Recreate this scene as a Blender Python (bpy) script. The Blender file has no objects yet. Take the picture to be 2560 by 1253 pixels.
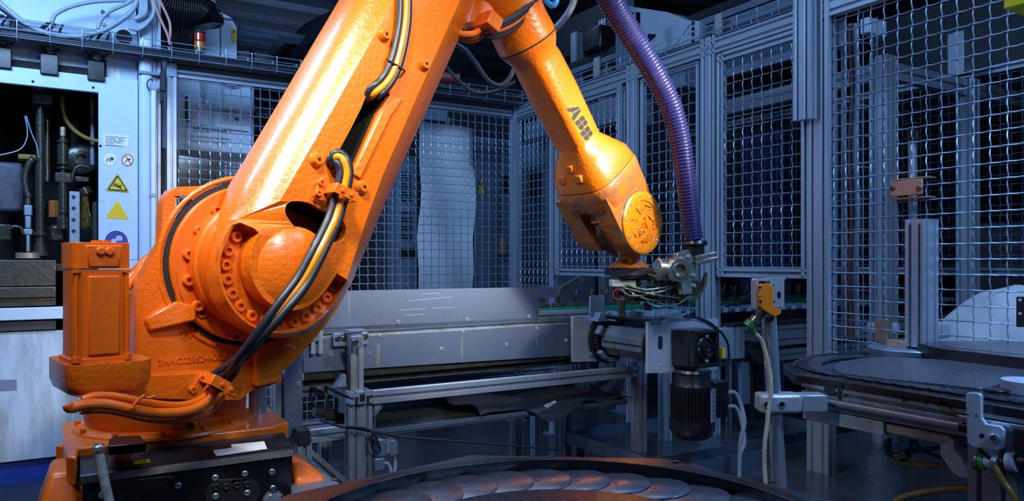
import bpy, math, random
from math import sin, cos, pi, sqrt, radians
from mathutils import Vector as V, Matrix as MX
from mathutils.geometry import tessellate_polygon
random.seed(11)
sc = bpy.context.scene
COL = sc.collection

# ---------------------------------------------------------------- camera
F = 1842.0; CX = 1280.0; HY = 655.0; H = 1.2          # focal length (px), centre column, horizon row, eye height (m)
cd = bpy.data.cameras.new('camera'); cam = bpy.data.objects.new('camera', cd); COL.objects.link(cam)
cam.location = (0, 0, H); cam.rotation_euler = (pi/2, 0, 0)
cd.sensor_width = 36; cd.lens = 36*F/2560; cd.shift_y = (HY-626.5)/2560
cd.clip_start = 0.05; cd.clip_end = 60
sc.camera = cam

# ---------------------------------------------------------------- world, lights, exposure
wd = bpy.data.worlds.new('world'); sc.world = wd; wd.use_nodes = True
wd.node_tree.nodes['Background'].inputs[0].default_value = (0.12, 0.25, 0.60, 1)
wd.node_tree.nodes['Background'].inputs[1].default_value = 0.10
sc.view_settings.view_transform = 'Standard'; sc.view_settings.look = 'None'
sc.view_settings.gamma = 1; sc.view_settings.use_curve_mapping = False
sc.view_settings.exposure = 0.0

def area(name, loc, target, size, power, color, size_y=None, spread=180):
    l = bpy.data.lights.new(name, 'AREA'); l.energy = power; l.color = color
    l.shape = 'RECTANGLE'; l.size = size; l.size_y = size_y or size; l.spread = radians(spread)
    o = bpy.data.objects.new(name, l); COL.objects.link(o); o.location = loc
    o.rotation_euler = (V(target)-V(loc)).to_track_quat('-Z', 'Y').to_euler()
    return o
BLUE = (0.33, 0.58, 1.0); WARM = (1.0, 0.93, 0.84)
area('key_lamp', (-0.35, 0.50, 3.1), (-0.50, 2.02, 1.45), 0.30, 4.6, WARM, spread=50)
area('side_lamp', (0.80, 0.55, 2.75), (-0.36, 2.15, 1.80), 0.25, 3.5, WARM, spread=40)
area('band_lamp', (-1.30, 1.02, 3.1), (-0.57, 2.03, 1.6), 0.30, 6, (0.90, 0.95, 1.0), 0.9, spread=50)
area('wrist_lamp', (1.75, 1.75, 2.45), (0.36, 2.85, 1.75), 0.25, 7.5, WARM, spread=34)
area('machine_lamp', (-2.15, 2.45, 3.0), (-2.35, 4.1, 1.2), 1.3, 88, BLUE, 0.5)
area('cell_lamp', (0.1, 2.9, 3.7), (0.3, 4.6, 1.0), 1.6, 26, BLUE, 0.5)
area('fence_lamp', (1.5, 0.0, 2.7), (1.75, 2.8, 0.95), 1.0, 25, BLUE, 0.5)
area('table_fill_light', (1.9, 1.55, 3.0), (1.75, 2.5, 0.8), 0.8, 26, BLUE, 0.5, spread=120)  # added blue fill that brightens the right table, no actual lamp there
area('roof_fill_light', (-2.6, 8.6, 3.0), (-2.6, 9.2, 4.6), 1.5, 45, BLUE, 1.0)  # added uplight that makes the ceiling visible, not a lamp of the hall
area('hall_lamp', (-0.6, 6.9, 4.1), (-0.3, 7.4, 0.8), 2.0, 14, BLUE, 0.6)

# ---------------------------------------------------------------- frames: local x along, y away from the camera, z up
class Fr:
    def __init__(s, o, ang):
        s.M = MX.Translation(V(o)) @ MX.Rotation(ang, 4, 'Z'); s.I = s.M.inverted()
        s.c = s.I @ V((0, 0, H)); s.R = s.I.to_3x3()
    def ray(s, px, py): return s.R @ V(((px-CX)/F, 1, -(py-HY)/F))
    def p(s, px, py, d=0.0):                 # photograph column/row -> point on the upright plane y = d
        r = s.ray(px, py); t = (d-s.c.y)/r.y; q = s.c+r*t; return V((q.x, d, q.z))
    def h(s, px, py, z):                     # ... on the level plane at height z
        r = s.ray(px, py); t = (z-s.c.z)/r.z; return s.c+r*t
    def X(s, px, py, x):                     # ... on the upright plane x = const
        r = s.ray(px, py); t = (x-s.c.x)/r.x; q = s.c+r*t; return V((x, q.y, q.z))
W = Fr((0, 0, 0), 0)
AA = math.atan2(0.514, 0.857)
FA = Fr((-2.724, 3.92, 0), AA)                           # left machine front and left fence
CS = 3.21                                                 # distance along it to the fence corner
_c = FA.M @ V((CS, 0, 0))
FB = Fr(_c, AA-pi/2)                                      # right fence: x from the corner towards the camera
RA = math.atan2(0.68, 0.733)
FR = Fr(((696-CX)/F*2.0, 2.0, 0), RA)                     # robot: x to the right and away, y away

# ---------------------------------------------------------------- materials
MATS = {}
def mat(name, col, rough=0.5, metal=0.0, bump=0.0, bscale=60, var=0.0, vscale=6, col2=None, coat=0.0, emit=None, spec=0.5, streak=1.0):
    m = bpy.data.materials.new(name); m.use_nodes = True; nt = m.node_tree; b = nt.nodes['Principled BSDF']
    b.inputs['Base Color'].default_value = (*col, 1); b.inputs['Roughness'].default_value = rough
    b.inputs['Metallic'].default_value = metal; b.inputs['Coat Weight'].default_value = coat
    b.inputs['Coat Roughness'].default_value = 0.2
    b.inputs['Specular IOR Level'].default_value = spec
    tc = nt.nodes.new('ShaderNodeTexCoord')
    if var > 0:
        mp = nt.nodes.new('ShaderNodeMapping'); mp.inputs['Scale'].default_value = (1, 1, 1/streak)
        nt.links.new(tc.outputs['Object'], mp.inputs[0])
        n = nt.nodes.new('ShaderNodeTexNoise'); n.inputs['Scale'].default_value = vscale; n.inputs['Detail'].default_value = 6
        n.inputs['Roughness'].default_value = 0.65
        nt.links.new(mp.outputs[0], n.inputs['Vector'])
        r = nt.nodes.new('ShaderNodeValToRGB'); c2 = col2 or tuple(c*0.35 for c in col)
        r.color_ramp.elements[0].position = 0.62-var*0.35; r.color_ramp.elements[0].color = (*col, 1)
        r.color_ramp.elements[1].position = 0.95-var*0.25; r.color_ramp.elements[1].color = (*c2, 1)
        nt.links.new(n.outputs['Fac'], r.inputs[0]); nt.links.new(r.outputs[0], b.inputs['Base Color'])
        mr = nt.nodes.new('ShaderNodeMapRange'); mr.inputs['To Min'].default_value = max(0.03, rough-0.12); mr.inputs['To Max'].default_value = min(1, rough+0.2)
        nt.links.new(n.outputs['Fac'], mr.inputs['Value']); nt.links.new(mr.outputs[0], b.inputs['Roughness'])
    if bump > 0:
        n2 = nt.nodes.new('ShaderNodeTexNoise'); n2.inputs['Scale'].default_value = bscale; n2.inputs['Detail'].default_value = 3
        nt.links.new(tc.outputs['Object'], n2.inputs['Vector'])
        bp = nt.nodes.new('ShaderNodeBump'); bp.inputs['Strength'].default_value = bump; bp.inputs['Distance'].default_value = 0.004
        nt.links.new(n2.outputs['Fac'], bp.inputs['Height']); nt.links.new(bp.outputs[0], b.inputs['Normal'])
    if emit:
        b.inputs['Emission Color'].default_value = (*emit[0], 1); b.inputs['Emission Strength'].default_value = emit[1]
    MATS[name] = m
    return m
ORANGE = mat('orange_paint', (0.86, 0.17, 0.004), 0.30, bump=0.55, bscale=75, var=0.25, vscale=5, col2=(0.70, 0.13, 0.003), coat=0.8)
ORANGE2 = mat('orange_paint_smooth', (0.80, 0.145, 0.004), 0.36, bump=0.12, bscale=90, var=0.2, vscale=4, col2=(0.55, 0.09, 0.006), coat=0.15)
ORANGEW = mat('orange_paint_worn', (0.88, 0.21, 0.005), 0.30, bump=0.7, bscale=55, var=0.72, vscale=16, col2=(0.05, 0.07, 0.075), coat=0.3)
ORANGEC = mat('orange_paint_cracked', (0.95, 0.27, 0.004), 0.28, bump=1.0, bscale=45, var=0.35, vscale=22, col2=(0.35, 0.10, 0.01), coat=0.4)
ORH = mat('painted_hose', (0.75, 0.14, 0.006), 0.33, bump=0.2, bscale=60, coat=0.2)
YCAB = mat('orange_cable', (0.92, 0.30, 0.01), 0.22, coat=0.4, var=0.2, vscale=12, col2=(0.3, 0.06, 0.01))
BCAB = mat('black_cable', (0.018, 0.022, 0.035), 0.38, bump=0.1, bscale=100)
BLACK = mat('black_paint', (0.010, 0.010, 0.014), 0.25, bump=0.1, bscale=120, coat=0.2, var=0.3, vscale=20, col2=(0.02, 0.02, 0.03))
BLKM = mat('black_matt', (0.012, 0.013, 0.018), 0.6)
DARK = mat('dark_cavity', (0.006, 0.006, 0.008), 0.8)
ALU = mat('aluminium_profile', (0.42, 0.48, 0.58), 0.32, 0.5, bump=0.03, bscale=200, var=0.15, vscale=5, col2=(0.28, 0.36, 0.48))
ALUS = mat('stained_aluminium', (0.42, 0.50, 0.60), 0.38, 0.55, var=0.6, vscale=14, col2=(0.20, 0.15, 0.03), streak=6)
GALV = mat('galvanised_steel', (0.27, 0.35, 0.48), 0.42, 0.7, bump=0.06, bscale=400, var=0.5, vscale=60, col2=(0.18, 0.23, 0.34))
SHEET = mat('brushed_sheet_steel', (0.155, 0.21, 0.315), 0.42, 0.65, bump=0.05, bscale=300, var=0.4, vscale=90, col2=(0.14, 0.185, 0.28))
WIRE = mat('zinc_wire', (0.36, 0.47, 0.62), 0.34, 0.5)
STEEL = mat('bright_steel', (0.50, 0.58, 0.70), 0.24, 0.7)
STEELD = mat('oily_steel', (0.22, 0.22, 0.20), 0.25, 0.8, bump=0.3, bscale=40, var=0.6, vscale=18, col2=(0.06, 0.05, 0.02))
OILB = mat('oily_machine_part', (0.075, 0.075, 0.065), 0.22, 0.5, bump=0.5, bscale=50, var=0.6, vscale=22, col2=(0.03, 0.025, 0.01), coat=0.4)
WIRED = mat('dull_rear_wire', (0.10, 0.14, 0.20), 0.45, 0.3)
WPAINT = mat('white_machine_paint', (0.50, 0.61, 0.77), 0.38, bump=0.12, bscale=260, var=0.15, vscale=3, col2=(0.37, 0.47, 0.63))
WPAINTD = mat('stained_white_paint', (0.46, 0.56, 0.72), 0.45, bump=0.1, bscale=120, var=0.55, vscale=9, col2=(0.13, 0.12, 0.08), streak=5)
GREYP = mat('grey_cabinet_paint', (0.16, 0.215, 0.31), 0.45, bump=0.05, bscale=200, var=0.1, vscale=3)
DGREY = mat('dark_grey_steel', (0.055, 0.06, 0.075), 0.45, 0.3, var=0.2, vscale=6)
TABLE = mat('dark_plate_wet', (0.030, 0.030, 0.037), 0.22, 0.2, bump=0.25, bscale=120, coat=0.5)
SPECK = mat('speckled_plate', (0.085, 0.095, 0.125), 0.28, 0.3, bump=0.3, bscale=160, var=0.30, vscale=230, col2=(0.55, 0.65, 0.85), coat=0.3)
LINK = mat('chain_plate_steel', (0.36, 0.38, 0.46), 0.26, 0.75, bump=0.15, bscale=30, var=0.45, vscale=9, col2=(0.18, 0.15, 0.14))
GREEN = mat('green_chain_guide', (0.004, 0.16, 0.10), 0.4)
PURPLE = mat('purple_hose', (0.030, 0.030, 0.14), 0.26, coat=0.3, var=0.3, vscale=9, col2=(0.09, 0.07, 0.15))
YEL = mat('yellow_sticker', (0.80, 0.52, 0.01), 0.5)
YELL = mat('yellow_label', (0.75, 0.80, 0.01), 0.5)
WHITE = mat('white_label', (0.72, 0.74, 0.78), 0.5)
PAPER = mat('paper', (0.66, 0.70, 0.78), 0.7)
WSHEET = mat('white_plastic_sheet', (0.62, 0.66, 0.72), 0.4)
INK = mat('ink', (0.008, 0.008, 0.012), 0.6)
INKG = mat('grey_ink', (0.05, 0.06, 0.09), 0.7)
SBLUE = mat('blue_sign', (0.03, 0.045, 0.30), 0.5)
SRED = mat('red_sign', (0.45, 0.06, 0.05), 0.5)
DRED = mat('dull_red_paint', (0.16, 0.025, 0.02), 0.5)
REDL = mat('red_lamp_lens', (0.45, 0.02, 0.01), 0.2, coat=0.5)
AMBL = mat('amber_lamp_lens', (0.65, 0.16, 0.01), 0.2, coat=0.5)
RED = mat('red_wire', (0.6, 0.015, 0.01), 0.4)
GRNW = mat('green_cap', (0.02, 0.16, 0.07), 0.35)
GCAB = mat('grey_cable', (0.25, 0.31, 0.40), 0.45)
PCAB = mat('pink_cable', (0.40, 0.18, 0.17), 0.45)
YHOSE = mat('clear_yellow_hose', (0.30, 0.20, 0.05), 0.25, coat=0.4)
BLUEP = mat('blue_paint', (0.012, 0.045, 0.30), 0.45, var=0.3, vscale=10)
COPPER = mat('bronze_plate', (0.50, 0.36, 0.28), 0.38, 0.55, bump=0.1, bscale=80, var=0.3, vscale=20)
CLAMPM = mat('cast_clamp_metal', (0.50, 0.49, 0.44), 0.25, 0.85, bump=0.25, bscale=40, var=0.5, vscale=14, col2=(0.12, 0.11, 0.03), coat=0.3)
GLASSY = mat('wet_cable', (0.13, 0.14, 0.075), 0.18, coat=0.6, var=0.5, vscale=20)
GALVB = mat('bright_zinc', (0.50, 0.57, 0.68), 0.3, 0.4, var=0.4, vscale=60, col2=(0.36, 0.43, 0.54))
CLOTH = mat('white_fabric', (0.66, 0.70, 0.78), 0.8, bump=0.3, bscale=14)
DCLOTH = mat('dark_fabric', (0.011, 0.014, 0.028), 0.85, bump=0.4, bscale=200)
FLOORM = mat('wet_dark_floor', (0.035, 0.040, 0.050), 0.22, bump=0.15, bscale=7, var=0.6, vscale=4, col2=(0.015, 0.016, 0.02))
PANM = mat('wet_steel_pan', (0.17, 0.20, 0.25), 0.20, 0.75, bump=0.15, bscale=12, var=0.5, vscale=7, col2=(0.06, 0.065, 0.075))
WALLM = mat('hall_wall_paint', (0.06, 0.07, 0.09), 0.7, var=0.2, vscale=1.5)
CEILM = mat('hall_roof_metal', (0.16, 0.18, 0.22), 0.5, 0.2)
BEAM = mat('roof_beam_paint', (0.035, 0.038, 0.05), 0.6)
SCREEN = mat('switched_off_screen', (0.01, 0.013, 0.02), 0.1, coat=0.5)
KEYM = mat('grey_keys', (0.22, 0.27, 0.34), 0.5)
KEYB = mat('cyan_keys', (0.06, 0.35, 0.50), 0.5)
SENS = mat('orange_sensor_plastic', (0.85, 0.24, 0.012), 0.4)
CREAMM = mat('cream_paint', (0.50, 0.50, 0.44), 0.5, var=0.4, vscale=12, col2=(0.25, 0.2, 0.1))

# ---------------------------------------------------------------- mesh builder
def cross_axes(d):
    d = V(d).normalized(); a = V((0, 0, 1)) if abs(d.z) < 0.9 else V((1, 0, 0))
    e = d.cross(a).normalized(); return e, d.cross(e).normalized()
class MB:
    def __init__(s): s.v = []; s.f = []
    def add(s, vs, fs):
        n = len(s.v); s.v += [tuple(x) for x in vs]; s.f += [tuple(i+n for i in q) for q in fs]; return s
    def box(s, a, b, T=None):
        x0, x1 = sorted((a[0], b[0])); y0, y1 = sorted((a[1], b[1])); z0, z1 = sorted((a[2], b[2]))
        vs = [V((x, y, z)) for z in (z0, z1) for y in (y0, y1) for x in (x0, x1)]
        if T: vs = [T @ v for v in vs]
        return s.add(vs, [(0, 2, 3, 1), (4, 5, 7, 6), (0, 1, 5, 4), (2, 6, 7, 3), (0, 4, 6, 2), (1, 3, 7, 5)])
    def loft(s, rings, cap0=True, cap1=True, close=True):
        n = len(rings[0]); vs = [p for r in rings for p in r]; fs = []
        for k in range(len(rings)-1):
            for i in range(n if close else n-1):
                j = (i+1) % n; fs.append((k*n+i, k*n+j, (k+1)*n+j, (k+1)*n+i))
        if cap0: fs.append(tuple(range(n))[::-1])
        if cap1: fs.append(tuple((len(rings)-1)*n+i for i in range(n)))
        return s.add(vs, fs)
    def cyl(s, a, b, r, n=16, r2=None, cap=True):
        a = V(a); b = V(b); e, g = cross_axes(b-a); r2 = r if r2 is None else r2
        rg = [[c+e*(q*cos(2*pi*i/n))+g*(q*sin(2*pi*i/n)) for i in range(n)] for c, q in ((a, r), (b, r2))]
        return s.loft(rg, cap, cap)
    def lathe(s, a, axis, prof, n=32, cap=True):       # prof: (distance along axis, radius)
        a = V(a); ax = V(axis).normalized(); e, g = cross_axes(ax)
        rg = [[a+ax*h+e*(max(r, 1e-4)*cos(2*pi*i/n))+g*(max(r, 1e-4)*sin(2*pi*i/n)) for i in range(n)] for h, r in prof]
        return s.loft(rg, cap, cap)
    def tube(s, pts, r, n=8, cap=True, rf=None):
        pts = [V(p) for p in pts]; m = len(pts); rg = []; e = None
        for i, p in enumerate(pts):
            t = (pts[min(i+1, m-1)]-pts[max(i-1, 0)]).normalized()
            if e is None: e, g = cross_axes(t)
            else:
                e = e-t*e.dot(t); e.normalize(); g = t.cross(e)
            q = rf(i) if rf else r
            rg.append([p+e*(q*cos(2*pi*k/n))+g*(q*sin(2*pi*k/n)) for k in range(n)])
        return s.loft(rg, cap, cap)
    def prism(s, loops, d0, d1, ax='y', floor=None):   # loops of 2D points (outer, holes...), extruded along an axis
        def P(q, d):
            a, b = q[0], q[1]
            return {'y': V((a, d, b)), 'x': V((d, a, b)), 'z': V((a, b, d))}[ax]
        flat = [[V((q[0], q[1], 0)) for q in l] for l in loops]
        tris = tessellate_polygon(flat); pts = [q for l in loops for q in l]; n = len(pts)
        vs = [P(q, d0) for q in pts]+[P(q, d1) for q in pts]
        fs = [tuple(t) for t in tris]+[tuple(i+n for i in t) for t in tris]; o = 0
        for l in loops:
            m = len(l)
            for i in range(m): j = (i+1) % m; fs.append((o+i, o+j, n+o+j, n+o+i))
            o += m
        return s.add(vs, fs)
    def profile(s, a, b, w=0.045, h=0.045, up=(0, 0, 1), nw=1, nh=1, g=0.012, dp=0.015):
        """slotted aluminium extrusion from a to b; w across, h along 'up'"""
        a = V(a); b = V(b); t = (b-a).normalized(); u = V(up); u = (u-t*u.dot(t)).normalized(); e = t.cross(u)
        def side(L, n):
            q = [(-L/2, 0)]
            for k in range(n):
                c = -L/2+L*(k+0.5)/n; q += [(c-g/2-0.0015, 0), (c-g/2, 0.002), (c-g/2, dp), (c+g/2, dp), (c+g/2, 0.002), (c+g/2+0.0015, 0)]
            return q
        ring = []
        for x, y in side(w, nw): ring.append((x, -h/2+y))
        for x, y in side(h, nh): ring.append((w/2-y, x))
        for x, y in side(w, nw): ring.append((-x, h/2-y))
        for x, y in side(h, nh): ring.append((-w/2+y, -x))
        n = len(ring); ts = tessellate_polygon([[V((x, y, 0)) for x, y in ring]])
        vs = [a+e*x+u*y for x, y in ring]+[b+e*x+u*y for x, y in ring]
        fs = [(i, (i+1) % n, n+(i+1) % n, n+i) for i in range(n)]+[tuple(q) for q in ts]+[tuple(i+n for i in q) for q in ts]
        return s.add(vs, fs)
    def sphere(s, c, r, n=16, m=8, sc_=(1, 1, 1)):
        rg = [[V(c)+V((r*sc_[0]*sin(pi*j/m)*cos(2*pi*i/n), r*sc_[1]*sin(pi*j/m)*sin(2*pi*i/n), r*sc_[2]*cos(pi*j/m))) for i in range(n)] for j in range(1, m)]
        return s.loft(rg)
    def mesh(s, name, T=None, smooth=38):
        me = bpy.data.meshes.new(name); vs = [tuple(T @ V(v)) for v in s.v] if T is not None else s.v
        me.from_pydata(vs, [], s.f); me.validate(); me.update()
        import bmesh
        bm = bmesh.new(); bm.from_mesh(me); bmesh.ops.recalc_face_normals(bm, faces=bm.faces); bm.to_mesh(me); bm.free()
        if smooth:
            me.shade_smooth(); me.set_sharp_from_angle(angle=radians(smooth))
        return me

# ---------------------------------------------------------------- things, parts, copies
RM = {}
def thing(name, label, cat, loc=(0, 0, 0), fr=W, group=None):
    o = bpy.data.objects.new(name, None); COL.objects.link(o); o.empty_display_size = 0.1
    m = fr.M @ MX.Translation(V(loc)); o.matrix_basis = m; RM[o.name] = m
    o['label'] = label; o['category'] = cat
    if group: o['group'] = group
    return o
def obj(name, mb, m, parent=None, fr=W, bevel=0, seg=2, smooth=38, label=None, stuff=False, cat=None, group=None, kind=None):
    if parent is not None:
        T = RM[parent.name].inverted() @ fr.M; me = mb.mesh(name, T, smooth)
        o = bpy.data.objects.new(name, me); COL.objects.link(o); o.parent = parent; RM[o.name] = RM[parent.name]
    else:
        ws = [fr.M @ V(v) for v in mb.v]
        c = V(((min(v.x for v in ws)+max(v.x for v in ws))/2, (min(v.y for v in ws)+max(v.y for v in ws))/2, min(v.z for v in ws)))
        me = mb.mesh(name, MX.Translation(-c) @ fr.M, smooth)
        o = bpy.data.objects.new(name, me); COL.objects.link(o); o.location = c; RM[o.name] = MX.Translation(c)
    me.materials.append(m)
    if bevel:
        b = o.modifiers.new('bevel', 'BEVEL'); b.width = bevel; b.segments = seg; b.limit_method = 'ANGLE'; b.angle_limit = radians(32)
        b.use_clamp_overlap = True
    if label: o['label'] = label
    if cat: o['category'] = cat
    if group: o['group'] = group
    if kind: o['kind'] = kind
    if stuff: o['kind'] = 'stuff'
    return o
def inst(name, me, parent, mloc, fr=W):
    """share a mesh: a part placed at mloc (matrix in the frame)"""
    o = bpy.data.objects.new(name, me); COL.objects.link(o); o.parent = parent
    o.matrix_basis = RM[parent.name].inverted() @ fr.M @ mloc; RM[o.name] = fr.M @ mloc
    return o
def mmesh(mb, m, name, smooth=38):
    me = mb.mesh(name, None, smooth); me.materials.append(m); return me
def dup(root, T, label, group=None):
    r = root.copy(); COL.objects.link(r); r.matrix_basis = T; r['label'] = label
    if group: r['group'] = group
    for ch in list(root.children):
        c = ch.copy(); COL.objects.link(c); c.parent = r
        for g in list(ch.children):
            d = g.copy(); COL.objects.link(d); d.parent = c
    return r
def spline(pts, n=8, closed=False):
    pts = [V(p) for p in pts]; out = []; m = len(pts)
    for i in range(m-1):
        p0 = pts[max(i-1, 0)]; p1 = pts[i]; p2 = pts[i+1]; p3 = pts[min(i+2, m-1)]
        for k in range(n):
            t = k/n; out.append(0.5*((2*p1)+(p2-p0)*t+(2*p0-5*p1+4*p2-p3)*t*t+(3*p1-p0-3*p2+p3)*t**3))
    out.append(pts[-1]); return out
_hex = [(cos(pi/3*i), sin(pi/3*i)) for i in range(6)]
def socket_bolt(r=0.0155, h=0.014):                      # cap screw head with a hexagon recess, seen from -y
    mb = MB(); n = 18
    c = [(cos(2*pi*i/n), sin(2*pi*i/n)) for i in range(n)]
    hx = [(cos(2*pi*i/n)*0.5/(cos(((2*pi*i/n) % (pi/3))-pi/6)*1.12), sin(2*pi*i/n)*0.5/(cos(((2*pi*i/n) % (pi/3))-pi/6)*1.12)) for i in range(n)]
    R = lambda q, k, y: [V((a*r*k, y, b*r*k)) for a, b in q]
    mb.loft([R(c, 1, 0.004), R(c, 1, -h*0.8), R(c, 0.86, -h), R(hx, 1, -h), R(hx, 0.95, -h*0.35)])
    return mb
BOLT = mmesh(socket_bolt(), ORANGE2, 'bolt'); 
def screw_mesh(r, m, h=None):
    h = h or r*0.5
    mb = MB(); mb.lathe((0, 0.001, 0), (0, -1, 0), [(0, r), (h*0.6, r), (h, r*0.75), (h, r*0.42), (h*0.4, r*0.4)], 12); return mmesh(mb, m, 'screw')
SCREW = screw_mesh(0.009, STEEL); SCREWS = screw_mesh(0.006, STEEL); SCREWB = screw_mesh(0.012, STEELD)
TR = MX.Translation

# text as flat print on an upright plane y=d of a frame (reads along +x)
def text_mesh(txt, size, m, extrude=0.0004, bold=0.0):
    cu = bpy.data.curves.new('t', 'FONT'); cu.body = txt; cu.size = size; cu.extrude = extrude; cu.offset = bold
    cu.align_x = 'LEFT'; cu.resolution_u = 3
    o = bpy.data.objects.new('t', cu); me = bpy.data.meshes.new_from_object(o); bpy.data.objects.remove(o); bpy.data.curves.remove(cu)
    me.materials.clear(); me.materials.append(m); return me
RX90 = MX.Rotation(pi/2, 4, 'X')
def text(name, txt, size, m, parent, pos, fr=W, rot=None, bold=0.0, extrude=0.0004):
    me = text_mesh(txt, size, m, extrude, bold); me.name = name
    T = TR(V(pos)) @ (rot if rot is not None else RX90)
    return inst(name, me, parent, T, fr)
def quadp(fr, pts, d):                                     # photograph outline -> 2D loop on plane y=d
    return [(q.x, q.z) for q in (fr.p(x, y, d) for x, y in pts)]
# ================================================================ ROBOT
robot = thing('robot_arm', 'large orange industrial robot arm bending over the conveyor from the left', 'robot', FR.p(500, 655, 0.35)*1.0-V((0, 0, 1.2)), FR)
def rp(px, py, d): return FR.p(px, py, d)
PR = robot
# ---- lower arm casting: outer ring, front ring, pockets
outer = [(940, -100), (830, 85), (730, 255), (672, 352), (606, 460), (560, 551), (534, 655), (541, 733), (572, 790), (630, 834), (697, 846), (773, 833), (831, 785), (860, 740), (879, 706), (903, 652), (941, 560), (994, 436), (1090, 225), (1190, 0), (1235, -100)]
front = [(1045, -100), (938, 85), (842, 255), (775, 372), (700, 503), (592, 548), (549, 655), (556, 725), (588, 782), (640, 822), (700, 834), (768, 822), (822, 777), (850, 732), (868, 700), (884, 648), (914, 556), (958, 436), (1050, 225), (1150, 0), (1195, -100)]
DO, DF = 0.03, -0.075
def dens(P, i0, i1, n):
    return P[:i0]+spline(P[i0:i1+1], n)+P[i1+1:]
Oz = [rp(x, y, DO) for x, y in outer]
Fz = [rp(x, y, (-0.03 if 5 <= i <= 13 else DF)) for i, (x, y) in enumerate(front)]
back = [V((q.x*0.985, 0.13 if not 5 <= i <= 14 else 0.085, q.z)) for i, q in enumerate(Oz)]
Oz, Fz, back = dens(Oz, 5, 14, 4), dens(Fz, 5, 14, 4), dens(back, 5, 14, 4)
MID = [(a+b)/2+(V((-.010, -.014, .004)) if i <= 4 else V((0, -.004, 0))) for i, (a, b) in enumerate(zip(Oz, Fz))]
pocket = [(579, 562, -.032), (556, 604, -.03), (551, 655, -.03), (558, 710, -.03), (580, 760, -.03), (612, 797, -.03), (650, 818, -.03), (700, 827, -.03), (755, 817, -.03), (800, 794, -.03), (830, 765, -.03), (851, 730, -.04), (862, 705, -.06),
          (843, 684, DF), (822, 716, DF), (795, 748, DF), (757, 772, DF), (712, 776, DF), (672, 757, DF), (643, 724, DF), (627, 684, DF), (625, 640, DF), (637, 604, DF), (648, 583, DF), (634, 570, -.07), (600, 556, -.045)]
slot = [(939, 205), (922, 225), (903, 271), (879, 319), (845, 382), (832, 420), (838, 446), (858, 452), (878, 436), (905, 375), (947, 279), (975, 240), (968, 212)]
kidney = [(716, 512), (733, 503), (774, 508), (803, 525), (845, 541), (864, 565), (860, 596), (838, 607), (810, 605), (783, 599), (752, 580), (735, 565), (714, 534)]
pk = [rp(x, y, d) for x, y, d in pocket]; pk = spline(pk[:13], 3)+spline(pk[13:24], 3)+pk[24:]
holes = [(pk, 0.0), ([rp(x, y, DF) for x, y in slot], 0.12), (spline([rp(x, y, DF) for x, y in kidney]+[rp(*kidney[0], DF)], 3)[:-1], 0.08)]
def casting(rings, holes):
    mb = MB(); fr_ = rings[-1]; mb.loft(rings, True, False)
    loops = [[V((q.x, q.z, 0)) for q in fr_]]+[[V((q.x, q.z, 0)) for q in h] for h, _ in holes]
    pts = list(fr_)+[q for h, _ in holes for q in h]; n0 = len(mb.v)-len(fr_)
    ids = list(range(n0, n0+len(fr_)))
    for h, dep in holes:
        k = len(mb.v); ids += list(range(k, k+len(h))); mb.v += [tuple(q) for q in h]
        kk = len(mb.v); mb.v += [(q.x, dep, q.z) for q in h]; m = len(h)
        for i in range(m): j = (i+1) % m; mb.f.append((k+i, k+j, kk+j, kk+i))
        for t in tessellate_polygon([[V((q.x, q.z, 0)) for q in h]]): mb.f.append(tuple(kk+i for i in t))
    for t in tessellate_polygon(loops): mb.f.append(tuple(ids[i] for i in t))
    return mb
la = obj('lower_arm', casting([back, Oz, MID, Fz], holes), ORANGE, PR, FR, bevel=0.007, seg=3, smooth=45)
# dark walls stand in for the shade inside the cable slot and oval opening
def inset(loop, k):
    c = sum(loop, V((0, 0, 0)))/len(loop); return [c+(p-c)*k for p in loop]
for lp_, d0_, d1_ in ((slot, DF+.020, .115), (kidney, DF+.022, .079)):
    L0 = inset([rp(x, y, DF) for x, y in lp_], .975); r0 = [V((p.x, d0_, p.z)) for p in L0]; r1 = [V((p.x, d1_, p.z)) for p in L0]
    mb = MB(); mb.loft([r0, r1], False, lp_ is slot); obj('opening_shade', mb, DARK, la, FR, smooth=0)
# domed hub
J2 = V((0, 0, rp(696, 660, 0).z))
hubc = rp(737, 668, DF)
mb = MB(); mb.lathe((hubc.x, DF+0.004, hubc.z), (0, -1, 0), [(0, .108), (.0015, .106), (.006, .098), (.012, .084), (.017, .066), (.021, .045), (.023, .02), (.0235, .001)], 40)
obj('hub_dome', mb, ORANGE, la, FR, smooth=60)
# arm ridge along the right of the slot
mb = MB()
rg = []
for (x0, y0), (x1, y1) in (((878, 436), (896, 447)), ((905, 377), (925, 386)), ((950, 283), (972, 291)), ((978, 245), (1000, 250))):
    a = rp(x0, y0, DF); b = rp(x1, y1, DF)
    rg.append([a+V((0, .004, 0)), a+V((0, -.009, 0)), b+V((0, -.012, 0)), b+V((0.012, .004, 0))])
mb.loft(rg); obj('slot_lip', mb, ORANGE, la, FR, bevel=.003)
# bosses
for i, (x, y) in enumerate(((790, 400), (903, 468), (958, 88), (1058, 162))):
    c = rp(x, y, DF); mb = MB(); mb.lathe((c.x, DF+.003, c.z), (0, -1, 0), [(0, .023), (.006, .021), (.016, .016), (.022, .0135), (.022, .0045), (.006, .004)], 24)
    bs = obj('boss', mb, ORANGE, la, FR, smooth=50)
    mb = MB(); mb.cyl((c.x, DF-.0195, c.z), (c.x, DF-.021, c.z), .0042, 10); obj('boss_hole', mb, DARK, bs, FR)
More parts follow.
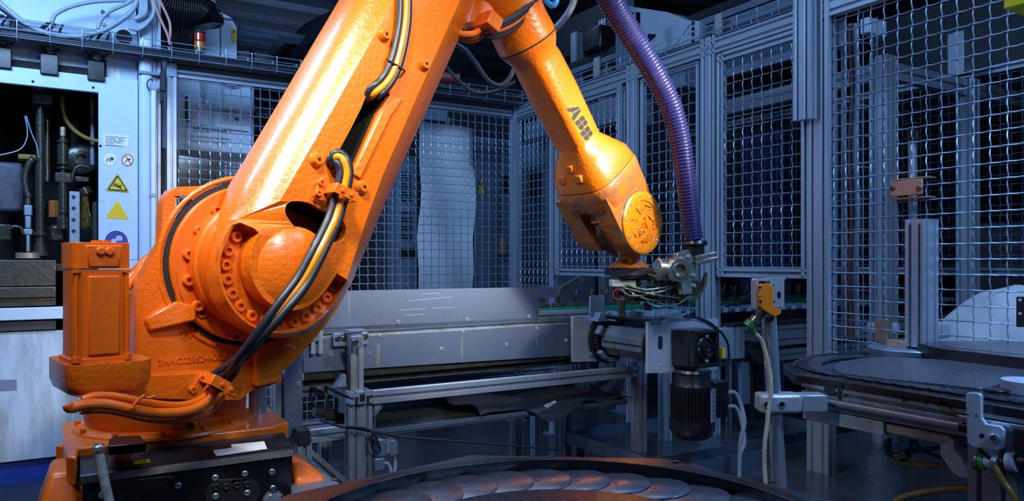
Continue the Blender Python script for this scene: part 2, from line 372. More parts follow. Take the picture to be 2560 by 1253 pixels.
# bolts in the pocket of the arm
for x, y in ((588, 592), (568, 627), (562, 663), (566, 699), (578, 734), (598, 765), (627, 789), (658, 804), (694, 811), (731, 804), (760, 791), (789, 769), (813, 744), (830, 714)):
    inst('bolt', BOLT, PR, TR(rp(x, y, 0.0)), FR)
for x, y in ((745, 541), (776, 559)):
    inst('bolt', BOLT, PR, TR(rp(x, y, 0.08)), FR)
# gearbox drum behind the arm, joint flange
jx, jz = 0.0, J2.z
mb = MB(); mb.lathe((jx, .17, jz), (0, -1, 0), [(0, .180), (.045, .179), (.05, .172), (.09, .172), (.10, .168)], 64)
obj('gearbox_ring', mb, ORANGE2, PR, FR, smooth=30)
mb = MB(); mb.lathe((jx, .20, jz), (0, -1, 0), [(0, .224), (.024, .224), (.03, .219), (.03, .10)], 72)
obj('joint_flange', mb, ORANGE2, PR, FR, smooth=30)
mb = MB(); mb.lathe((jx, .20, jz), (0, -1, 0), [(0, .238), (.014, .238), (.014, .2)], 72)
obj('joint_seal', mb, BLKM, PR, FR)
for x, y in ((540, 527), (497, 577), (470, 636), (469, 701), (493, 765)):
    inst('bolt', BOLT, PR, TR(rp(x, y, 0.17)), FR)
for x, y in ((505, 783), (592, 842)):
    mb = MB(); c = rp(x, y, .168 if x > 550 else .168); mb.lathe(c, (0, -1, 0), [(0, .012), (.003, .012), (.0031, .006), (-.001, .006)], 16); o = obj('threaded_hole', mb, ORANGE2, PR, FR)
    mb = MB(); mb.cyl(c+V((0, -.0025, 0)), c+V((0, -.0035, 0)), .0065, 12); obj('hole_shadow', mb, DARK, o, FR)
# ---- carriage (turning frame)
D = .19
car = [(403, 608), (405, 560), (408, 515), (414, 492), (427, 475), (448, 467), (530, 464), (640, 458), (720, 450), (800, 470), (850, 520), (885, 600), (888, 690), (842, 778), (795, 836), (738, 900), (706, 928), (703, 956), (660, 968), (630, 976), (600, 1000), (340, 1000), (338, 905), (341, 750), (352, 697), (378, 650)]
lug = [(438, 520), (440, 500), (450, 490), (466, 489), (478, 496), (483, 508), (481, 519), (466, 536), (450, 549), (441, 552), (437, 545)]
outl = [(q.x, q.z) for q in (rp(x, y, D) for x, y in car)]; hl = [(q.x, q.z) for q in (rp(x, y, D) for x, y in lug)]
mb = MB(); mb.prism([outl, hl], D, D+.05)
ca = obj('carriage', mb, ORANGE, PR, FR, bevel=.010, seg=3, smooth=45)
body = [(345, 915), (350, 720), (430, 640), (560, 560), (700, 520), (830, 560), (870, 690), (800, 820), (700, 915), (690, 955), (560, 1000), (420, 1005)]
mb = MB(); mb.prism([[(q.x, q.z) for q in (rp(x, y, D+.045) for x, y in body)]], D+.045, D+.32)
obj('carriage_core', mb, ORANGE2, PR, FR, bevel=.02, seg=2)
# cast rib and fillet details on carriage face
def bump(px3, dz, name='cast_rib'):
    pass
q = [rp(x, y, D) for x, y in ((358, 802), (437, 756), (466, 766), (480, 777), (482, 800), (370, 828))]
mb = MB(); n = len(q)
top = [V((p.x, D-.034 if i in (2, 3, 4) else D-.016, p.z+(.006 if i < 3 else .0))) for i, p in enumerate(q)]
mb.loft([[p+V((0, .01, 0)) for p in q], top]); obj('cast_rib', mb, ORANGE, ca, FR, bevel=.006)
mb = MB()
q = [rp(x, y, D) for x, y in ((428, 680), (437, 668), (445, 720), (462, 768), (478, 778), (440, 770))]
mb.loft([[p+V((0, .01, 0)) for p in q], [V((p.x, D-.02, p.z)) for p in q]]); obj('cast_rib', mb, ORANGE, ca, FR, bevel=.005)
# curved shoulder around the flange (raised rim)
pts = []
for k in range(26):
    a = radians(92+k*6.2); pts.append(V((jx+.249*cos(a), D+.001, jz+.249*sin(a))))
mb = MB(); mb.tube(pts, .007, 8); obj('flange_rim', mb, ORANGE, ca, FR, smooth=60)
text('cast_letters', 'WS', .038, ORANGE, ca, rp(447, 846, D)-V((0, .0005, 0)), FR, extrude=.0025, bold=.0006)
text('cast_letters', '3HAC028524-002/2', .0245, ORANGE, ca, rp(393, 914, D)-V((0, .0005, 0)), FR, extrude=.0025, bold=.0004)
# nose at the lower right of the carriage
mb = MB()
mb.prism([[(q.x, q.z) for q in (rp(x, y, D-.03) for x, y in ((640, 868), (690, 872), (720, 858), (745, 868), (722, 905), (704, 928), (702, 955), (640, 970)))]], D-.03, D+.02)
obj('carriage_nose', mb, ORANGE, PR, FR, bevel=.010, seg=3)
# ---- motor of the first axis
def rbox(fr, x0, x1, y0, y1, z0, z1, r=.02, n=4):
    ring = []
    for cx, cy, a0 in ((x1-r, y1-r, 0), (x0+r, y1-r, 90), (x0+r, y0+r, 180), (x1-r, y0+r, 270)):
        for k in range(n+1):
            a = radians(a0+90*k/n); ring.append((cx+r*cos(a), cy+r*sin(a)))
    mb = MB(); mb.prism([ring], z0, z1, 'z'); return mb
DM = .02
a = rp(183, 600, DM); b = rp(326, 600, DM)
x0, x1 = a.x, b.x; z = lambda py, px=230: rp(px, py, DM).z
y0 = DM; y1 = DM+(x1-x0)*1.02
mo = obj('motor_housing', rbox(FR, x0, x1, y0, y1, z(905), z(675), .022), ORANGE2, PR, FR, bevel=.003)
obj('motor_cap', rbox(FR, x0-.002, x1+.002, y0-.002, y1+.002, z(672), z(606), .020), ORANGE2, PR, FR, bevel=.004)
xa = x0+.03; xb = x1-.025
mb = MB(); mb.box((xa, y0-.008, z(888)), (xb, y0+.01, z(690))); obj('motor_cover_plate', mb, ORANGE2, mo, FR, bevel=.003)
mb = MB(); q = [(xa-.008, z(612)), (xb+.008, z(612)), (xb, z(668)), (xa, z(668))]; mb.prism([q], y0-.006, y0+.01)
cp = obj('cap_recess', mb, ORANGE2, mo, FR, bevel=.004)
for xx in (xa+.025, xb-.022):
    mb = MB(); mb.lathe((xx, y0-.004, z(628)), (0, -1, 0), [(0, .011), (.006, .0105), (.009, .007), (.009, .001)], 16); obj('recess_screw', mb, ORANGE2, mo, FR)
    mb = MB(); mb.cyl((xx, y0+.03, z(606)), (xx, y0+.03, z(600)), .012, 12); obj('cap_screw', mb, ORANGE2, mo, FR)
for xx in (x0+.006, x1-.008):
    mb = MB(); mb.cyl((xx, y0+.002, z(682)), (xx, y0+.002, z(674)), .010, 12); mb.cyl((xx, y0, z(900)), (xx, y0, z(684)), .0045, 8); obj('tie_rod', mb, ORANGE2, mo, FR)
    mb = MB(); mb.cyl((xx, y0-.002, z(904)), (xx, y0-.002, z(890)), .011, 6); obj('foot_nut', mb, ORANGE2, mo, FR)
mb = rbox(FR, x0-.006, x1+.006, y0-.008, y1+.01, z(910), z(895), .024); obj('motor_flange', mb, ORANGE2, PR, FR, bevel=.003)
# ---- casing under the motor, running to the carriage
rings = []
for k, (py, inx, iny) in enumerate(((909, 0, 0), (960, 0.000, 0), (985, .008, .01), (998, .03, .035), (1003, .06, .06))):
    zz = z(py); r = .035
    xA, xB, yA, yB = x0-.012+inx, x1+.05-inx, y0-.018+iny, y1+.10
    ring = []
    for cx, cy, a0 in ((xB-r, yB-r, 0), (xA+r, yB-r, 90), (xA+r, yA+r, 180), (xB-r, yA+r, 270)):
        for j in range(5):
            an = radians(a0+90*j/4); ring.append(V((cx+r*cos(an), cy+r*sin(an), zz)))
    rings.append(ring)
mb = MB(); mb.loft(rings); obj('gear_casing', mb, ORANGE, PR, FR, bevel=.004, smooth=50)
# bulge on the casing (raised cast cover)
q = [rp(x, y, D-.03) for x, y in ((272, 972), (300, 945), (312, 936), (520, 926), (560, 945), (560, 990), (500, 1000), (290, 992))]
mb = MB(); mb.loft([[p+V((0, .02, 0)) for p in q], [V((p.x+(.012 if i < 2 else -.006), p.y-.012, p.z-.004 if i in (1, 2, 3) else p.z)) for i, p in enumerate(q)]])
obj('casing_bulge', mb, ORANGE, PR, FR, bevel=.008, seg=3)
# round turning column
c1 = W.p(420, 655, 2.30)
zt = W.p(420, 1000, 2.07).z; zb = W.p(420, 1084, 2.07).z
mb = MB(); mb.lathe((c1.x, c1.y, zb), (0, 0, 1), [(-.005, .222), (.02, .229), (.06, .231), (zt-zb+.03, .222), (zt-zb+.06, .19)], 64)
obj('turning_column', mb, ORANGE2, PR, W, smooth=40)
cc = V((c1.x, c1.y, 0)); 
for x, y in ((477, 1064),):
    q = W.p(x, y, 2.075); mb = MB(); mb.lathe(q, (.2, -1, 0), [(0, .018), (.01, .017), (.011, .011), (.004, .010)], 16); o = obj('column_screw', mb, ORANGE2, PR, W)
    mb = MB(); mb.lathe(q, (.2, -1, 0), [(.003, .009), (.008, .008), (.009, .003)], 10); obj('screw_head', mb, STEELD, o, W)
# ---- base frame of the robot (parallel to the cell)
FQ = Fr(W.p(415, 655, 1.9), AA); FQ = Fr((FQ.M.translation.x, FQ.M.translation.y, 0), AA)
zl = .676                                                   # top of the black connector box
fa = FQ.h(206, 1199, zl-.028); fb = FQ.h(738, 1136, zl-.028)
YF = fa.y; print('box front y', fa, fb)
bk = .20
top = [FQ.h(x, y, zl+.022) for x, y in ((170, 1110), (235, 1097), (620, 1063), (690, 1062), (712, 1088), (640, 1098), (330, 1128), (205, 1150))]
zp = zl+.026
mb = MB()
mb.prism([[(fa.x-.035, YF+.04), (fa.x-.012, YF+.02), (fa.x-.008, YF+.125), (fb.x-.03, YF+.125), (fb.x+.03, YF+.16), (fb.x+.03, YF+.52), (fa.x-.05, YF+.52)]], zl-.05, zp, 'z')
obj('base_plate', mb, ORANGE, PR, FQ, bevel=.006)
mb = MB(); mb.lathe((c1.x, c1.y, zp-.002), (0, 0, 1), [(0, .258), (.008, .254), (.014, .24), (.02, .22)], 64); obj('base_ring', mb, ORANGE2, PR, W, smooth=40)
for ang in (200, 232, 262, 292, 318, 340):
    mb = MB(); e = V((c1.x+.247*cos(radians(ang)), c1.y+.247*sin(radians(ang)), zp)); mb.cyl(e, e+V((0, 0, .020)), .008, 6); obj('base_bolt', mb, ORANGE2, PR, W)
mb = MB(); mb.prism([[(fa.x-.02, YF+.03), (fb.x-.02, YF+.05), (fb.x-.02, YF+.5), (fa.x-.02, YF+.5)]], .02, zl-.05, 'z'); obj('base_casting', mb, ORANGE2, PR, FQ, bevel=.01)
mb = MB(); mb.box((fa.x-.12, YF-.1, 0), (fb.x+.1, YF+.58, .06)); obj('floor_plinth', mb, DGREY, PR, FQ, bevel=.004)
# black connector box
mb = MB()
prof = [(YF, zl-.028), (YF+.012, zl-.026), (YF+.125, zl-.004), (YF+.125, .36), (YF, .36)]
mb.prism([prof], fa.x, fb.x-.0, 'x'); box = obj('connector_box', mb, BLACK, PR, FQ, bevel=.005)
mb = MB(); mb.prism([[(YF-.006, zl-.040), (YF+.006, zl-.020), (YF+.124, zl+.004), (YF+.124, zl-.003), (YF+.01, zl-.027), (YF+.002, zl-.040)]], fa.x-.006, fb.x+.006, 'x'); lid = obj('connector_box_lid', mb, BLACK, PR, FQ, bevel=.002)
def onlid(px, py):       # point on the sloping lid top
    d = V((0, .118, .024)); n = V((0, -.024, .118)).normalized(); o = V((0, YF+.006, zl-.020))
    r = FQ.ray(px, py); t = (o-FQ.c).dot(n)/r.dot(n); return FQ.c+r*t+n*.0012
for nm, pp, mm, lb in (('sticker', ((333, 1153), (373, 1149), (376, 1158), (334, 1163)), YELL, 'yellow sticker'), ('sticker', ((532, 1128), (580, 1121), (577, 1113), (660, 1105), (668, 1124), (541, 1142)), WHITE, 'white torn sticker')):
    q = [onlid(*p) for p in pp]; mb = MB(); mb.loft([q, [v+V((0, -.0002, .0008)) for v in q]]); obj(nm, mb, mm, lid, FQ, label=lb, smooth=0)
# cover plates and glands on the front of the box
mb = MB(); q = [(v.x, v.z) for v in (FQ.p(x, y, YF) for x, y in ((268, 1204), (425, 1190), (440, 1200), (437, 1212), (452, 1222), (452, 1320), (268, 1320)))]
mb.prism([q], YF-.006, YF+.002); obj('front_cover', mb, BLACK, box, FQ, bevel=.0015)
mb = MB(); q = []
for k in range(20):
    a = 2*pi*k/20; c = FQ.p(608 if cos(a) > 0 else 555, 1235, YF); q.append((c.x+(.045*cos(a)), c.z+.045*sin(a)))
mb.prism([q], YF-.007, YF+.002); obj('gland_plate', mb, BLKM, box, FQ, bevel=.002)
mb = MB(); q = [FQ.p(x, 1222, YF-.007) for x in (530, 565, 600)]
for x, y in ((540, 1218), (565, 1216), (592, 1213), (618, 1211), (684, 1225), (700, 1248)):
    c = FQ.p(x, y, YF-.007); mb = MB(); mb.lathe(c, (0, -1, 0), [(0, .010), (.004, .010), (.006, .007), (.003, .004)], 12); obj('gland', mb, BLKM, box, FQ)
for x, y in ((445, 1215), (255, 1238), (538, 1195), (612, 1185), (539, 1241), (618, 1233), (680, 1180), (682, 1221), (682, 1247)):
    inst('screw', SCREW, box, TR(FQ.p(x, y, YF-.007)), FQ)
mb = MB(); c = FQ.p(682, 1252, YF); mb.lathe(c, (0, -1, 0), [(0, .03), (.008, .03), (.008, .024), (.016, .022), (.017, .01)], 24); obj('cable_gland', mb, STEEL, box, FQ)
mb = MB(); q = [FQ.h(x, y, zp+.022) for x, y in ((272, 1098), (285, 1090), (352, 1088), (366, 1108), (270, 1116))]
mb.loft([[v-V((0, 0, .025)) for v in q], q]); obj('black_cap', mb, BLACK, PR, FQ, bevel=.004, label='black plastic cap')
# feet castings left and right
for (xs, nm) in ((fa.x-.05, 'foot'), (fb.x+.05, 'foot')):
    sg = -1 if xs < 0 else 1
    mb = MB(); mb.loft([[V((xs+sg*.07, YF-.05, .30)), V((xs-sg*.04, YF-.05, .30)), V((xs-sg*.04, YF+.3, .30)), V((xs+sg*.07, YF+.3, .30))],
                        [V((xs+sg*.05, YF+.00, .56)), V((xs-sg*.04, YF+.0, .56)), V((xs-sg*.04, YF+.26, .56)), V((xs+sg*.05, YF+.26, .56))],
                        [V((xs+sg*(.0 if sg > 0 else .02), YF+.05, .60 if sg > 0 else .66)), V((xs-sg*.04, YF+.05, .60 if sg > 0 else .66)), V((xs-sg*.04, YF+.22, .60 if sg > 0 else .66)), V((xs+sg*(.0 if sg > 0 else .02), YF+.22, .60 if sg > 0 else .66))]])
    obj('foot', mb, ORANGE2, PR, FQ, bevel=.012)
for xa_, xb_ in ((fa.x-.14, fa.x-.02), (fb.x, fb.x+.13)): mb = MB(); mb.box((xa_, YF-.03, .05), (xb_, YF+.3, .31)); obj('foot_block', mb, ORANGE2, PR, FQ, bevel=.01)
q = FQ.h(137, 1120, .66)
for x, y, r in ((200, 1105, .028), (160, 1112, .02), (148, 1156, .016)):
    c = FQ.h(x, y, .655); mb = MB(); mb.cyl(c-V((0, 0, .05)), c, r, 16); obj('stop_bolt', mb, ORANGE2 if r > .017 else BLKM, PR, FQ, bevel=.002)
# balancing cylinder
a = W.p(645, 968, 2.42); b = W.p(645, 1062, 2.42)
mb = MB(); mb.lathe(a, (0, 0, -1), [(-.03, .020), (0, .020), (.0, .029), (a.z-b.z, .029), (a.z-b.z+.02, .033), (a.z-b.z+.15, .033)], 24); obj('balance_cylinder', mb, STEEL, PR, W)

# ---- cables along the arm: three-strand bundle
def bundle(path, offs, r, mats, name='cable', parent=PR, n=8, sub=7, fr=FR):
    path = [V(p) for p in path]; sp = spline(path, sub)
    for (ox, oy), m in zip(offs, mats):
        pts = []
        for i, p in enumerate(sp):
            t = (sp[min(i+1, len(sp)-1)]-sp[max(i-1, 0)]).normalized(); side = t.cross(V((0, 1, 0)))
            side = side.normalized() if side.length > .01 else V((1, 0, 0)); nn = side.cross(t)
            pts.append(p+side*ox+nn*oy)
        mb = MB(); mb.tube(pts, r, n); obj(name, mb, m, parent, fr, smooth=70)
offs3 = [(-.0145, .0), (.002, -.006), (.0165, .0), (.010, .012)]
m4 = [BCAB, YCAB, BCAB, BCAB]
path1 = [rp(1010, -60, DF-.02), rp(1010, 40, DF-.022), rp(1000, 110, DF-.022), rp(984, 168, DF-.022), rp(962, 206, DF-.02), rp(928, 236, DF+.0), rp(895, 262, .05)]
bundle(path1, offs3, .0095, m4)
path2 = [rp(825, 460, .07), rp(822, 425, .03), rp(836, 398, DF-.01), rp(852, 400, DF-.035), rp(862, 430, DF-.04), rp(855, 470, DF-.04), rp(845, 510, DF-.04), rp(828, 560, DF-.045), rp(795, 625, DF-.06), rp(752, 700, DF-.06), rp(700, 765, DF-.06), rp(650, 830, DF-.04), rp(600, 890, DF+.02), rp(565, 930, .02), rp(530, 965, .04)]
bundle(path2[:9], offs3, .0105, m4)
# lower part: the strands cross over
lowp = path2[7:]
for k, (o1, o2, m) in enumerate((((-.013, 0), (-.004, -.012), BCAB), ((.001, -.006), (.010, .004), YCAB), ((.016, 0), (-.016, .006), BCAB), ((.012, .012), (.020, .0), BCAB))):
    sp = spline(lowp, 8); pts = []
    for i, p in enumerate(sp):
        t = (sp[min(i+1, len(sp)-1)]-sp[max(i-1, 0)]).normalized(); side = t.cross(V((0, 1, 0))).normalized(); nn = side.cross(t); f = i/(len(sp)-1); f = f*f*(3-2*f)
        wv = sin(f*pi)
        pts.append(p+side*(o1[0]*(1-f)+o2[0]*f+wv*(.012 if k == 2 else 0))+nn*(o1[1]*(1-f)+o2[1]*f-wv*(.016 if k == 2 else 0)))
    mb = MB(); mb.tube(pts, .0112, 8); obj('cable', mb, m, PR, FR, smooth=70)
# ---- clamps
def clamp(px, py, d, ang, m=ORANGE2, L=.07):
    T = TR(rp(px, py, d)) @ MX.Rotation(ang, 4, 'Y')
    mb = MB(); mb.box((-L/2, -.045, -.014), (L/2, -.040, .014), T); mb.box((L/2-.005, -.04, -.014), (L/2, .04, .014), T); mb.box((-L/2, -.04, -.014), (-L/2+.005, .04, .014), T)
    cl = obj('cable_clamp', mb, m, PR, FR, bevel=.0015)
    for xx in (-.014, .014):
        mb = MB(); mb.lathe(T @ V((xx, -.045, 0)), T.to_3x3() @ V((0, -1, 0)), [(0, .006), (.004, .006), (.005, .003)], 12); obj('clamp_screw', mb, ORANGE2, cl, FR)
    return T
ORANGE2.name = 'orange_paint_smooth'
T = clamp(846, 484, DF-.035, radians(20))
mb = MB(); mb.prism([quadp(FR, ((775, 490), (795, 445), (812, 440), (818, 470), (810, 505), (785, 500)), DF)], DF-.02, DF-.01); o = obj('clamp_foot', mb, ORANGE2, PR, FR, bevel=.002)
for x, y in ((802, 457), (795, 483)): inst('bolt', BOLT, PR, TR(rp(x, y, DF-.02)) @ MX.Scale(.6, 4), FR)
T = clamp(550, 962, .04, radians(32), L=.085)
mb = MB(); mb.prism([quadp(FR, ((468, 975), (498, 928), (520, 938), (510, 960), (480, 990)), .08)], .06, .09); obj('clamp_foot', mb, ORANGE2, PR, FR, bevel=.002)
inst('bolt', BOLT, PR, TR(rp(504, 946, .06)) @ MX.Scale(.6, 4), FR); inst('bolt', BOLT, PR, TR(rp(482, 974, .06)) @ MX.Scale(.6, 4), FR)
# cable tie on the arm
c = rp(990, 162, DF-.02); mb = MB()
mb.tube([rp(965, 148, DF-.01), rp(972, 152, DF-.03), rp(990, 162, DF-.036), rp(1010, 176, DF-.03), rp(1012, 178, DF-.005)], .003, 6); obj('cable_tie', mb, BLKM, PR, FR)
mb = MB(); mb.cyl(rp(970, 151, DF), rp(970, 151, DF-.002), .004, 10); obj('tie_hole', mb, DARK, PR, FR)
# ---- painted hoses round the foot of the carriage
dh = y0-.045
for k, (pp, r) in enumerate(([((545, 965), (520, 1002), (470, 1028), (400, 1034), (340, 1026), (270, 1012), (215, 1012), (178, 1020), (172, 1012)), .0125],
                            [((528, 972), (500, 1000), (455, 1014), (400, 1012), (345, 1002), (290, 992), (240, 990), (205, 1000)), .010],
                            [((555, 985), (530, 1018), (490, 1040), (430, 1048), (370, 1044), (310, 1030), (260, 1022), (200, 1024)), .012])):
    pts = [rp(x, y, dh+.02*k+(.075 if x > 500 else .06*max(0, (x-330)/170))) for i, (x, y) in enumerate(pp)]
    mb = MB(); mb.tube(spline(pts, 7), r, 10); obj('painted_hose', mb, ORH, PR, FR, smooth=70)
mb = MB(); mb.tube([rp(x, y, dh-.016) for x, y in ((362, 988), (350, 996), (338, 1008), (330, 1022))], .004, 6); mb.tube([rp(x, y, dh-.012) for x, y in ((352, 992), (375, 995), (388, 990))], .003, 6); obj('cable_tie', mb, ORH, PR, FR)
mb = MB(); mb.tube(spline([rp(x, y, .26) for x, y in ((318, 720), (335, 700), (350, 680), (375, 655))], 5), .012, 8); mb.tube(spline([rp(x, y, .27) for x, y in ((318, 700), (338, 685), (350, 668), (370, 645))], 5), .010, 8); obj('motor_hose', mb, ORH, PR, FR, smooth=70)

# ================ forearm, built round its own axis
WF = 0.10                                                   # its plane lies behind the face of the lower arm
def fp(px, py, w=0): return FR.p(px, py, WF-w)
axA = fp(1312, 93); axB = fp(1470, 405); ax = (axB-axA).normalized()
nx = V((0, -1, 0)); sx = ax.cross(nx).normalized()          # nx towards the camera, sx across in the robot plane
if sx.x < 0: sx = -sx
def yy(p): return (FR.M @ p).y
def ring(cpx, cpy, hw, hn=None, n=24, e=2.0, ax_=None):      # hw, hn: half widths in px (across, along nx)
    c = fp(cpx, cpy); s = yy(c)/F; a = hw*s; b = (hn or hw)*s; r = []
    for i in range(n):
        t = 2*pi*i/n; ct, st = cos(t), sin(t)
        k = 1.0/((abs(ct)**e+abs(st)**e)**(1/e)); r.append(c+sx*(a*ct*k)+nx*(b*st*k))
    return r
print('forearm depth', yy(axA), yy(axB))
E = 3.2
secs = [(1225, -80, 98, 98, 2), (1262, -8, 84, 84, 2), (1300, 70, 77, 77, 2), (1314, 98, 78, 78, 2), (1320, 108, 77, 77, 2), (1328, 122, 70, 70, 2), (1337, 142, 55, 55, 2.6), (1345, 158, 54, 54, 3.4), (1385, 236, 52, 52, 4.2), (1440, 344, 48, 48, 4.4), (1447, 358, 52, 50, E), (1458, 380, 66, 72, E), (1474, 408, 88, 84, 3.6), (1486, 432, 92, 88, 3.8)]
mb = MB(); mb.loft([ring(a, b, c, d, 32, e) for a, b, c, d, e in secs])
fmb = mb; fa_ = obj('forearm', mb, ORANGE, PR, FR, bevel=.0, smooth=42)
mb = MB(); mb.loft([ring(1317, 103, 78.8, 78.8, 32, 2), ring(1318.5, 106, 78.8, 78.8, 32, 2)]); obj('housing_joint', mb, DARK, fa_, FR)
# wrist housing: flange, then box that splits into two cheeks
secs = [(1487, 434, 90, 88, 4), (1489, 438, 93, 90, 4), (1499, 458, 92, 90, 4), (1512, 484, 86, 84, 4.5)]
mb = MB(); mb.loft([ring(a, b, c, d, 32, e) for a, b, c, d, e in secs]); wr = obj('wrist_housing', mb, ORANGEW, PR, FR, smooth=42)
J5 = fp(1545, 560)                                           # wrist axis in the robot plane
Rj = 76*yy(J5)/F
top0 = fp(1497, 458)
def cheek(w0, w1, R, neck, name, m, c=J5):
    d = (c-top0); q = []
    L = d.length; da = d.normalized(); s2 = V((-da.z, 0, da.x))
    if s2.x < 0: s2 = -s2
    pts = [top0+s2*neck, ]
    for k in range(19):
        a = -90+180*k/18+0; pts.append(c+s2*(R*cos(radians(a+90-90+0)))*1 if False else c+s2*(R*cos(radians(180*k/18)))+da*(R*sin(radians(180*k/18))))
    pts.append(top0-s2*neck)
    mb = MB(); mb.prism([[(p.x, p.z) for p in pts]], WF-w0, WF-w1); return obj(name, mb, m, PR, FR, bevel=.012, seg=3, smooth=45)
cheek(.025, .125, Rj*1.0, Rj*1.0, 'wrist_cheek', ORANGEW)
cheek(-.155, -.06, Rj*.9, Rj*.98, 'wrist_cheek', ORANGEW)
cheek(-.06, .03, Rj*.55, Rj*.9, 'wrist_core', ORANGEW, J5+(top0-J5)*.25)
mb = MB(); c = J5+V((0, -.125, 0)); mb.lathe(c, (0, -1, 0), [(0, Rj*1.01), (.008, Rj*1.01), (.012, Rj*.97), (.014, Rj*.93), (.014, Rj*.72), (.009, Rj*.70), (.009, .001)], 48)
dc = obj('wrist_cover', mb, ORANGEC, PR, FR, smooth=35)
mb = MB(); mb.lathe(c+V((0, .006, 0)), (0, -1, 0), [(0, Rj*1.03), (.006, Rj*1.035), (.009, Rj*1.02)], 48); obj('cover_rim', mb, CLAMPM, dc, FR)
# cracked paint flakes on the cover
random.seed(5)
mb = MB()
for k in range(46):
    a = random.uniform(0, 2*pi); r = Rj*.68*sqrt(random.random()); q = c+V((r*cos(a), -.010, r*sin(a))); b = random.uniform(0, pi); L = random.uniform(.008, .022); dv = V((cos(b)*L, 0, sin(b)*L)); t = V((-sin(b), 0, cos(b)))*random.uniform(.0015, .004)
    mb.add([q-dv, q+dv*.2-t+V((0, -.004, 0)), q+dv, q+t+V((0, -.006, 0))], [(0, 1, 2), (0, 2, 3), (0, 3, 1), (1, 3, 2)])
obj('flaked_paint', mb, ORANGEC, dc, FR, stuff=True, smooth=0)
for k in range(10):
    a = radians(-75+36*k); inst('cover_screw', SCREWS, dc, TR(c+V((Rj*.86*cos(a), -.014, Rj*.86*sin(a)))), FR)
# small square lug, recesses and hose stub on the wrist
def wbox(px, py, w, sx_, sy_, sz_, m, name, rot=-25):
    T = TR(FR.p(px, py, WF-w)) @ MX.Rotation(radians(rot), 4, 'Y'); mb = MB(); mb.box((-sx_/2, -sy_/2, -sz_/2), (sx_/2, sy_/2, sz_/2), T); return obj(name, mb, m, wr, FR, bevel=.003)
wbox(1497, 545, .015, .035, .06, .045, ORANGEW, 'wrist_lug', -5)
mb = MB(); mb.tube(spline([fp(1497, 560, .01), fp(1500, 590, .02), fp(1512, 612, .02), fp(1540, 640, .0)], 6), .012, 8); obj('wrist_hose', mb, OILB, wr, FR)
# panel seams and small rectangular marks at the flare
# hand flange below the wrist
hb = fp(1560, 640, .0); 
mb = MB(); top = J5+V((.0, 0, -Rj*.3)); ft = FR.p(1572, 664, WF)
mb.lathe(ft+V((0, 0, -.012)), (0, 0, 1), [(0, .088), (.010, .088), (.022, .070), (.04, .046), (.07, .040), (.12, .055)], 40); obj('hand_flange', mb, ORANGEW, PR, FR, smooth=40)
mb = MB(); mb.lathe(ft+V((0, 0, -.042)), (0, 0, 1), [(0, .105), (.028, .108), (.033, .10)], 40); obj('tool_disc', mb, BLACK, PR, FR, smooth=40)
# brand letters on the forearm (lie on its facing side)
from mathutils.bvhtree import BVHTree
def tree(mb): return BVHTree.FromPolygons([tuple(v) for v in mb.v], [tuple(f) for f in mb.f])
FTREE = tree(fmb)
def surf_pt(px, py, tr=None, off=.0013):
    o = FR.c; r = FR.ray(px, py).normalized(); h = (tr or FTREE).ray_cast(o, r)
    return h[0]-r*off if h[0] is not None else fp(px, py)
for x, y in ((1432, 423), (1454, 447), (1412, 450)):
    cq = fp(x, y, .085*1.0); 
    cq = surf_pt(x, y, None, 0); T = TR(cq) @ MX.Rotation(radians(-27), 4, 'Y'); mb = MB(); mb.box((-.010, -.003, -.015), (.010, .03, .015), T); obj('cast_pad', mb, ORANGE, fa_, FR, bevel=.003)
LA = [[(0, 0), (.28, 0), (.36, .22), (.47, .22), (.47, .40), (.42, .40), (.47, .58), (.47, 1), (.34, 1)], [(.53, .22), (.64, .22), (.72, 0), (1, 0), (.66, 1), (.53, 1), (.53, .58), (.58, .40), (.53, .40)]]
LB = [[(0, .53), (.47, .53), (.47, 1), (0, 1)], [(0, 0), (.47, 0), (.47, .47), (0, .47)], [(.53, .53), (.88, .53), (.97, .62), (.97, .85), (.82, 1), (.53, 1)], [(.53, 0), (.85, 0), (1, .15), (1, .38), (.88, .47), (.53, .47)]]
def letter(polys, corners):
    mb = MB(); c00, c10, c01, c11 = [V(c) for c in corners]
    for pl in polys:
        # subdivide so the print follows the curve
        for (u0, v0, u1, v1) in [(i/6, j/6, (i+1)/6, (j+1)/6) for i in range(6) for j in range(6)]:
            pass
        pts = []
        m = len(pl)
        for i in range(m):
            a = pl[i]; b = pl[(i+1) % m]
            for k in range(3): pts.append((a[0]+(b[0]-a[0])*k/3, a[1]+(b[1]-a[1])*k/3))
        P3 = []
        for u, v in pts:
            q = c00*(1-u)*(1-v)+c10*u*(1-v)+c01*(1-u)*v+c11*u*v; P3.append(surf_pt(q.x, q.y))
        tr = tessellate_polygon([[V((u, v, 0)) for u, v in pts]]); mb.add(P3, tr)
    return mb
# each letter reads down the arm; corners: bottom-left, bottom-right, top-left, top-right of the glyph
for pol, cs in ((LA, ((1417, 271), (1434, 303), (1441, 256), (1459, 288))), (LB, ((1437, 306), (1453, 328), (1457, 288), (1471, 308))), (LB, ((1450, 333), (1466, 354), (1470, 314), (1484, 335)))):
    mbx = letter(pol, [V((*p, 0)) for p in cs])
    obj('painted_letter', mbx, INK, fa_, FR, smooth=0, label='black logo letter')
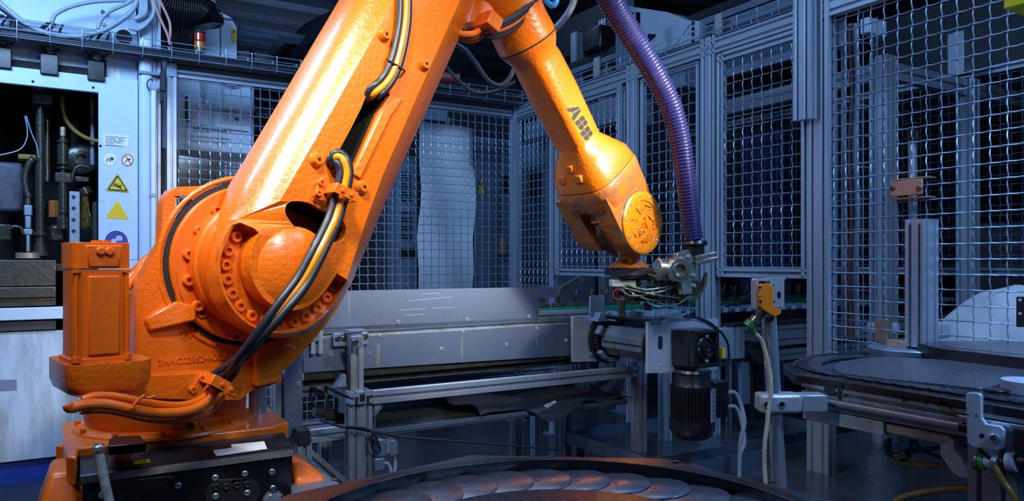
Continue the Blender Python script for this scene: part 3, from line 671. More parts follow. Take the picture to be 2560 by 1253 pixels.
# ---- elbow motors, hoses at the top of the forearm
mb = MB(); a = FR.p(1190, 40, WF+.05); mb.lathe(a, (sx*-1+V((0, 0, -.2))), [(-.12, .07), (0, .072), (.02, .065), (.03, .05)], 24); mb.lathe(FR.p(1195, 75, WF+.02), (-.3, 0, -1), [(-.1, .06), (.0, .055), (.012, .04)], 20); obj('elbow_motor', mb, ORANGE2, PR, FR)
mb = MB(); mb.lathe(FR.p(1200, -90, WF+.15), (0, -1, 0), [(0, .19), (.24, .19), (.26, .17)], 40); obj('elbow_housing', mb, ORANGE2, PR, FR)
mb = MB(); mb.box((-.03, -.05, -.025), (.03, .03, .03), TR(FR.p(1215, 62, WF-.09)) @ MX.Rotation(radians(25), 4, 'Y')); obj('elbow_clamp', mb, ORANGE2, PR, FR, bevel=.004)
for k in range(5):
    dd = .014*k; mb = MB()
    pts = [FR.p(x, y, WF-.11+dd*.4) for x, y in ((1365-k*6, -30), (1330-k*2, 6+k*5), (1285, 42+k*7), (1240, 62+k*7), (1215, 64+k*6))]
    mb.tube(spline(pts, 6), .0115, 8); obj('elbow_cable', mb, BCAB if k in (0, 1, 3, 4) else ORH, PR, FR, smooth=70)
for k in range(3):
    pts = [FR.p(x, y, WF-.08+.02*k) for x, y in ((1215, 60+k*10), (1190, 82+k*8), (1168, 86+k*7), (1150, 84+k*5), (1135, 78))]
    mb = MB(); mb.tube(spline(pts, 6), .0115, 8); obj('elbow_hose', mb, ORH, PR, FR, smooth=70)

# ================ tool with clamp, hung from the hand flange
GY = 3.02
tool = thing('gripper_tool', 'oily metal gripper with tangled wires under the orange robot wrist', 'gripper', W.p(1640, 780, GY))
g = lambda x, y, Y=GY: W.p(x, y, Y)
mb = MB(); rings = []
for k, (x, y, a, b) in enumerate(((1528, 692, .02, .03), (1545, 690, .05, .075), (1590, 686, .05, .085), (1650, 678, .045, .06), (1690, 672, .04, .045))):
    c = g(x, y); rings.append([c+V((0, b*cos(t), a*.45*sin(t))) for t in [2*pi*i/12 for i in range(12)]])
mb.loft(rings); obj('carrier_arm', mb, BLACK, tool, W, smooth=50)
mb = MB(); mb.lathe(g(1670, 675, GY-.06), (1, .3, -.05), [(-.05, .040), (-.045, .045), (.045, .045), (.05, .04)], 24); obj('clamp_block', mb, CLAMPM, tool, W)
c = g(1698, 676, GY-.10); dv = V((.25, -1, -.05))
mb = MB(); mb.lathe(c, dv, [(-.07, .048), (.0, .048), (.006, .044), (.006, .030), (.012, .030), (.012, .024), (-.03, .023)], 32); o = obj('clamp_ring', mb, CLAMPM, tool, W)
mb = MB(); mb.lathe(c, dv, [(-.028, .0235), (-.02, .0225)], 24); obj('ring_bore', mb, DARK, o, W)
T = TR(g(1715, 680, GY-.03)) @ MX.Rotation(radians(38), 4, 'Z') @ MX.Rotation(radians(-10), 4, 'Y')
mb = MB(); ring_ = [(-.05, -.085), (.02, -.095), (.05, -.06), (.055, .03), (.02, .09), (-.055, .085), (-.06, .06)]
mb.prism([ring_], -.012, .012); mb.v = [tuple(T @ V(v)) for v in mb.v]; o = obj('clamp_plate', mb, CLAMPM, tool, W, bevel=.003)
for xx, zz in ((-.035, .06), (.01, .06), (.02, -.06), (.03, -.02)):
    mb = MB(); mb.lathe(T @ V((xx, -.012, zz)), T.to_3x3() @ V((0, -1, 0)), [(0, .010), (.008, .010), (.010, .008)], 6); obj('plate_bolt', mb, STEEL, o, W)
mb = MB(); T2 = TR(g(1758, 650, GY+.0)) @ MX.Rotation(radians(-12), 4, 'Y'); mb.box((-.04, -.03, -.014), (.055, .03, .004), T2); mb.box((-.035, -.028, .008), (.05, .028, .024), T2); obj('hose_clamp', mb, CLAMPM, tool, W, bevel=.003)
for (x0_, y0_, x1_, y1_, r) in ((1590, 700, 1572, 725, .03), (1570, 725, 1572, 748, .022)):
    mb = MB(); mb.cyl(g(x0_, y0_), g(x1_, y1_), r, 16); obj('spindle', mb, OILB, tool, W)
mb = MB(); mb.box(g(1530, 700, GY-.05), g(1580, 716, GY+.05)); obj('valve_block', mb, CREAMM, tool, W, bevel=.004)
mb = MB(); mb.cyl(g(1700, 720, GY), g(1690, 752, GY), .035, 16); mb.cyl(g(1735, 700, GY), g(1725, 735, GY), .025, 16); obj('gripper_body', mb, OILB, tool, W, bevel=.002)
mb = MB(); mb.box(g(1548, 752, GY-.02), g(1560, 792, GY+.02)); mb.box(g(1612, 745, GY-.02), g(1626, 775, GY+.02)); mb.box(g(1560, 735, GY-.03), g(1640, 752, GY+.03)); obj('gripper_finger', mb, OILB, tool, W, bevel=.003)
random.seed(21)
for k in range(26):
    m = [GLASSY, GLASSY, BCAB, CLAMPM, BCAB, GLASSY][k % 6]
    x = random.uniform(1535, 1600); y = random.uniform(700, 745); x2 = random.uniform(1600, 1730); y2 = random.uniform(695, 750)
    pts = [g(x, y, GY-random.uniform(-.02, .05)), g((x+x2)/2+random.uniform(-25, 25), max(y, y2)+random.uniform(-25, 18), GY-random.uniform(.03, .08)), g(x2, y2, GY-random.uniform(-.02, .05)), g(x2+random.uniform(-25, 15), y2+random.uniform(0, 28), GY)]
    mb = MB(); mb.tube(spline(pts, 5), random.uniform(.0025, .006), 6); obj('tool_wire', mb, m, tool, W, smooth=70)
mb = MB(); mb.tube(spline([g(x, y, GY-.08) for x, y in ((1552, 724), (1538, 726), (1533, 736), (1538, 747), (1562, 748))], 6), .0028, 6); obj('tool_wire', mb, RED, tool, W, smooth=70, label='red wire loop')
mb = MB(); mb.tube(spline([g(x, y, GY-.06) for x, y in ((1605, 740), (1625, 760), (1645, 768), (1660, 765))], 6), .006, 6); obj('tool_wire', mb, mat('teal_wire', (.01, .16, .18), .3), tool, W, smooth=70, label='teal wire')
for k in range(5):
    mb = MB(); mb.tube(spline([g(x, y, GY+.02+.01*k) for x, y in ((1765, 690-k*2), (1762-k*3, 715), (1740-k*4, 745), (1705-k*5, 760-k*2), (1675, 745))], 6), .006, 6); obj('tool_hose', mb, BCAB if k % 2 else GLASSY, tool, W, smooth=70)
# ---- corrugated hose
hp = [W.p(1470, -120, 2.75), W.p(1508, -40, 2.8), W.p(1548, 40, 2.85), W.p(1598, 120, 2.88), W.p(1645, 200, 2.92), W.p(1678, 270, 2.95), W.p(1700, 350, 2.98), W.p(1712, 430, 3.0), W.p(1722, 510, 3.03), W.p(1733, 590, 3.05), W.p(1737, 604, 3.05)]
sp = spline(hp, 60); ds = [0]
for i in range(1, len(sp)): ds.append(ds[-1]+(sp[i]-sp[i-1]).length)
L = ds[-1]; N = int(L/.0135); pts = []; import bisect
K = 4
for j in range(N*K):
    s_ = L*j/(N*K-1); i = min(max(bisect.bisect(ds, s_), 1), len(sp)-1); f = (s_-ds[i-1])/max(ds[i]-ds[i-1], 1e-6); pts.append(sp[i-1].lerp(sp[i], f))
hose = thing('corrugated_hose', 'purple ribbed hose hanging down to the gripper clamp', 'hose', W.p(1737, 620, 3.05))
rr = [.0, .0052, .0058, .0012]
mb = MB(); mb.tube(pts, .044, 16, rf=lambda i: (.050-.012*(i/(N*K)))+rr[i % K]-.003); obj('hose_tube', mb, PURPLE, hose, W, smooth=28)
mb = MB(); mb.lathe(W.p(1737, 603, 3.05), (.05, 0, -1), [(0, .048), (.012, .052), (.02, .045), (.022, .036), (.055, .036), (.06, .042), (.07, .042)], 28); obj('hose_cuff', mb, BLACK, hose, W)
# ================================================================ ROOM SHELL
def struct(name, mb, m, fr=W, **k): return obj(name, mb, m, None, fr, kind='structure', **k)
mb = MB(); mb.box((-7, -2.5, -.1), (8, 13, 0)); struct('floor', mb, FLOORM)
mb = MB(); mb.box((-7, -2.5, 4.6), (8, 13, 4.7)); struct('ceiling', mb, CEILM)
mb = MB(); mb.box((-7, 12.9, 0), (8, 13, 4.6)); struct('wall_back', mb, WALLM)
mb = MB(); mb.box((-7.1, -2.5, 0), (-7, 13, 4.6)); struct('wall_left', mb, WALLM)
mb = MB(); mb.box((8, -2.5, 0), (8.1, 13, 4.6)); struct('wall_right', mb, WALLM)
mb = MB(); mb.box((-7, -2.6, 0), (8, -2.5, 4.6)); struct('wall_front', mb, WALLM)
# roof beams run parallel to the left fence
for k in range(9):
    mb = MB(); d = 1.0+k*.62
    mb.box((-1, d, 4.28), (12, d+.24, 4.6)); struct('trim_%d' % (k+1), mb, BEAM, FA)
# ================================================================ helpers for this part
def one(name, mb, m, label, cat, fr=W, group=None, **k):
    return obj(name, mb, m, None, fr, label=label, cat=cat, group=group, **k)
def wire_mesh(fr, xa, xb, za, zb, d, p=.0585, r=.0027, amp=.0034, name='wire_mesh', parent=None, m=None):
    mb = MB(); n = 4
    def wire(fn, cnt):
        pts = [fn(i) for i in range(cnt)]; mb.tube(pts, r, n, cap=False)
    nx_ = int((xb-xa)/p); nz_ = int((zb-za)/p); ox = (xb-xa-nx_*p)/2; oz = (zb-za-nz_*p)/2
    sub = 6
    for i in range(nx_+1):
        x = xa+ox+i*p
        wire(lambda k: V((x+amp*.5*sin(2*pi*(k/sub-oz/p)), d+amp*.9*cos(2*pi*(k/sub-oz/p)), za+k*p/sub)), int((zb-za)/p*sub)+1)
    for j in range(nz_+1):
        z = za+oz+j*p
        wire(lambda k: V((xa+k*p/sub, d-amp*.9*cos(2*pi*(k/sub-ox/p))*.6, z+amp*.15*sin(2*pi*(k/sub)))), int((xb-xa)/p*sub)+1)
    return obj(name, mb, m or WIRE, parent, fr, stuff=True, smooth=60)
def panel(fr, xa, xb, za, zb, d, label, t=.03, name='mesh_fence', rails=(1, 1, 1, 1), fw=.045, **k):
    """framed mesh panel: rails = left, right, bottom, top"""
    th = thing(name, label, 'fence panel', ((xa+xb)/2, d, za), fr)
    if rails[0]: mb = MB(); mb.profile((xa+fw/2, d, za), (xa+fw/2, d, zb), fw, t, (0, 1, 0)); obj('frame_upright', mb, ALU, th, fr)
    if rails[1]: mb = MB(); mb.profile((xb-fw/2, d, za), (xb-fw/2, d, zb), fw, t, (0, 1, 0)); obj('frame_upright', mb, ALU, th, fr)
    if rails[2]: mb = MB(); mb.profile((xa, d, za+fw/2), (xb, d, za+fw/2), t, fw); obj('bottom_rail', mb, ALU, th, fr)
    if rails[3]: mb = MB(); mb.profile((xa, d, zb-fw/2), (xb, d, zb-fw/2), t, fw); obj('top_rail', mb, ALU, th, fr)
    wire_mesh(fr, xa+(fw if rails[0] else .005), xb-(fw if rails[1] else .005), za+(fw if rails[2] else 0), zb-(fw if rails[3] else 0), d, parent=th, **k)
    return th
def post(fr, x, d, z0, z1, w, h, label, nw=1, nh=1, m=None, name='fence_post', group=None, foot=True):
    th = thing(name, label, 'post', (x, d, z0), fr, group)
    mb = MB(); mb.profile((x, d, z0), (x, d, z1), w, h, (0, 1, 0), nw, nh); obj('profile', mb, m or ALU, th, fr)
    if foot: mb = MB(); mb.box((x-w/2-.03, d-h/2-.03, z0), (x+w/2+.03, d+h/2+.03, z0+.012)); obj('foot_plate', mb, GALV, th, fr)
    mb = MB(); mb.box((x-w/2, d-h/2, z1), (x+w/2, d+h/2, z1+.004)); obj('end_cap', mb, BLKM, th, fr)
    return th
ax_ = lambda px, d=0, py=655: FA.p(px, py, d).x
az = lambda px, py, d=0: FA.p(px, py, d).z
bx = lambda px, d=0: FB.p(px, 655, d).x
bz = lambda px, py, d=0: FB.p(px, py, d).z

# ================================================================ LEFT FENCE
zr = az(450, 176); print('left rail z', zr, az(1280, 270), 'corner', CS)
xL, xR = ax_(442), CS-.045
t = panel(FA, xL, xR, .12, zr, 0, 'long mesh fence panel under the bright rail, behind the robot', rails=(0, 0, 1, 1))
mb = MB(); mb.box((xL, -.02, zr+.002), (xR, .03, zr+.05)); obj('upper_channel', mb, DGREY, t, FA)
post(FA, ax_(428), -.005, 0, zr+.06, .05, .05, 'bright aluminium fence post beside the white machine')
post(FA, CS, 0, 0, az(1292, 262)+.02, .07, .07, 'aluminium corner post where the two fences meet')
mid = ax_(905); post(FA, mid, .06, 0, 1.0, .09, .045, 'aluminium upright behind the steel conveyor sheet, right of the robot shoulder')
th = thing('post_bracket', 'angled tin bracket on top of the bright post by the machine', 'bracket', FA.p(427, 185, -.04), FA)
mb = MB(); z = az(427, 190, -.035); x = ax_(428)
mb.prism([[(x-.028, z), (x+.026, z), (x+.026, z+.10), (x-.02, z+.12), (x-.028, z+.06)]], -.035, -.031); mb.box((x-.028, -.10, z+.118), (x+.05, -.03, z+.122)); obj('bracket_sheet', mb, GALV, th, FA)
inst('screw', SCREW, th, TR((x, -.035, z+.06)), FA)

# wire cable trays
def tray(fr, xa, xb, z0, h, d0, wd, label, ticks, longs=(1, .5, 0), ncab=5, rw=.0024):
    th = thing('cable_tray', label, 'cable tray', ((xa+xb)/2, d0, z0), fr)
    mb = MB()
    for f in longs:
        for d in (d0, d0+wd): mb.tube([(xa, d, z0+h*f), (xb, d, z0+h*f)], rw, 6)
    for k in (1, 2): mb.tube([(xa, d0+wd*k/3, z0), (xb, d0+wd*k/3, z0)], rw, 6)
    obj('long_wires', mb, WIRE, th, fr, stuff=True)
    for x in ticks:
        mb = MB(); q = .012
        mb.tube([(x, d0-.003, z0+h+.004), (x, d0-.003, z0+q), (x, d0+q, z0-.003), (x, d0+wd-q, z0-.003), (x, d0+wd+.003, z0+q), (x, d0+wd+.003, z0+h+.004)], rw*1.25, 6)
        obj('cross_wire', mb, WIRE, th, fr, smooth=60)
    return th
s0 = ax_(42, -.14); pitch = .1475
zt = az(0, 46, -.14); zb_ = az(0, 88, -.14)
T1 = tray(FA, -1.3, CS+.1, zb_, zt-zb_, -.14, .11, 'long wire cable tray crossing from the machine to the fence corner', [s0+pitch*k for k in range(-7, 24)])
print('tray ticks px', [(lambda q: round(CX+F*q.x/q.y))(FA.M @ V((s0+pitch*k, -.14, 2))) for k in (0, 1, 5, 10)])
random.seed(3)
for k in range(7):
    d = -.125+.014*k; zz = zb_+.012+.016*(k % 3)
    mb = MB(); pts = [V((x, d+random.uniform(-.006, .006), zz+random.uniform(-.004, .006))) for x in [-1.3+.35*i for i in range(14)]]
    one('tray_cable', MB().tube(spline(pts, 3), random.choice((.008, .010, .012)), 8), BCAB, 'thick dark cable running inside the wire tray over the machine', 'cable', FA, 'dark cables lying in the long cable tray', smooth=70)

# ================================================================ WHITE MACHINE
mx = lambda px, d=0: FA.p(px, 655, d).x
mz = lambda py, px=0, d=0: FA.p(px, py, d).z
MD = 1.5
mach = thing('processing_machine', 'white machine with dark open bay and warning signs at the left', 'machine', (mx(150), .3, 0), FA)
xa, xb = -1.35, mx(345); oL, oR = -1.15, mx(246)
ztop = mz(163); zo = mz(206); zs = mz(650)
mb = MB(); mb.prism([[(xa, zs), (xa, ztop), (xb, ztop), (xb, zs), (oR, zs), (oR, zo), (oL, zo), (oL, zs)]], 0, .04)
fp_ = obj('front_frame', mb, WPAINT, mach, FA, bevel=.004)
mb = MB(); mb.prism([[(oR, 0), (xb, 0), (xb, zs), (oR, zs)]], 0, .04); obj('front_frame_lower', mb, WPAINT, mach, FA)
for x, y in ((82, 204), (233, 219), (251, 365)):
    mb = MB(); c = FA.p(x, y, 0); mb.cyl(c, c+V((0, -.002, 0)), .007, 10); obj('screw_hole', mb, DARK, fp_, FA)
mb = MB(); mb.box((xa, .04, .1), (xa+.04, MD, ztop)); mb.box((xb-.04, .04, .1), (xb, MD, ztop+.0)); obj('side_wall', mb, WPAINT, mach, FA)
mb = MB(); mb.box((xa, MD-.04, .1), (xb, MD, 3.3)); obj('rear_wall', mb, DGREY, mach, FA)
# dark bay lining
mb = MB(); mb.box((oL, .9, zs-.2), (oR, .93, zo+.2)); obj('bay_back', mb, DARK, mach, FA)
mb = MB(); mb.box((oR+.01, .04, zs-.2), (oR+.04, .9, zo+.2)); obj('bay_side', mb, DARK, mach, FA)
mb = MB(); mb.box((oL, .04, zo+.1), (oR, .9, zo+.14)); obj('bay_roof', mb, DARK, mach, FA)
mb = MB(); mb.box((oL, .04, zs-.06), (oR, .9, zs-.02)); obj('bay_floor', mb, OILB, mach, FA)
# front sills
xs = xb
for (y0_, y1_, dd, m, nm) in ((650, 716, -.03, STEELD, 'steel_sill'), (718, 745, -.06, STEELD, 'steel_sill'), (746, 766, -.04, STEELD, 'steel_sill'), (770, 801, -.05, WPAINT, 'white_channel'), (803, 829, -.02, DGREY, 'rubber_strip')):
    mb = MB(); mb.box((xa, dd, mz(y1_)), (mx(140) if nm != 'white_channel' else mx(345), .02, mz(y0_))); obj(nm, mb, m, mach, FA, bevel=.004)
mb = MB(); mb.box((xa, -.005, mz(1158)), (xb, .03, mz(832))); obj('lower_panel', mb, WPAINTD, mach, FA, bevel=.004)
mb = MB(); mb.box((xa, .02, 0), (xb, .06, mz(1162))); obj('blue_kick_plate', mb, BLUEP, mach, FA)
mb = MB(); mb.prism([quadp(FA, ((-20, 950), (42, 949), (42, 976), (-20, 979)), -.005)], -.007, -.005); obj('grey_plate', mb, GREYP, mach, FA)
# upper header, panel above, label strips
mb = MB(); mb.box((xa, .05, ztop), (xb, .09, mz(88))); hd = obj('header', mb, WPAINT, mach, FA)
mb = MB(); mb.loft([[V((xa, .05, mz(40))), V((xb, .05, mz(40))), V((xb, .09, mz(40))), V((xa, .09, mz(40)))], [V((xa, .32, 3.2)), V((xb, .32, 3.2)), V((xb, .36, 3.2)), V((xa, .36, 3.2))]]); obj('upper_panel', mb, WPAINT, mach, FA, bevel=.005)
mb = MB(); mb.box((xa, -.01, mz(96)), (xb, .09, mz(40))); obj('upper_ledge', mb, GREYP, mach, FA, bevel=.003)
for x, y in ((257, 30), (260, 62)): inst('screw', SCREWB, mach, TR(FA.p(x, y, .06)), FA)
mb = MB(); c = FA.p(310, 92, -.012); mb.cyl(c, c+V((0, -.004, 0)), .04, 24); obj('cable_opening', mb, DARK, mach, FA)
for (x, y, s1) in ((20, 100, ('4', '3', '6', '5', '8', '7')), (145, 117, ('4', '3', '6', '5', '8', '7')), (258, 135, ('4', '3', '6', '5', '8', '7'))):
    q0 = FA.p(x, y, .05); w_ = .085; h_ = .17
    mb = MB(); mb.box((q0.x, .047, q0.z-h_), (q0.x+w_, .05, q0.z)); o = obj('number_strip', mb, WHITE, hd, FA)
    for k, ch in enumerate(s1):
        text('print', ch, .016, INK, hd, (q0.x+.012+(k % 2)*.042, .0465, q0.z-.04-.042*(k//2)-.012*(k % 2)), FA)
    for k in range(5):
        text('print', '. ------   . ------', .008, INKG, hd, (q0.x+.006, .0465, q0.z-.014-.03*k), FA)
for (x, y) in ((8, 100), (125, 118), (241, 135)):
    q0 = FA.p(x, y, .03); mb = MB(); mb.box((q0.x-.045, -.02, q0.z-.16), (q0.x+.04, .06, q0.z-.05)); mb.cyl((q0.x, -.03, q0.z-.02), (q0.x, .05, q0.z-.02), .032, 16)
    o = obj('plug_block', mb, BLACK, mach, FA, bevel=.004)
    mb = MB(); mb.cyl((q0.x, -.034, q0.z-.02), (q0.x, -.03, q0.z-.02), .018, 16); obj('plug_face', mb, GREYP, o, FA)
    for k in range(6):
        mb = MB(); a0 = random.uniform(-.04, .04); mb.tube(spline([(q0.x+a0, -.01, q0.z-.03), (q0.x+a0*2+.01, -.05, q0.z+.02), (q0.x+a0*1.5, -.06, q0.z+.06), (q0.x+a0+.03, -.09, q0.z+.10)], 4), .006, 6); obj('plug_lead', mb, BCAB, o, FA, smooth=70)
# signs on the right cheek of the machine
def sign(nm, m, pts, d=-.0006, parent=None, th_=.001, lb=None):
    mb = MB(); mb.prism([quadp(FA, pts, d)], d-th_, d+.0005); return obj(nm, mb, m, parent or mach, FA, label=lb, smooth=0)
def circ(cx, cy, r, n=28): return [(cx+r*cos(2*pi*k/n), cy+r*1.0*sin(2*pi*k/n)) for k in range(n)]
o = sign('info_plate', WHITE, ((258, 335), (322, 339), (322, 367), (258, 363)), lb='small white text plate')
for k, tx in enumerate(('Bei Sicherheitsabstand   gegebenen', 'zul. Nachlaufzeit     0,78 sec.', 'zul. Nachlaufweg      gegebenen', 'Der Sicherheitsabstand ist die', 'Entfernung des Lichtgitters', 'zur naechsten', 'gefahrbringenden Bewegung')):
    text('print', tx, .0075, INKG, o, FA.p(264, 341.5+k*3.6, -.0025), FA)
sign('round_sign', WHITE, circ(274.5, 399, 15.5), lb='white round sign with a black heart')
o = sign('heart_mark', INK, ((272, 393), (276, 395), (279, 393), (283, 394), (284, 398), (281, 402), (276, 398)), -.0020); sign('heart_mark', INK, ((271, 397), (278, 402), (277, 404), (270, 399)), -.0020); sign('heart_mark', INKG, ((267, 396), (269, 396), (268, 405), (266, 405)), -.002)
mb = MB(); mb.prism([quadp(FA, circ(319, 400.5, 15), -.0006), quadp(FA, circ(319, 400.5, 12.6), -.0006)], -.0022, -.0006); sgn = sign('prohibition_sign', WHITE, circ(319, 400.5, 14.6), lb='round red ring sign with a crossed black mark'); obj('red_ring', mb, SRED, sgn, FA, smooth=0)
sign('red_bar', SRED, ((313, 391), (315, 389.5), (328, 409), (326, 411)), -.0020, sgn); sign('black_mark', INK, ((318, 397), (325, 396), (327, 399), (323, 401), (318, 401), (313, 408), (312, 407)), -.0015, sgn)
def rtri(a, b, c, r=4):
    P = [V((*q, 0)) for q in (a, b, c)]; out = []
    for i in range(3):
        p = P[i]; u = (P[i-1]-p).normalized(); w_ = (P[(i+1) % 3]-p).normalized()
        for k in range(5):
            f = k/4; out.append(tuple((p+(u*(1-f)+w_*f)*r*(1.0))[:2]))
    return out
s1 = sign('warning_triangle', INK, rtri((294, 433), (325, 482), (263, 477)), lb='yellow triangle sign with a slipping figure')
sign('yellow_border', YEL, rtri((294, 434), (324, 481), (264.5, 476.5), 3), -.0020, s1)
sign('black_triangle', INK, rtri((294, 437), (320.5, 479), (268, 475), 3), -.0034, s1)
sign('yellow_field', YEL, rtri((294.5, 443), (315, 475.5), (273.5, 472.5), 2), -.0048, s1)
for q in (circ(287, 458, 1.8, 10), ((283, 462), (288, 460), (293, 465), (300, 466), (305, 472), (303, 473.5), (297, 469), (291, 468), (286, 463), (283.5, 467), (282, 467)), ((294, 464), (304, 462), (305, 464), (297, 467)), ((291, 461), (295, 458), (296, 460), (292, 464))):
    sign('figure_mark', INK, q, -.0062, s1)
sign('yellow_triangle', YEL, rtri((294, 501), (323, 549), (263, 545), 5), lb='plain yellow triangle sticker')
s2 = sign('mandatory_sign', WHITE, circ(290.5, 606, 31), lb='round blue sign with two white gloves'); sign('blue_field', SBLUE, circ(290.5, 606, 29.5), -.0022, s2)
for gx, gy, sc2 in ((297, 598, 1.0), (284, 604, .8)):
    for k in range(4): sign('glove_finger', WHITE, ((gx-7*sc2+k*4*sc2, gy+8), (gx-7*sc2+k*4.2*sc2, gy-10*sc2+abs(k-1.5)*2), (gx-4.2*sc2+k*4.2*sc2, gy-10*sc2+abs(k-1.5)*2), (gx-4.2*sc2+k*4*sc2, gy+8)), -.0038, s2)
    sign('glove_palm', WHITE if gx < 290 else SBLUE, ((gx-7*sc2, gy+4), (gx+9*sc2, gy+4), (gx+8*sc2, gy+14), (gx-5*sc2, gy+14)), -.0048, s2)
sign('green_tag', mat('green_tag', (.35, .7, .3), .6), ((249, 500), (260, 499), (260, 503), (249, 504)))
# column, light tube and door switch right of the machine
th = thing('machine_column', 'pale rounded column at the right edge of the white machine', 'column', (mx(362, -.03), -.02, 0), FA)
cxl = mx(362, -.03)
mb = rbox(FA, mx(348, -.04), mx(383, -.04), -.05, .06, 0, 3.1, .025); obj('column_tube', mb, WPAINT, th, FA)
mb = MB(); mb.box((mx(346, -.05), -.058, mz(190, 360)), (mx(398, -.05), .06, mz(183, 360))); obj('collar', mb, GREYP, th, FA)
mb = MB(); mb.profile((mx(392, -.04), -.0, 0), (mx(392, -.04), -.0, 3.0), .045, .045, (0, 1, 0)); obj('profile', mb, ALU, th, FA)
th = thing('light_barrier', 'slim white light barrier bar beside the machine column', 'light barrier', (mx(384, -.07), -.07, mz(640, 384)), FA)
mb = rbox(FA, mx(378, -.08), mx(390, -.08), -.09, -.06, mz(660, 384), mz(212, 384), .006); obj('bar', mb, WHITE, th, FA)
mb = MB(); mb.box((mx(377, -.09), -.095, mz(232, 384)), (mx(390, -.09), -.055, mz(214, 384))); obj('end_block', mb, GALV, th, FA)
mb = MB(); mb.box((mx(376, -.09), -.094, mz(495, 384)), (mx(391, -.09), -.056, mz(487, 384))); obj('holder', mb, GALV, th, FA)
mb = MB(); mb.tube(spline([FA.p(x, y, -.09) for x, y in ((384, 212), (378, 198), (370, 203), (368, 215), (374, 228))], 5), .004, 6); obj('lead', mb, BCAB, th, FA, smooth=70)
mb = MB(); mb.box((mx(400, -.05), -.08, mz(234, 405)), (mx(413, -.05), -.03, mz(185, 405))); mb.box((mx(401, -.05), -.07, mz(260, 405)), (mx(409, -.05), -.04, mz(234, 405)))
one('door_switch', mb, BLKM, 'small black door switch beside the bright post', 'switch', FA, bevel=.003)
# ---- things inside the bay
def mpole(nm, px, y0_, y1_, d, r, m, label, cat='rod', group=None, steps=None):
    a = FA.p(px, y0_, d); b = FA.p(px, y1_, d); th = thing(nm, label, cat, b, FA, group)
    mb = MB(); mb.cyl(a, b, r, 16); obj('rod', mb, m, th, FA)
    for f, rr, hh in (steps or ()):
        c = a.lerp(b, f); mb = MB(); mb.cyl(c, c+V((0, 0, -hh)), rr, 16); obj('collar', mb, m, th, FA, bevel=.002)
    return th
mpole('guide_rod', 100, 215, 640, .22, .022, OILB, 'tall oily guide rod in the dark bay of the machine', steps=((.0, .05, .05), (.86, .035, .02), (.93, .03, .05), (.97, .045, .03)))
mpole('guide_rod', 118, 300, 455, .45, .018, STEELD, 'short steel rod behind the tall oily guide rod')
mpole('piston_rod', 231, 235, 412, .35, .013, STEEL, 'bright polished rod at the right of the dark bay')
mpole('piston_rod', 238, 505, 600, .25, .016, STEELD, 'dull short rod low at the right edge of the bay')
th = mpole('spray_nozzle', 157, 318, 560, .22, .014, OILB, 'oily ringed nozzle column in the middle of the bay', 'nozzle', steps=((.12, .022, .05), (.2, .028, .1), (.55, .022, .19), (.93, .03, .07)))
for k in range(7): mb = MB(); c = FA.p(157, 352+k*11, .22); mb.cyl(c, c+V((0, 0, -.012)), .030, 16); obj('ring', mb, OILB, th, FA, bevel=.002)
mb = MB(); mb.cyl(FA.p(157, 318, .22), FA.p(157, 340, .22), .015, 12); obj('tip', mb, COPPER, th, FA)
mb = MB(); mb.tube(spline([FA.p(x, y, .28) for x, y in ((158, 240), (156, 262), (163, 295), (182, 322), (210, 342), (240, 352), (262, 354))], 7), .012, 10); one('coolant_hose', mb, YHOSE, 'yellowish hose curving across the top of the bay', 'hose', FA, smooth=70)
th = thing('block_rail', 'upright steel block with four bolt holes in the bay', 'rail', FA.p(187, 600, .2), FA)
q0 = FA.p(173, 478, .2); q1 = FA.p(200, 600, .2); mb = MB(); mb.box((q0.x, .2, q1.z-.05), (q1.x, .27, q0.z)); obj('block', mb, GALV, th, FA, bevel=.003)
for y in (493, 521, 550, 578): mb = MB(); c = FA.p(184, y, .2); mb.lathe(c, (0, -1, 0), [(0, .011), (.003, .011), (.003, .007), (-.0, .006)], 14); obj('hole', mb, DGREY, th, FA)
th = thing('gripper_jaw', 'grey two-part jaw standing low in the bay', 'jaw', FA.p(70, 640, .18), FA)
for (y0_, y1_, hw) in ((512, 540, 11), (540, 572, 8), (572, 588, 12), (588, 630, 5)):
    q0 = FA.p(70-hw, y0_, .18); q1 = FA.p(70+hw, y1_, .18); mb = MB(); mb.box((q0.x, .18, q1.z), (q1.x, .24, q0.z)); obj('jaw_block', mb, GALV, th, FA, bevel=.006)
mb = MB(); mb.cyl(FA.p(70, 480, .2), FA.p(70, 512, .2), .015, 12); mb2 = mb; obj('spindle', mb, STEELD, th, FA); mb = MB(); mb.cyl(FA.p(70, 632, .2), FA.p(70, 646, .2), .06, 24); obj('base_disc', mb, COPPER, th, FA)
mb = MB(); mb.tube(spline([FA.p(x, y, .2) for x, y in ((72, 495), (64, 470), (62, 440), (72, 410), (85, 395))], 6), .016, 10, rf=lambda i: .016+.003*(i % 2)); one('segmented_hose', mb, OILB, 'segmented oily hose rising from the grey jaw', 'hose', FA, smooth=50)
def mblock(nm, x0_, y0_, x1_, y1_, d, dp, m, label, cat='block', bev=.006):
    q0 = FA.p(x0_, y0_, d); q1 = FA.p(x1_, y1_, d); mb = MB(); mb.box((q0.x, d, q1.z), (q1.x, d+dp, q0.z)); return one(nm, mb, m, label, cat, FA, bevel=bev)
mblock('steel_housing', -30, 402, 58, 530, .4, .3, mat('splashed_grey_paint', (.10, .11, .16), .4, var=.8, vscale=14, col2=(.03, .03, .04)), 'grey splashed housing at the left of the dark bay', 'housing', .02)
mblock('mounting_block', 45, 384, 92, 400, .33, .12, YHOSE, 'ochre block above the grey housing in the bay')
mblock('crosshead', 137, 430, 185, 458, .2, .1, OILB, 'oily clamp block gripping the nozzle column')
mblock('valve_block', 185, 440, 225, 456, .26, .08, OILB, 'brownish valve arm right of the nozzle column')
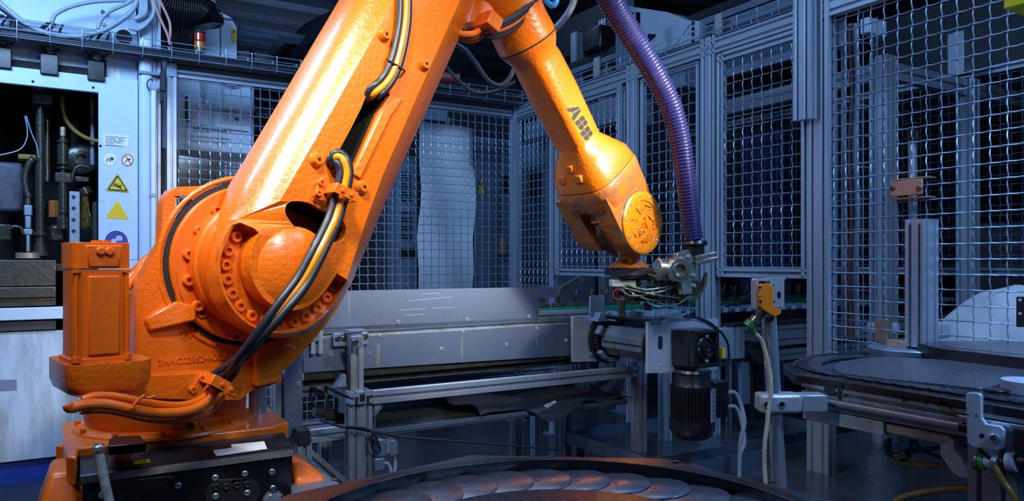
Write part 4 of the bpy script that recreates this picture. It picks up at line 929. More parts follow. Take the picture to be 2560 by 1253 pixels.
mblock('bracket_plate', 80, 232, 132, 262, .15, .12, DGREY, 'dark bracket holding the tall guide rod at the top of the bay', 'bracket')
mblock('pump_body', 120, 560, 165, 605, .3, .2, OILB, 'oily pump body behind the orange motor', 'pump', .02)
mblock('junction_box', -20, 560, 28, 600, .2, .15, OILB, 'small oily box at the lower left of the bay', 'box')
mblock('brass_fitting', 120, 500, 150, 545, .32, .1, mat('oily_brass', (.35, .13, .03), .35, .5, var=.5, vscale=20), 'brown oily fitting left of the nozzle column', 'fitting')
mblock('dark_sheet', 175, 300, 215, 420, .62, .06, DGREY, 'dark upright sheet deep inside the bay', 'sheet')
mb = MB(); mb.lathe(FA.p(203, 400, .5), (0, -1, 0), [(0, .09), (.04, .09), (.05, .07), (.05, .03), (.02, .03)], 24); one('dark_coil', mb, OILB, 'dark round coil deep in the bay', 'coil', FA)
th = thing('round_brush', 'straw coloured bristle brush at the right of the bay', 'brush', FA.p(215, 560, .3), FA)
mb = MB(); random.seed(8)
for k in range(120):
    a = FA.p(212+random.uniform(-8, 8), 480+random.uniform(-6, 6), .3+random.uniform(-.03, .03)); b = FA.p(228-random.uniform(0, 36), 570+random.uniform(-30, 5), .3+random.uniform(-.05, .05)); mb.tube([a, b], .0015, 3, False)
obj('bristles', mb, YHOSE, th, FA, stuff=True); mb = MB(); mb.cyl(FA.p(208, 470, .3), FA.p(216, 486, .3), .04, 14); obj('brush_head', mb, OILB, th, FA)
for k, (pp) in enumerate((((62, 290), (68, 320), (66, 350), (48, 375), (0, 388)), ((66, 290), (78, 330), (92, 365), (97, 395)))):
    mb = MB(); mb.tube(spline([FA.p(x, y, .15) for x, y in pp], 7), .0035, 6); one('thin_tube', mb, WIRE, ('thin bright tube arching to the left in the bay', 'thin bright tube dropping behind the guide rod')[k], 'tube', FA, smooth=70)
for k, (pp) in enumerate((((20, 575), (35, 566), (52, 570), (58, 585)), ((180, 450), (186, 425), (200, 415), (222, 418)))):
    mb = MB(); mb.tube(spline([FA.p(x, y, .17) for x, y in pp], 7), .008, 8); one('oil_line', mb, OILB, ('bent oil pipe beside the grey jaw', 'bent oil pipe above the valve arm')[k], 'pipe', FA, smooth=70)

# ---- cables and boxes over the machine
def fcab(nm, pts, r, m, label, fr=FA, d=0.0, cat='cable', group=None):
    P = [fr.p(q[0], q[1], q[2] if len(q) > 2 else d) for q in pts]; mb = MB(); mb.tube(spline(P, 8), r, 8); return one(nm, mb, m, label, cat, fr, group, smooth=75)
fcab('grey_cable', ((-30, -20), (20, 25), (70, 62), (130, 86), (200, 90), (260, 75), (310, 45), (335, 20), (350, -20)), .014, GCAB, 'thickest grey cable hanging in a long loop over the machine top', d=-.10)
fcab('grey_cable', ((-30, -5), (15, 30), (60, 60), (120, 82), (165, 92)), .012, BCAB, 'black cable beside the long grey loop at the left top', d=-.09)
fcab('grey_cable', ((130, 55), (140, 35), (180, 16), (240, 4), (320, 0), (370, -10)), .011, GCAB, 'grey cable arching from the ledge towards the top', d=-.06)
fcab('grey_cable', ((245, 72), (252, 50), (275, 28), (310, 12), (350, -10)), .011, GCAB, 'short grey cable rising beside the screw on the ledge', d=-.07)
for k in range(6):
    fcab('bundled_cable', ((322, 50+k*4), (345, 52+k*4.5), (368, 44+k*3), (385, 20+k*2), (376, -20)), .010, GCAB, 'grey cable of the tight bundle at the column head', d=-.08-.004*k, group='grey cables bundled at the column head')
for k in range(4):
    fcab('bundled_cable', ((345+k*6, -20), (352+k*5, 10), (350+k*4, 35), (335+k*2, 48)), .008, GCAB, 'grey cable of the tight bundle at the column head', d=-.12, group='grey cables bundled at the column head')
fcab('pink_cable', ((378, -20), (392, 25), (408, 62), (420, 90), (425, 112)), .008, PCAB, 'left of the two pinkish cables crossing the tray', d=-.17)
fcab('pink_cable', ((388, -20), (408, 18), (424, 55), (426, 85), (422, 106)), .008, PCAB, 'right of the two pinkish cables crossing the tray', d=-.165)
# ribbed duct
th = thing('ribbed_duct', 'thick black ribbed duct above the cable tray', 'duct', FA.p(460, 40, .1), FA)
P = [FA.p(x, y, .12) for x, y in ((385, -30), (410, 15), (450, 28), (490, 34), (515, 52), (520, 66))]; sp = spline(P, 22)
mb = MB(); mb.tube(sp, .1, 20, rf=lambda i: (.118+(.008 if i % 3 else -.004))*(1 if i < 80 else 1-(i-80)*.012)); obj('duct', mb, BLACK, th, FA, smooth=25)
th = thing('signal_lamp', 'small red and amber signal lamp under the ribbed duct', 'lamp', FA.p(499, 132, .0), FA)
c = FA.p(499, 132, 0)
for k, (m, h0, h1) in enumerate(((GRNW, 0, .02), (AMBL, .022, .065), (REDL, .068, .115), (BLKM, .117, .13))): mb = MB(); mb.cyl(c+V((0, 0, h0)), c+V((0, 0, h1)), .031, 20); obj('lens' if k < 3 else 'cap', mb, m, th, FA, bevel=.003)
mb = MB(); mb.cyl(c+V((0, 0, -.09)), c, .012, 10); obj('stem', mb, BLKM, th, FA)
th = thing('vent_cabinet', 'pale upright cabinet with a yellow warning label', 'cabinet', FA.p(560, 160, .35), FA)
q0 = FA.p(500, 30, .35); q1 = FA.p(592, 165, .35); qm = FA.p(551, 30, .35); zt_ = q0.z
mb = MB(); mb.prism([[(q0.x, q1.z-.5), (qm.x-.003, q1.z-.5), (qm.x-.003, zt_+.02), (q0.x, zt_+.3)]], .35, .8); obj('body', mb, WPAINT, th, FA, bevel=.003)
mb = MB(); mb.prism([[(qm.x+.003, q1.z-.5), (q1.x, q1.z-.5), (q1.x, zt_-.06), (q1.x-.04, zt_), (qm.x+.003, zt_+.02)]], .35, .8); obj('door', mb, WPAINT, th, FA, bevel=.003)
mb = MB(); mb.prism([quadp(FA, ((579, 70), (591, 72), (591, 106), (579, 103)), .348)], .346, .349); lb_ = obj('warning_label', mb, YEL, th, FA, label='yellow warning label')
for k in range(3): text('print', '- - -', .012, INK, lb_, FA.p(580, 88+k*6, .345), FA)
mb = MB(); mb.prism([quadp(FA, ((585, 74), (589, 82), (581, 81)), .345)], .3445, .3455); obj('triangle_mark', mb, INK, lb_, FA)
mb = MB(); mb.cyl(FA.p(535, 43, .34), FA.p(548, 45, .34), .006, 8); mb.cyl(FA.p(556, 45, .34), FA.p(580, 49, .34), .006, 8); obj('latch', mb, STEEL, th, FA)

# ================================================================ BEHIND THE LEFT FENCE
DB = .35
th = thing('control_cabinet', 'pale control cabinet with papers and key panel behind the fence', 'cabinet', (ax_(540, DB), DB, 0), FA)
x0_, x1_ = ax_(405, DB), ax_(634, DB)
mb = MB(); mb.box((x0_, DB, 0), (x1_, DB+.5, az(540, 150, DB))); cb = obj('cabinet_body', mb, WPAINT, th, FA, bevel=.004)
mb = MB(); mb.box((x1_-.018, DB-.012, 0), (x1_, DB, az(540, 150, DB))); obj('cabinet_edge', mb, GALV, th, FA)
def sheetp(pts, m, nm='paper_sheet', d=DB, par=None, lb=None, t=.0012):
    mb = MB(); mb.prism([quadp(FA, pts, d)], d-t-.0015, d-.0005); return obj(nm, mb, m, par or th, FA, label=lb, smooth=0)
sheetp(((449, 246), (521, 249), (522, 312), (449, 304)), PAPER); sheetp(((448, 250), (466, 251), (464, 292), (448, 291)), PAPER, d=DB-.002)
q = sheetp(((538, 262), (629, 268), (626, 330), (536, 316)), PAPER)
text('print', 'Achtung!', .032, INK, q, FA.p(549, 277, DB-.003), FA)
sheetp(((549, 278.5), (572, 280), (572, 281), (549, 279.5)), INK, 'print', DB-.002, q)
for k in range(6): text('print', 'Nur eingewiesenes Personal darf die Anlage bedienen', .0125, INKG, q, FA.p(549, 285+k*4.6, DB-.003), FA)
q = sheetp(((459, 314), (553, 323), (551, 377), (457, 370)), PAPER)
mb = MB(); fr1 = quadp(FA, ((463, 316), (546, 323), (545, 375), (461, 369)), DB); fr2 = quadp(FA, ((464, 317), (545, 324), (544, 374), (462.2, 368)), DB); mb.prism([fr1, fr2], DB-.0032, DB-.0025); obj('frame_line', mb, INKG, q, FA, smooth=0)
text('print', 'H\u00e4rtestation 1', .040, INK, q, FA.p(483, 326, DB-.0035), FA, bold=.0008)
sheetp(((483, 327.5), (526, 331.5), (526, 332.4), (483, 328.4)), INK, 'print', DB-.002, q)
text('print', 'f\u00fcr Reibteilkupplen serien', .022, INK, q, FA.p(478, 343, DB-.0035), FA)
text('print', 'Industrier. Eisen Ring  2013', .020, INKG, q, FA.p(474, 354, DB-.0035), FA)
for x, y in ((509, 255), (471, 304), (591, 298)):
    mb = MB(); c = FA.p(x, y, DB-.003); mb.cyl(c, c+V((0, -.008, 0)), .010, 14); obj('magnet', mb, BLKM, th, FA)
mb = MB(); mb.box((ax_(463, DB), DB-.03, az(466, 302, DB)), (ax_(468, DB), DB, az(466, 243, DB))); obj('bar_handle', mb, BLKM, th, FA)
sheetp(((556, 322), (620, 329), (620, 331), (606, 330), (556, 323.5)), INKG, 'pen_mark')
kp = sheetp(((404, 371), (614, 386), (614, 520), (404, 520)), DGREY, 'operator_panel', DB, None, 'dark operator panel', .015)
sheetp(((446, 388), (541, 402), (541, 500), (446, 495)), SCREEN, 'screen', DB-.016, kp)
for r_ in range(6):
    for c_ in range(4):
        x = 560+c_*10.5; y = 404+r_*8.6+c_*.7; sheetp(((x, y), (x+8, y+.5), (x+8, y+6.5), (x, y+6)), KEYM, 'key', DB-.016, kp, None, .004)
for r_ in range(3):
    for c_ in range(2): x = 560+c_*11; y = 460+r_*9; sheetp(((x, y), (x+9, y+.5), (x+9, y+7), (x, y+6.5)), KEYB, 'key', DB-.016, kp, None, .004)
    for c_ in range(3): x = 585+c_*7.5; y = 452+r_*10; sheetp(((x, y), (x+6, y+.5), (x+6, y+7), (x, y+6.5)), KEYM, 'key', DB-.016, kp, None, .004)
for k in range(10): sheetp(((547, 408+k*9), (552, 408.4+k*9), (552, 414+k*9), (547, 413.6+k*9)), KEYM, 'key', DB-.016, kp, None, .003)
fcab('black_cable', ((545, 185), (555, 205), (578, 217), (600, 212), (612, 196)), .004, BCAB, 'thin black cable loop on the control cabinet', d=.33)
# cream strip curtain / white sheet
th = thing('white_sheet', 'tall white plastic sheet hanging behind the mesh fence', 'sheet', (ax_(1115, .2), .2, az(1115, 722, .2)), FA)
x0_, x1_ = ax_(1048, .2), ax_(1184, .2); z0_, z1_ = az(1115, 800, .2), az(1115, 308, .2); rows = []
for j in range(13):
    zz = z0_+(z1_-z0_)*j/12; rows.append([V((x0_+(x1_-x0_)*i/8+(.008*sin(j*1.1)), .2+.022*sin(i*.9+j*.5)+.03*(1-j/12)*sin(j*1.4), zz-.02*(i/8)*(j/12))) for i in range(9)])
mb = MB(); back_ = [[p+V((0, .003, 0)) for p in r] for r in rows]
mb.loft([r+b[::-1] for r, b in zip(rows, back_)]); obj('sheet', mb, WSHEET, th, FA, smooth=80)
mb = MB(); c = FA.p(1120, 303, .19); mb.box(c-V((.012, .01, .02)), c+V((.012, .01, .03))); obj('clip', mb, WHITE, th, FA)
# louvred cabinet left of the sheet
def cab(nm, px0, px1, py0, d, dp, m, label, cat='cabinet'):
    t = thing(nm, label, cat, (ax_((px0+px1)/2, d), d, 0), FA); mb = MB(); mb.box((ax_(px0, d), d, 0), (ax_(px1, d), d+dp, az((px0+px1)/2, py0, d))); obj('cabinet_body', mb, m, t, FA, bevel=.004); return t
t = cab('louvred_cabinet', 992, 1042, 395, .5, .5, GREYP, 'grey cabinet with vent slots left of the white sheet')
for g0 in (430, 530):
    for k in range(11):
        q0 = FA.p(1001, g0+k*7, .5); q1 = FA.p(1028, g0+k*7+3, .5); mb = MB(); mb.box((q0.x, .492, q1.z), (q1.x, .502, q0.z)); obj('vent_slot', mb, DARK, t, FA)
mb = MB(); mb.box((ax_(998, .5), .49, az(1010, 645, .5)), (ax_(1035, .5), .5, az(1010, 620, .5))); obj('dark_window', mb, DARK, t, FA)
t = cab('grey_cabinet', 940, 990, 330, .7, .5, DGREY, 'dark cabinet left of the louvred one behind the fence')
t = cab('tall_cabinet', 1186, 1275, 345, .45, .6, GREYP, 'grey cabinet with a yellow lightning sign behind the fence')
mb = MB(); mb.prism([quadp(FA, rtri((1202, 440), (1216, 488), (1190, 487), 3), .45)], .446, .4495); s3 = obj('lightning_sign', mb, INK, t, FA, smooth=0, label='yellow high voltage triangle')
mb = MB(); mb.prism([quadp(FA, rtri((1202, 447), (1213, 485), (1193, 484), 2), .45)], .4445, .446); obj('yellow_field', mb, YEL, s3, FA, smooth=0)
mb = MB(); mb.prism([quadp(FA, ((1203, 455), (1199, 470), (1203, 469), (1200, 482), (1207, 466), (1203, 467), (1206, 456)), .45)], .443, .4445); obj('flash_mark', mb, INK, s3, FA, smooth=0)
mb = MB(); mb.box((ax_(1237, .45), .44, az(1237, 700, .45)), (ax_(1243, .45), .45, az(1237, 350, .45))); obj('door_gap', mb, GALV, t, FA)
mb = MB(); mb.box((ax_(1255, .44), .43, az(1260, 480, .45)), (ax_(1268, .44), .45, az(1260, 440, .45))); obj('door_handle', mb, BLKM, t, FA)
mblock('orange_box', 1254, 594, 1268, 638, .38, .06, COPPER, 'small orange brown box low beside the grey cabinet', 'box')
t = cab('far_cabinet', 640, 740, 560, .9, .4, DGREY, 'dark low cabinet behind the fence left of the robot arm')
for k, (y0_, y1_) in enumerate(((250, 262), (290, 296), (330, 345), (372, 378))):
    mblock('shelf_board', 640, y0_, 800, y1_, .95, .3, GREYP if k == 0 else DGREY, ('topmost', 'second', 'third', 'lowest')[k]+' dark shelf board behind the fence by the robot arm', 'shelf', .002)
mblock('grey_duct_box', 1050, 268, 1120, 305, .6, .4, GREYP, 'grey box above the white sheet', 'box')
# pipes low behind the fence
for k, y in enumerate((640, 660, 690)):
    mb = MB(); mb.cyl((ax_(1190, .4), .433, az(1190, y, .4)), (CS-.1, .433, az(1190, y, .4)), .018, 12); one('low_pipe', mb, GREYP, ('highest', 'middle', 'lowest')[k]+' horizontal grey pipe low behind the corner fence', 'pipe', FA)

# ================================================================ ROOF LEVEL CLUTTER
th = thing('ceiling_duct', 'broad dark duct slanting under the roof left of the robot arm', 'duct', (-1.2, 7.4, 3.6))
mb = MB(); a = W.p(690, 130, 7.5); b = W.p(900, -60, 6.2)
mb.loft([[W.p(560, 260, 8.2), W.p(760, 60, 7.6), W.p(780, 62, 8.1), W.p(600, 262, 8.7)], [W.p(800, 270, 7.4), W.p(960, -40, 5.6), W.p(990, -40, 6.1), W.p(830, 272, 7.9)]]); obj('duct', mb, BEAM, th, W)
for k, (x0_, y0_, x1_, y1_, Y, t_) in enumerate(((600, 76, 830, 112, 6.4, .05), (600, 90, 690, 100, 6.2, .045), (600, 103, 675, 115, 6.2, .03))):
    a = W.p(x0_, y0_, Y); b = W.p(x1_, y1_, Y+(x1_-x0_)*.0035); mb = MB(); mb.cyl(a, b, t_, 4); one('roof_rail', mb, GREYP, ('long pale rail under the roof left of the robot arm', 'short pale trough lamp under the roof rail', 'thin pale strip under the trough lamp')[k], 'rail')
for k, x in enumerate((612, 640)):
    a = W.p(x, 140, 7.0); b = W.p(x-14, 128, 6.8); mb = MB(); mb.box(a-V((.06, 0, .06)), a+V((.09, .3, .05)), ); one('skylight_strip', mb, WPAINT, ('left', 'right')[k]+' small bright pane under the trough lamp', 'pane')
# ================================================================ RIGHT FENCE
z1b = bz(1740, 152); z1t = bz(1740, 116); zd = bz(1480, 690); z4 = bz(2080, 42)
print('right rail', z1b, z1t, bz(1560, 215), bz(1320, 290), 'P4', z4, 'door bottom', zd, bz(1900, 690))
xe = bx(2038)
th = thing('fence_top_rail', 'long aluminium top rail of the right fence, rising to the hanging profile', 'rail', ((xe+.035)/2, 0, z1b), FB)
mb = MB(); mb.profile((.035, 0, (z1b+z1t)/2), (xe, 0, (z1b+z1t)/2), .045, z1t-z1b, nw=1, nh=2); obj('profile', mb, ALU, th, FB)
th = thing('fence_top_rail', 'aluminium top rail over the large mesh panel at the right edge', 'rail', (xe+.5, 0, z4), FB)
mb = MB(); mb.profile((xe+.03, 0, z4+.045), (5.0, 0, z4+.045), .045, .09, nw=1, nh=2); obj('profile', mb, ALU, th, FB)
panel(FB, .04, bx(1374), .3, z1b, 0, 'narrow mesh panel next to the fence corner post', rails=(0, 0, 1, 1), fw=.02)
post(FB, bx(1384), 0, 0, z1b, .045, .045, 'thin fence post right of the narrow mesh panel')
panel(FB, bx(1394), bx(1562), zd, z1b, -.01, 'raised mesh door behind the orange robot wrist')
post(FB, bx(1586), 0, 0, z1t+.02, .10, .045, 'double fence post between wrist door and hose panel', nw=2)
panel(FB, bx(1606), bx(1752), .62, z1b-.01, 0, 'mesh panel behind the purple hose', fw=.022)
post(FB, bx(1776), 0, 0, z1t+.02, .10, .045, 'double fence post right of the purple hose', nw=2)
panel(FB, bx(1800), bx(2033), bz(1900, 694), z1b-.01, -.012, 'raised mesh door right of the purple hose')
post(FB, bx(2054), 0, 0, z4+.14, .11, .06, 'thick fence post between the door and the large mesh panel', nw=2)
th = thing('hanging_profile', 'short bright aluminium profile hanging in front of the thick post', 'profile', (bx(2012, -.07), -.07, bz(2012, 300, -.07)), FB)
mb = MB(); mb.profile((bx(2012, -.07), -.07, bz(2012, 300, -.07)), (bx(2012, -.07), -.07, 3.2), .09, .045, (0, 1, 0), 2); obj('profile', mb, ALU, th, FB)
panel(FB, bx(2074), 4.6, .78, z4, 0, 'large mesh fence panel filling the right of the picture', rails=(0, 0, 0, 0), p=.0585, r=.0027, amp=.0032)
# wire tray on the top rail
zr0 = z1t+.01; tw = bz(1557, 158)-zr0
ticks = [bx(v) for v in (1330, 1360, 1395, 1430, 1460, 1491, 1524, 1557, 1593, 1630, 1670, 1712, 1755, 1801, 1850, 1901, 1955)]
tray(FB, .03, bx(2000), zr0, .065, -.02, .10, 'short wire cable tray on top of the right fence', ticks)
for k in range(3):
    one('tray_cable', MB().tube(spline([(x, .01+.025*k, zr0+.012+.004*sin(x*5+k)) for x in [.05+.3*i for i in range(9)]], 3), .009, 8), BCAB, 'dark cable lying in the wire tray on the right fence', 'cable', FB, 'dark cables lying in the tray on the right fence', smooth=70)
# ---- second fence behind the right one, with its posts
d2 = 1.25
for px, w_, lb in ((2208, .10, 'left tall aluminium post standing behind the large mesh panel'), (2420, .09, 'right dim aluminium post standing behind the large mesh panel')):
    post(FB, FB.p(px, 655, .75 if px < 2300 else 1.6).x, .75 if px < 2300 else 1.6, 0, bz(px, 142 if px < 2300 else 200, .75 if px < 2300 else 1.6), w_, .09, lb, nw=2, nh=2)
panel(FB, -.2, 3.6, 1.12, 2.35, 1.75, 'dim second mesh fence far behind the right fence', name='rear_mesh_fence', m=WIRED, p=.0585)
xx2 = FB.p(2215, 655, .8).x
th = thing('cross_beam', 'dim aluminium beam running back from the tall post behind the mesh', 'beam', (xx2, .8, bz(2250, 160, .8)), FB)
mb = MB(); zz = bz(2230, 142, .75)-.05; mb.profile((xx2, .8, zz), (xx2, 3.6, zz), .045, .09); mb.profile((xx2-1.2, .8, zz), (xx2, .8, zz), .045, .09); obj('profile', mb, ALU, th, FB, stuff=False)
# vertical cable ladder behind the thick post
th = thing('vertical_cable_tray', 'upright wire cable ladder just behind the mesh beside the thick post', 'cable tray', (bx(2120, .12), .12, .3), FB)
mb = MB(); xs_ = [bx(v, .10) for v in (2092, 2104, 2146, 2158)]
for x in xs_:
    mb.tube([(x, .10, .78), (x, .10, bz(2120, 45, .1))], .003, 6); mb.tube([(x, .20, .78), (x, .20, bz(2120, 45, .1))], .003, 6)
obj('long_wires', mb, WIRE, th, FB, stuff=True)
for y in (116, 193, 270, 345, 422, 500, 575, 650, 725, 800):
    z = bz(2120, y, .1); mb = MB(); mb.tube([(xs_[0], .20, z), (xs_[0], .10, z), (xs_[3], .10, z), (xs_[3], .20, z)], .0034, 6); obj('cross_wire', mb, WIRE, th, FB)
for px, m, r, lb in ((2110, GCAB, .011, 'left grey cable in the upright wire ladder'), (2127, PCAB, .010, 'pink cable in the upright wire ladder'), (2140, GCAB, .014, 'thick grey cable in the upright wire ladder'), (2118, PCAB, .008, 'thin pink cable low in the upright wire ladder')):
    zt2 = 60 if px != 2118 else 430
    mb = MB(); mb.tube(spline([FB.p(px+3*sin(y*.02+px), y, .15) for y in range(zt2, 900, 60)], 4), r, 8); one('upright_cable', mb, m, lb, 'cable', FB, smooth=75)
th = thing('slotted_bracket', 'pale slotted bracket at the top of the upright cable ladder', 'bracket', FB.p(2103, 100, .06), FB)
q0 = FB.p(2096, 52, .06); q1 = FB.p(2114, 112, .06); mb = MB(); mb.prism([[(q0.x, q1.z), (q1.x, q1.z), (q1.x, q0.z), (q0.x, q0.z)], [(q0.x+.014, q1.z+.02), (q1.x-.014, q1.z+.02), (q1.x-.014, q1.z+.045), (q0.x+.014, q1.z+.045)], [(q0.x+.014, q0.z-.05), (q1.x-.014, q0.z-.05), (q1.x-.014, q0.z-.02), (q0.x+.014, q0.z-.02)]], .055, .065); obj('bracket_plate', mb, WPAINT, th, FB, bevel=.002)
th = thing('pneumatic_cylinder', 'slim upright pneumatic cylinder behind the bronze plate', 'cylinder', FB.p(2283, 640, .08), FB)
mb = MB(); mb.cyl(FB.p(2283, 660, .08), FB.p(2281, 352, .08), .017, 16); obj('tube', mb, ALU, th, FB)
mb = MB(); mb.cyl(FB.p(2280, 352, .08), FB.p(2279, 318, .08), .020, 16); mb.cyl(FB.p(2279, 312, .08), FB.p(2279, 308, .08), .03, 16); obj('head', mb, BLKM, th, FB)
mb = MB(); mb.cyl(FB.p(2290, 350, .06), FB.p(2290, 328, .06), .013, 12); obj('valve', mb, BLKM, th, FB)
th = thing('bronze_bracket', 'bronze coloured plate with two screws fixed to the mesh', 'bracket', FB.p(2268, 490, -.03), FB)
q0 = FB.p(2225, 455, -.03); q1 = FB.p(2307, 486, -.03); mb = MB(); mb.box((q0.x, -.035, q1.z), (q1.x, -.025, q0.z)); obj('front_plate', mb, COPPER, th, FB, bevel=.003)
mb = MB(); mb.box((q0.x+.0, -.025, q1.z-.012), (q1.x+.02, .03, q1.z-.006)); mb2 = MB(); mb2.box((q0.x, -.025, q0.z+.004), (q1.x+.02, .03, q0.z+.010)); obj('flange', mb, COPPER, th, FB); obj('flange', mb2, COPPER, th, FB)
for x in (2232, 2298): inst('screw', SCREWB, th, TR(FB.p(x, 470, -.035)), FB)
# ---- machinery above and behind the right fence
def fbx(nm, px0, py0, px1, py1, d, dp, m, label, cat='block', bev=.004):
    q0 = FB.p(px0, py0, d); q1 = FB.p(px1, py1, d); mb = MB(); mb.box((q0.x, d, q1.z), (q1.x, d+dp, q0.z)); return one(nm, mb, m, label, cat, FB, bevel=bev)
th = thing('sheet_metal_hopper', 'pale sheet metal hood behind the purple hose at the roof', 'hood', FB.p(1640, 210, .9), FB)
mb = MB(); mb.prism([quadp(FB, ((1570, 15), (1668, 30), (1745, 60), (1735, 108), (1664, 140), (1650, 160), (1600, 160), (1572, 160)), .9)], .9, 1.5); obj('hood_body', mb, WPAINT, th, FB, bevel=.004)
mb = MB(); mb.prism([quadp(FB, ((1640, 84), (1672, 46), (1725, 60), (1665, 145), (1640, 130)), .89)], .885, .9); obj('fold_plate', mb, WPAINT, th, FB, bevel=.002)
mb = MB(); mb.prism([quadp(FB, ((1620, 84), (1640, 86), (1620, 104)), .885)], .882, .9); obj('opening', mb, DARK, th, FB)
mb = MB(); mb.prism([quadp(FB, ((1730, 52), (1750, 52), (1750, 112), (1730, 112)), .87)], .865, .9); o = obj('drilled_strip', mb, WPAINT, th, FB)
for y in (58, 72, 86, 102): mb = MB(); c = FB.p(1733, y, .863); mb.cyl(c, c+V((0, -.003, 0)), .014, 10); obj('hole', mb, DARK, o, FB)
for k, y in enumerate((70, 90, 110, 130)):
    fbx('corrugated_strip', 1752, y, 1990, y+14, 1.0, .06, GREYP, ('highest', 'second', 'third', 'lowest')[k]+' ribbed grey sheet strip above the right door', 'strip')
th = thing('signal_lamp', 'dark and amber signal lamp behind the purple hose', 'lamp', FB.p(1588, 120, .5), FB)
a = FB.p(1588, 100, .5); b = FB.p(1588, 60, .5); mb = MB(); mb.cyl(a, b, .035, 16); obj('lens', mb, AMBL, th, FB); mb = MB(); mb.cyl(b, FB.p(1588, 34, .5), .036, 16); obj('cap', mb, BLACK, th, FB); mb = MB(); mb.cyl(FB.p(1588, 170, .5), a, .03, 12); obj('stem', mb, BLACK, th, FB)
post(FB, FB.p(1562, 655, .9).x, .9, 0, 3.3, .12, .09, 'grey upright behind the signal lamp and hose', nw=2, m=GREYP)
post(FB, FB.p(1444, 655, 1.1).x, 1.1, 0, 3.3, .09, .09, 'left aluminium upright under the roof rail', nw=2)
post(FB, FB.p(1515, 655, 1.1).x, 1.1, 0, 3.3, .09, .09, 'right aluminium upright under the roof rail', nw=2)
for k, (ya, yb, m) in enumerate(((128, 144, BLKM), (146, 160, GREYP), (190, 200, DGREY), (215, 226, DGREY))):
    th = thing('roof_beam', ('black beam', 'grey beam under the black one', 'upper dark strip', 'lower dark strip')[k]+' running level behind the fence top near the hose', 'beam', FB.p(1500, yb, 1.0), FB)
    q0 = FB.p(1500, ya, 1.0); q1 = FB.p(1500, yb, 1.0); mb = MB(); mb.box((-.9, 1.0, q1.z), (1.6, 1.12, q0.z)); obj('beam', mb, m, th, FB)
fbx('dark_housing', 1392, 60, 1520, 100, 1.3, .4, BLKM, 'black box girder above the forearm joint', 'girder')
fbx('motor_unit', 1455, 78, 1500, 118, .95, .2, BLACK, 'dark motor unit hanging under the black girder', 'motor', .02)
fbx('connection_plate', 1483, 146, 1497, 190, .98, .02, CREAMM, 'small cream plate under the grey roof beam', 'plate')
fbx('connection_plate', 1786, 38, 1803, 96, .9, .02, CREAMM, 'tall cream plate at the ribbed strips over the right door', 'plate')
fbx('grey_box', 1668, 180, 1712, 215, .6, .3, GREYP, 'pale box behind the top of the hose panel', 'box')
fbx('white_box', 2150, 48, 2172, 80, .5, .15, WPAINT, 'small white box at the top of the large mesh panel', 'box')
fbx('small_rail', 1400, 285, 1560, 300, .7, .3, ALU, 'grey shelf behind the wrist door at letter height', 'shelf')
fbx('white_beam', 1310, 310, 1400, 330, .5, .1, GREYP, 'short pale beam behind the narrow mesh panel', 'beam')
fbx('small_cabinet', 1306, 365, 1396, 800, .75, .4, GREYP, 'pale grey cabinet behind the narrow mesh panel', 'cabinet')
fbx('switch_box', 1320, 430, 1342, 485, .7, .06, BLKM, 'dark switch box on the cabinet behind the narrow panel', 'box')
fbx('round_motor', 1490, 330, 1540, 350, .8, .25, BLACK, 'black drum motor behind the wrist door beside the letters', 'motor', .03)
fbx('rear_wall_panel', 1610, 430, 1750, 900, 2.2, .1, DGREY, 'pale far panel behind the purple hose', 'panel_board')
fbx('blue_curtain', 1850, 340, 1960, 1045, 2.4, .1, mat('blue_curtain', (.02, .03, .12), .6), 'dark blue curtain far behind the right door', 'curtain')
fbx('dim_cabinet', 2390, 560, 2560, 1000, 2.6, .5, DGREY, 'dim grey cabinet far behind the large mesh panel', 'cabinet')
fbx('yellow_hoist', 2508, -20, 2575, 6, -.6, .2, YELL, 'yellow green edge at the top right corner', 'hoist')
fbx('big_beam', 2180, 60, 2700, 120, 2.3, .2, DGREY, 'broad dark girder high behind the large mesh panel', 'girder')
fbx('grey_profile_stub', 2368, 85, 2410, 180, 1.5, .1, ALU, 'short ribbed profile hanging high behind the large mesh panel', 'profile')
# hanging cables between the arms
def wcab(nm, pts, Y, r, m, label, cat='cable'):
    mb = MB(); mb.tube(spline([W.p(x, y, Y) for x, y in pts], 8), r, 8); return one(nm, mb, m, label, cat, smooth=75)
wcab('hanging_cable', ((1105, 60), (1135, 105), (1168, 130), (1195, 165), (1220, 200), (1250, 215), (1275, 195), (1290, 160), (1310, 140)), 3.4, .012, BCAB, 'dark grey cable looping between lower arm and forearm')
wcab('hanging_cable', ((1090, 120), (1115, 165), (1150, 205), (1190, 232), (1240, 228), (1290, 205)), 3.7, .010, BCAB, 'lower dark cable sagging onto the tray between the arms')
wcab('clear_hose', ((1440, -30), (1432, 10), (1412, 45), (1385, 75), (1365, 95)), 3.0, .014, GCAB, 'shiny grey hose curving at the top of the forearm', 'hose')
wcab('blue_hose', ((1350, -10), (1375, 12), (1388, 8), (1395, -20)), 2.7, .012, mat('blue_hose', (.02, .25, .7), .3), 'short bright blue hose bend at the top edge', 'hose')
wcab('red_pipe', ((1085, 193), (1150, 198)), 4.2, .03, DRED, 'dull red pipe lying by the tray between the arms', 'pipe')

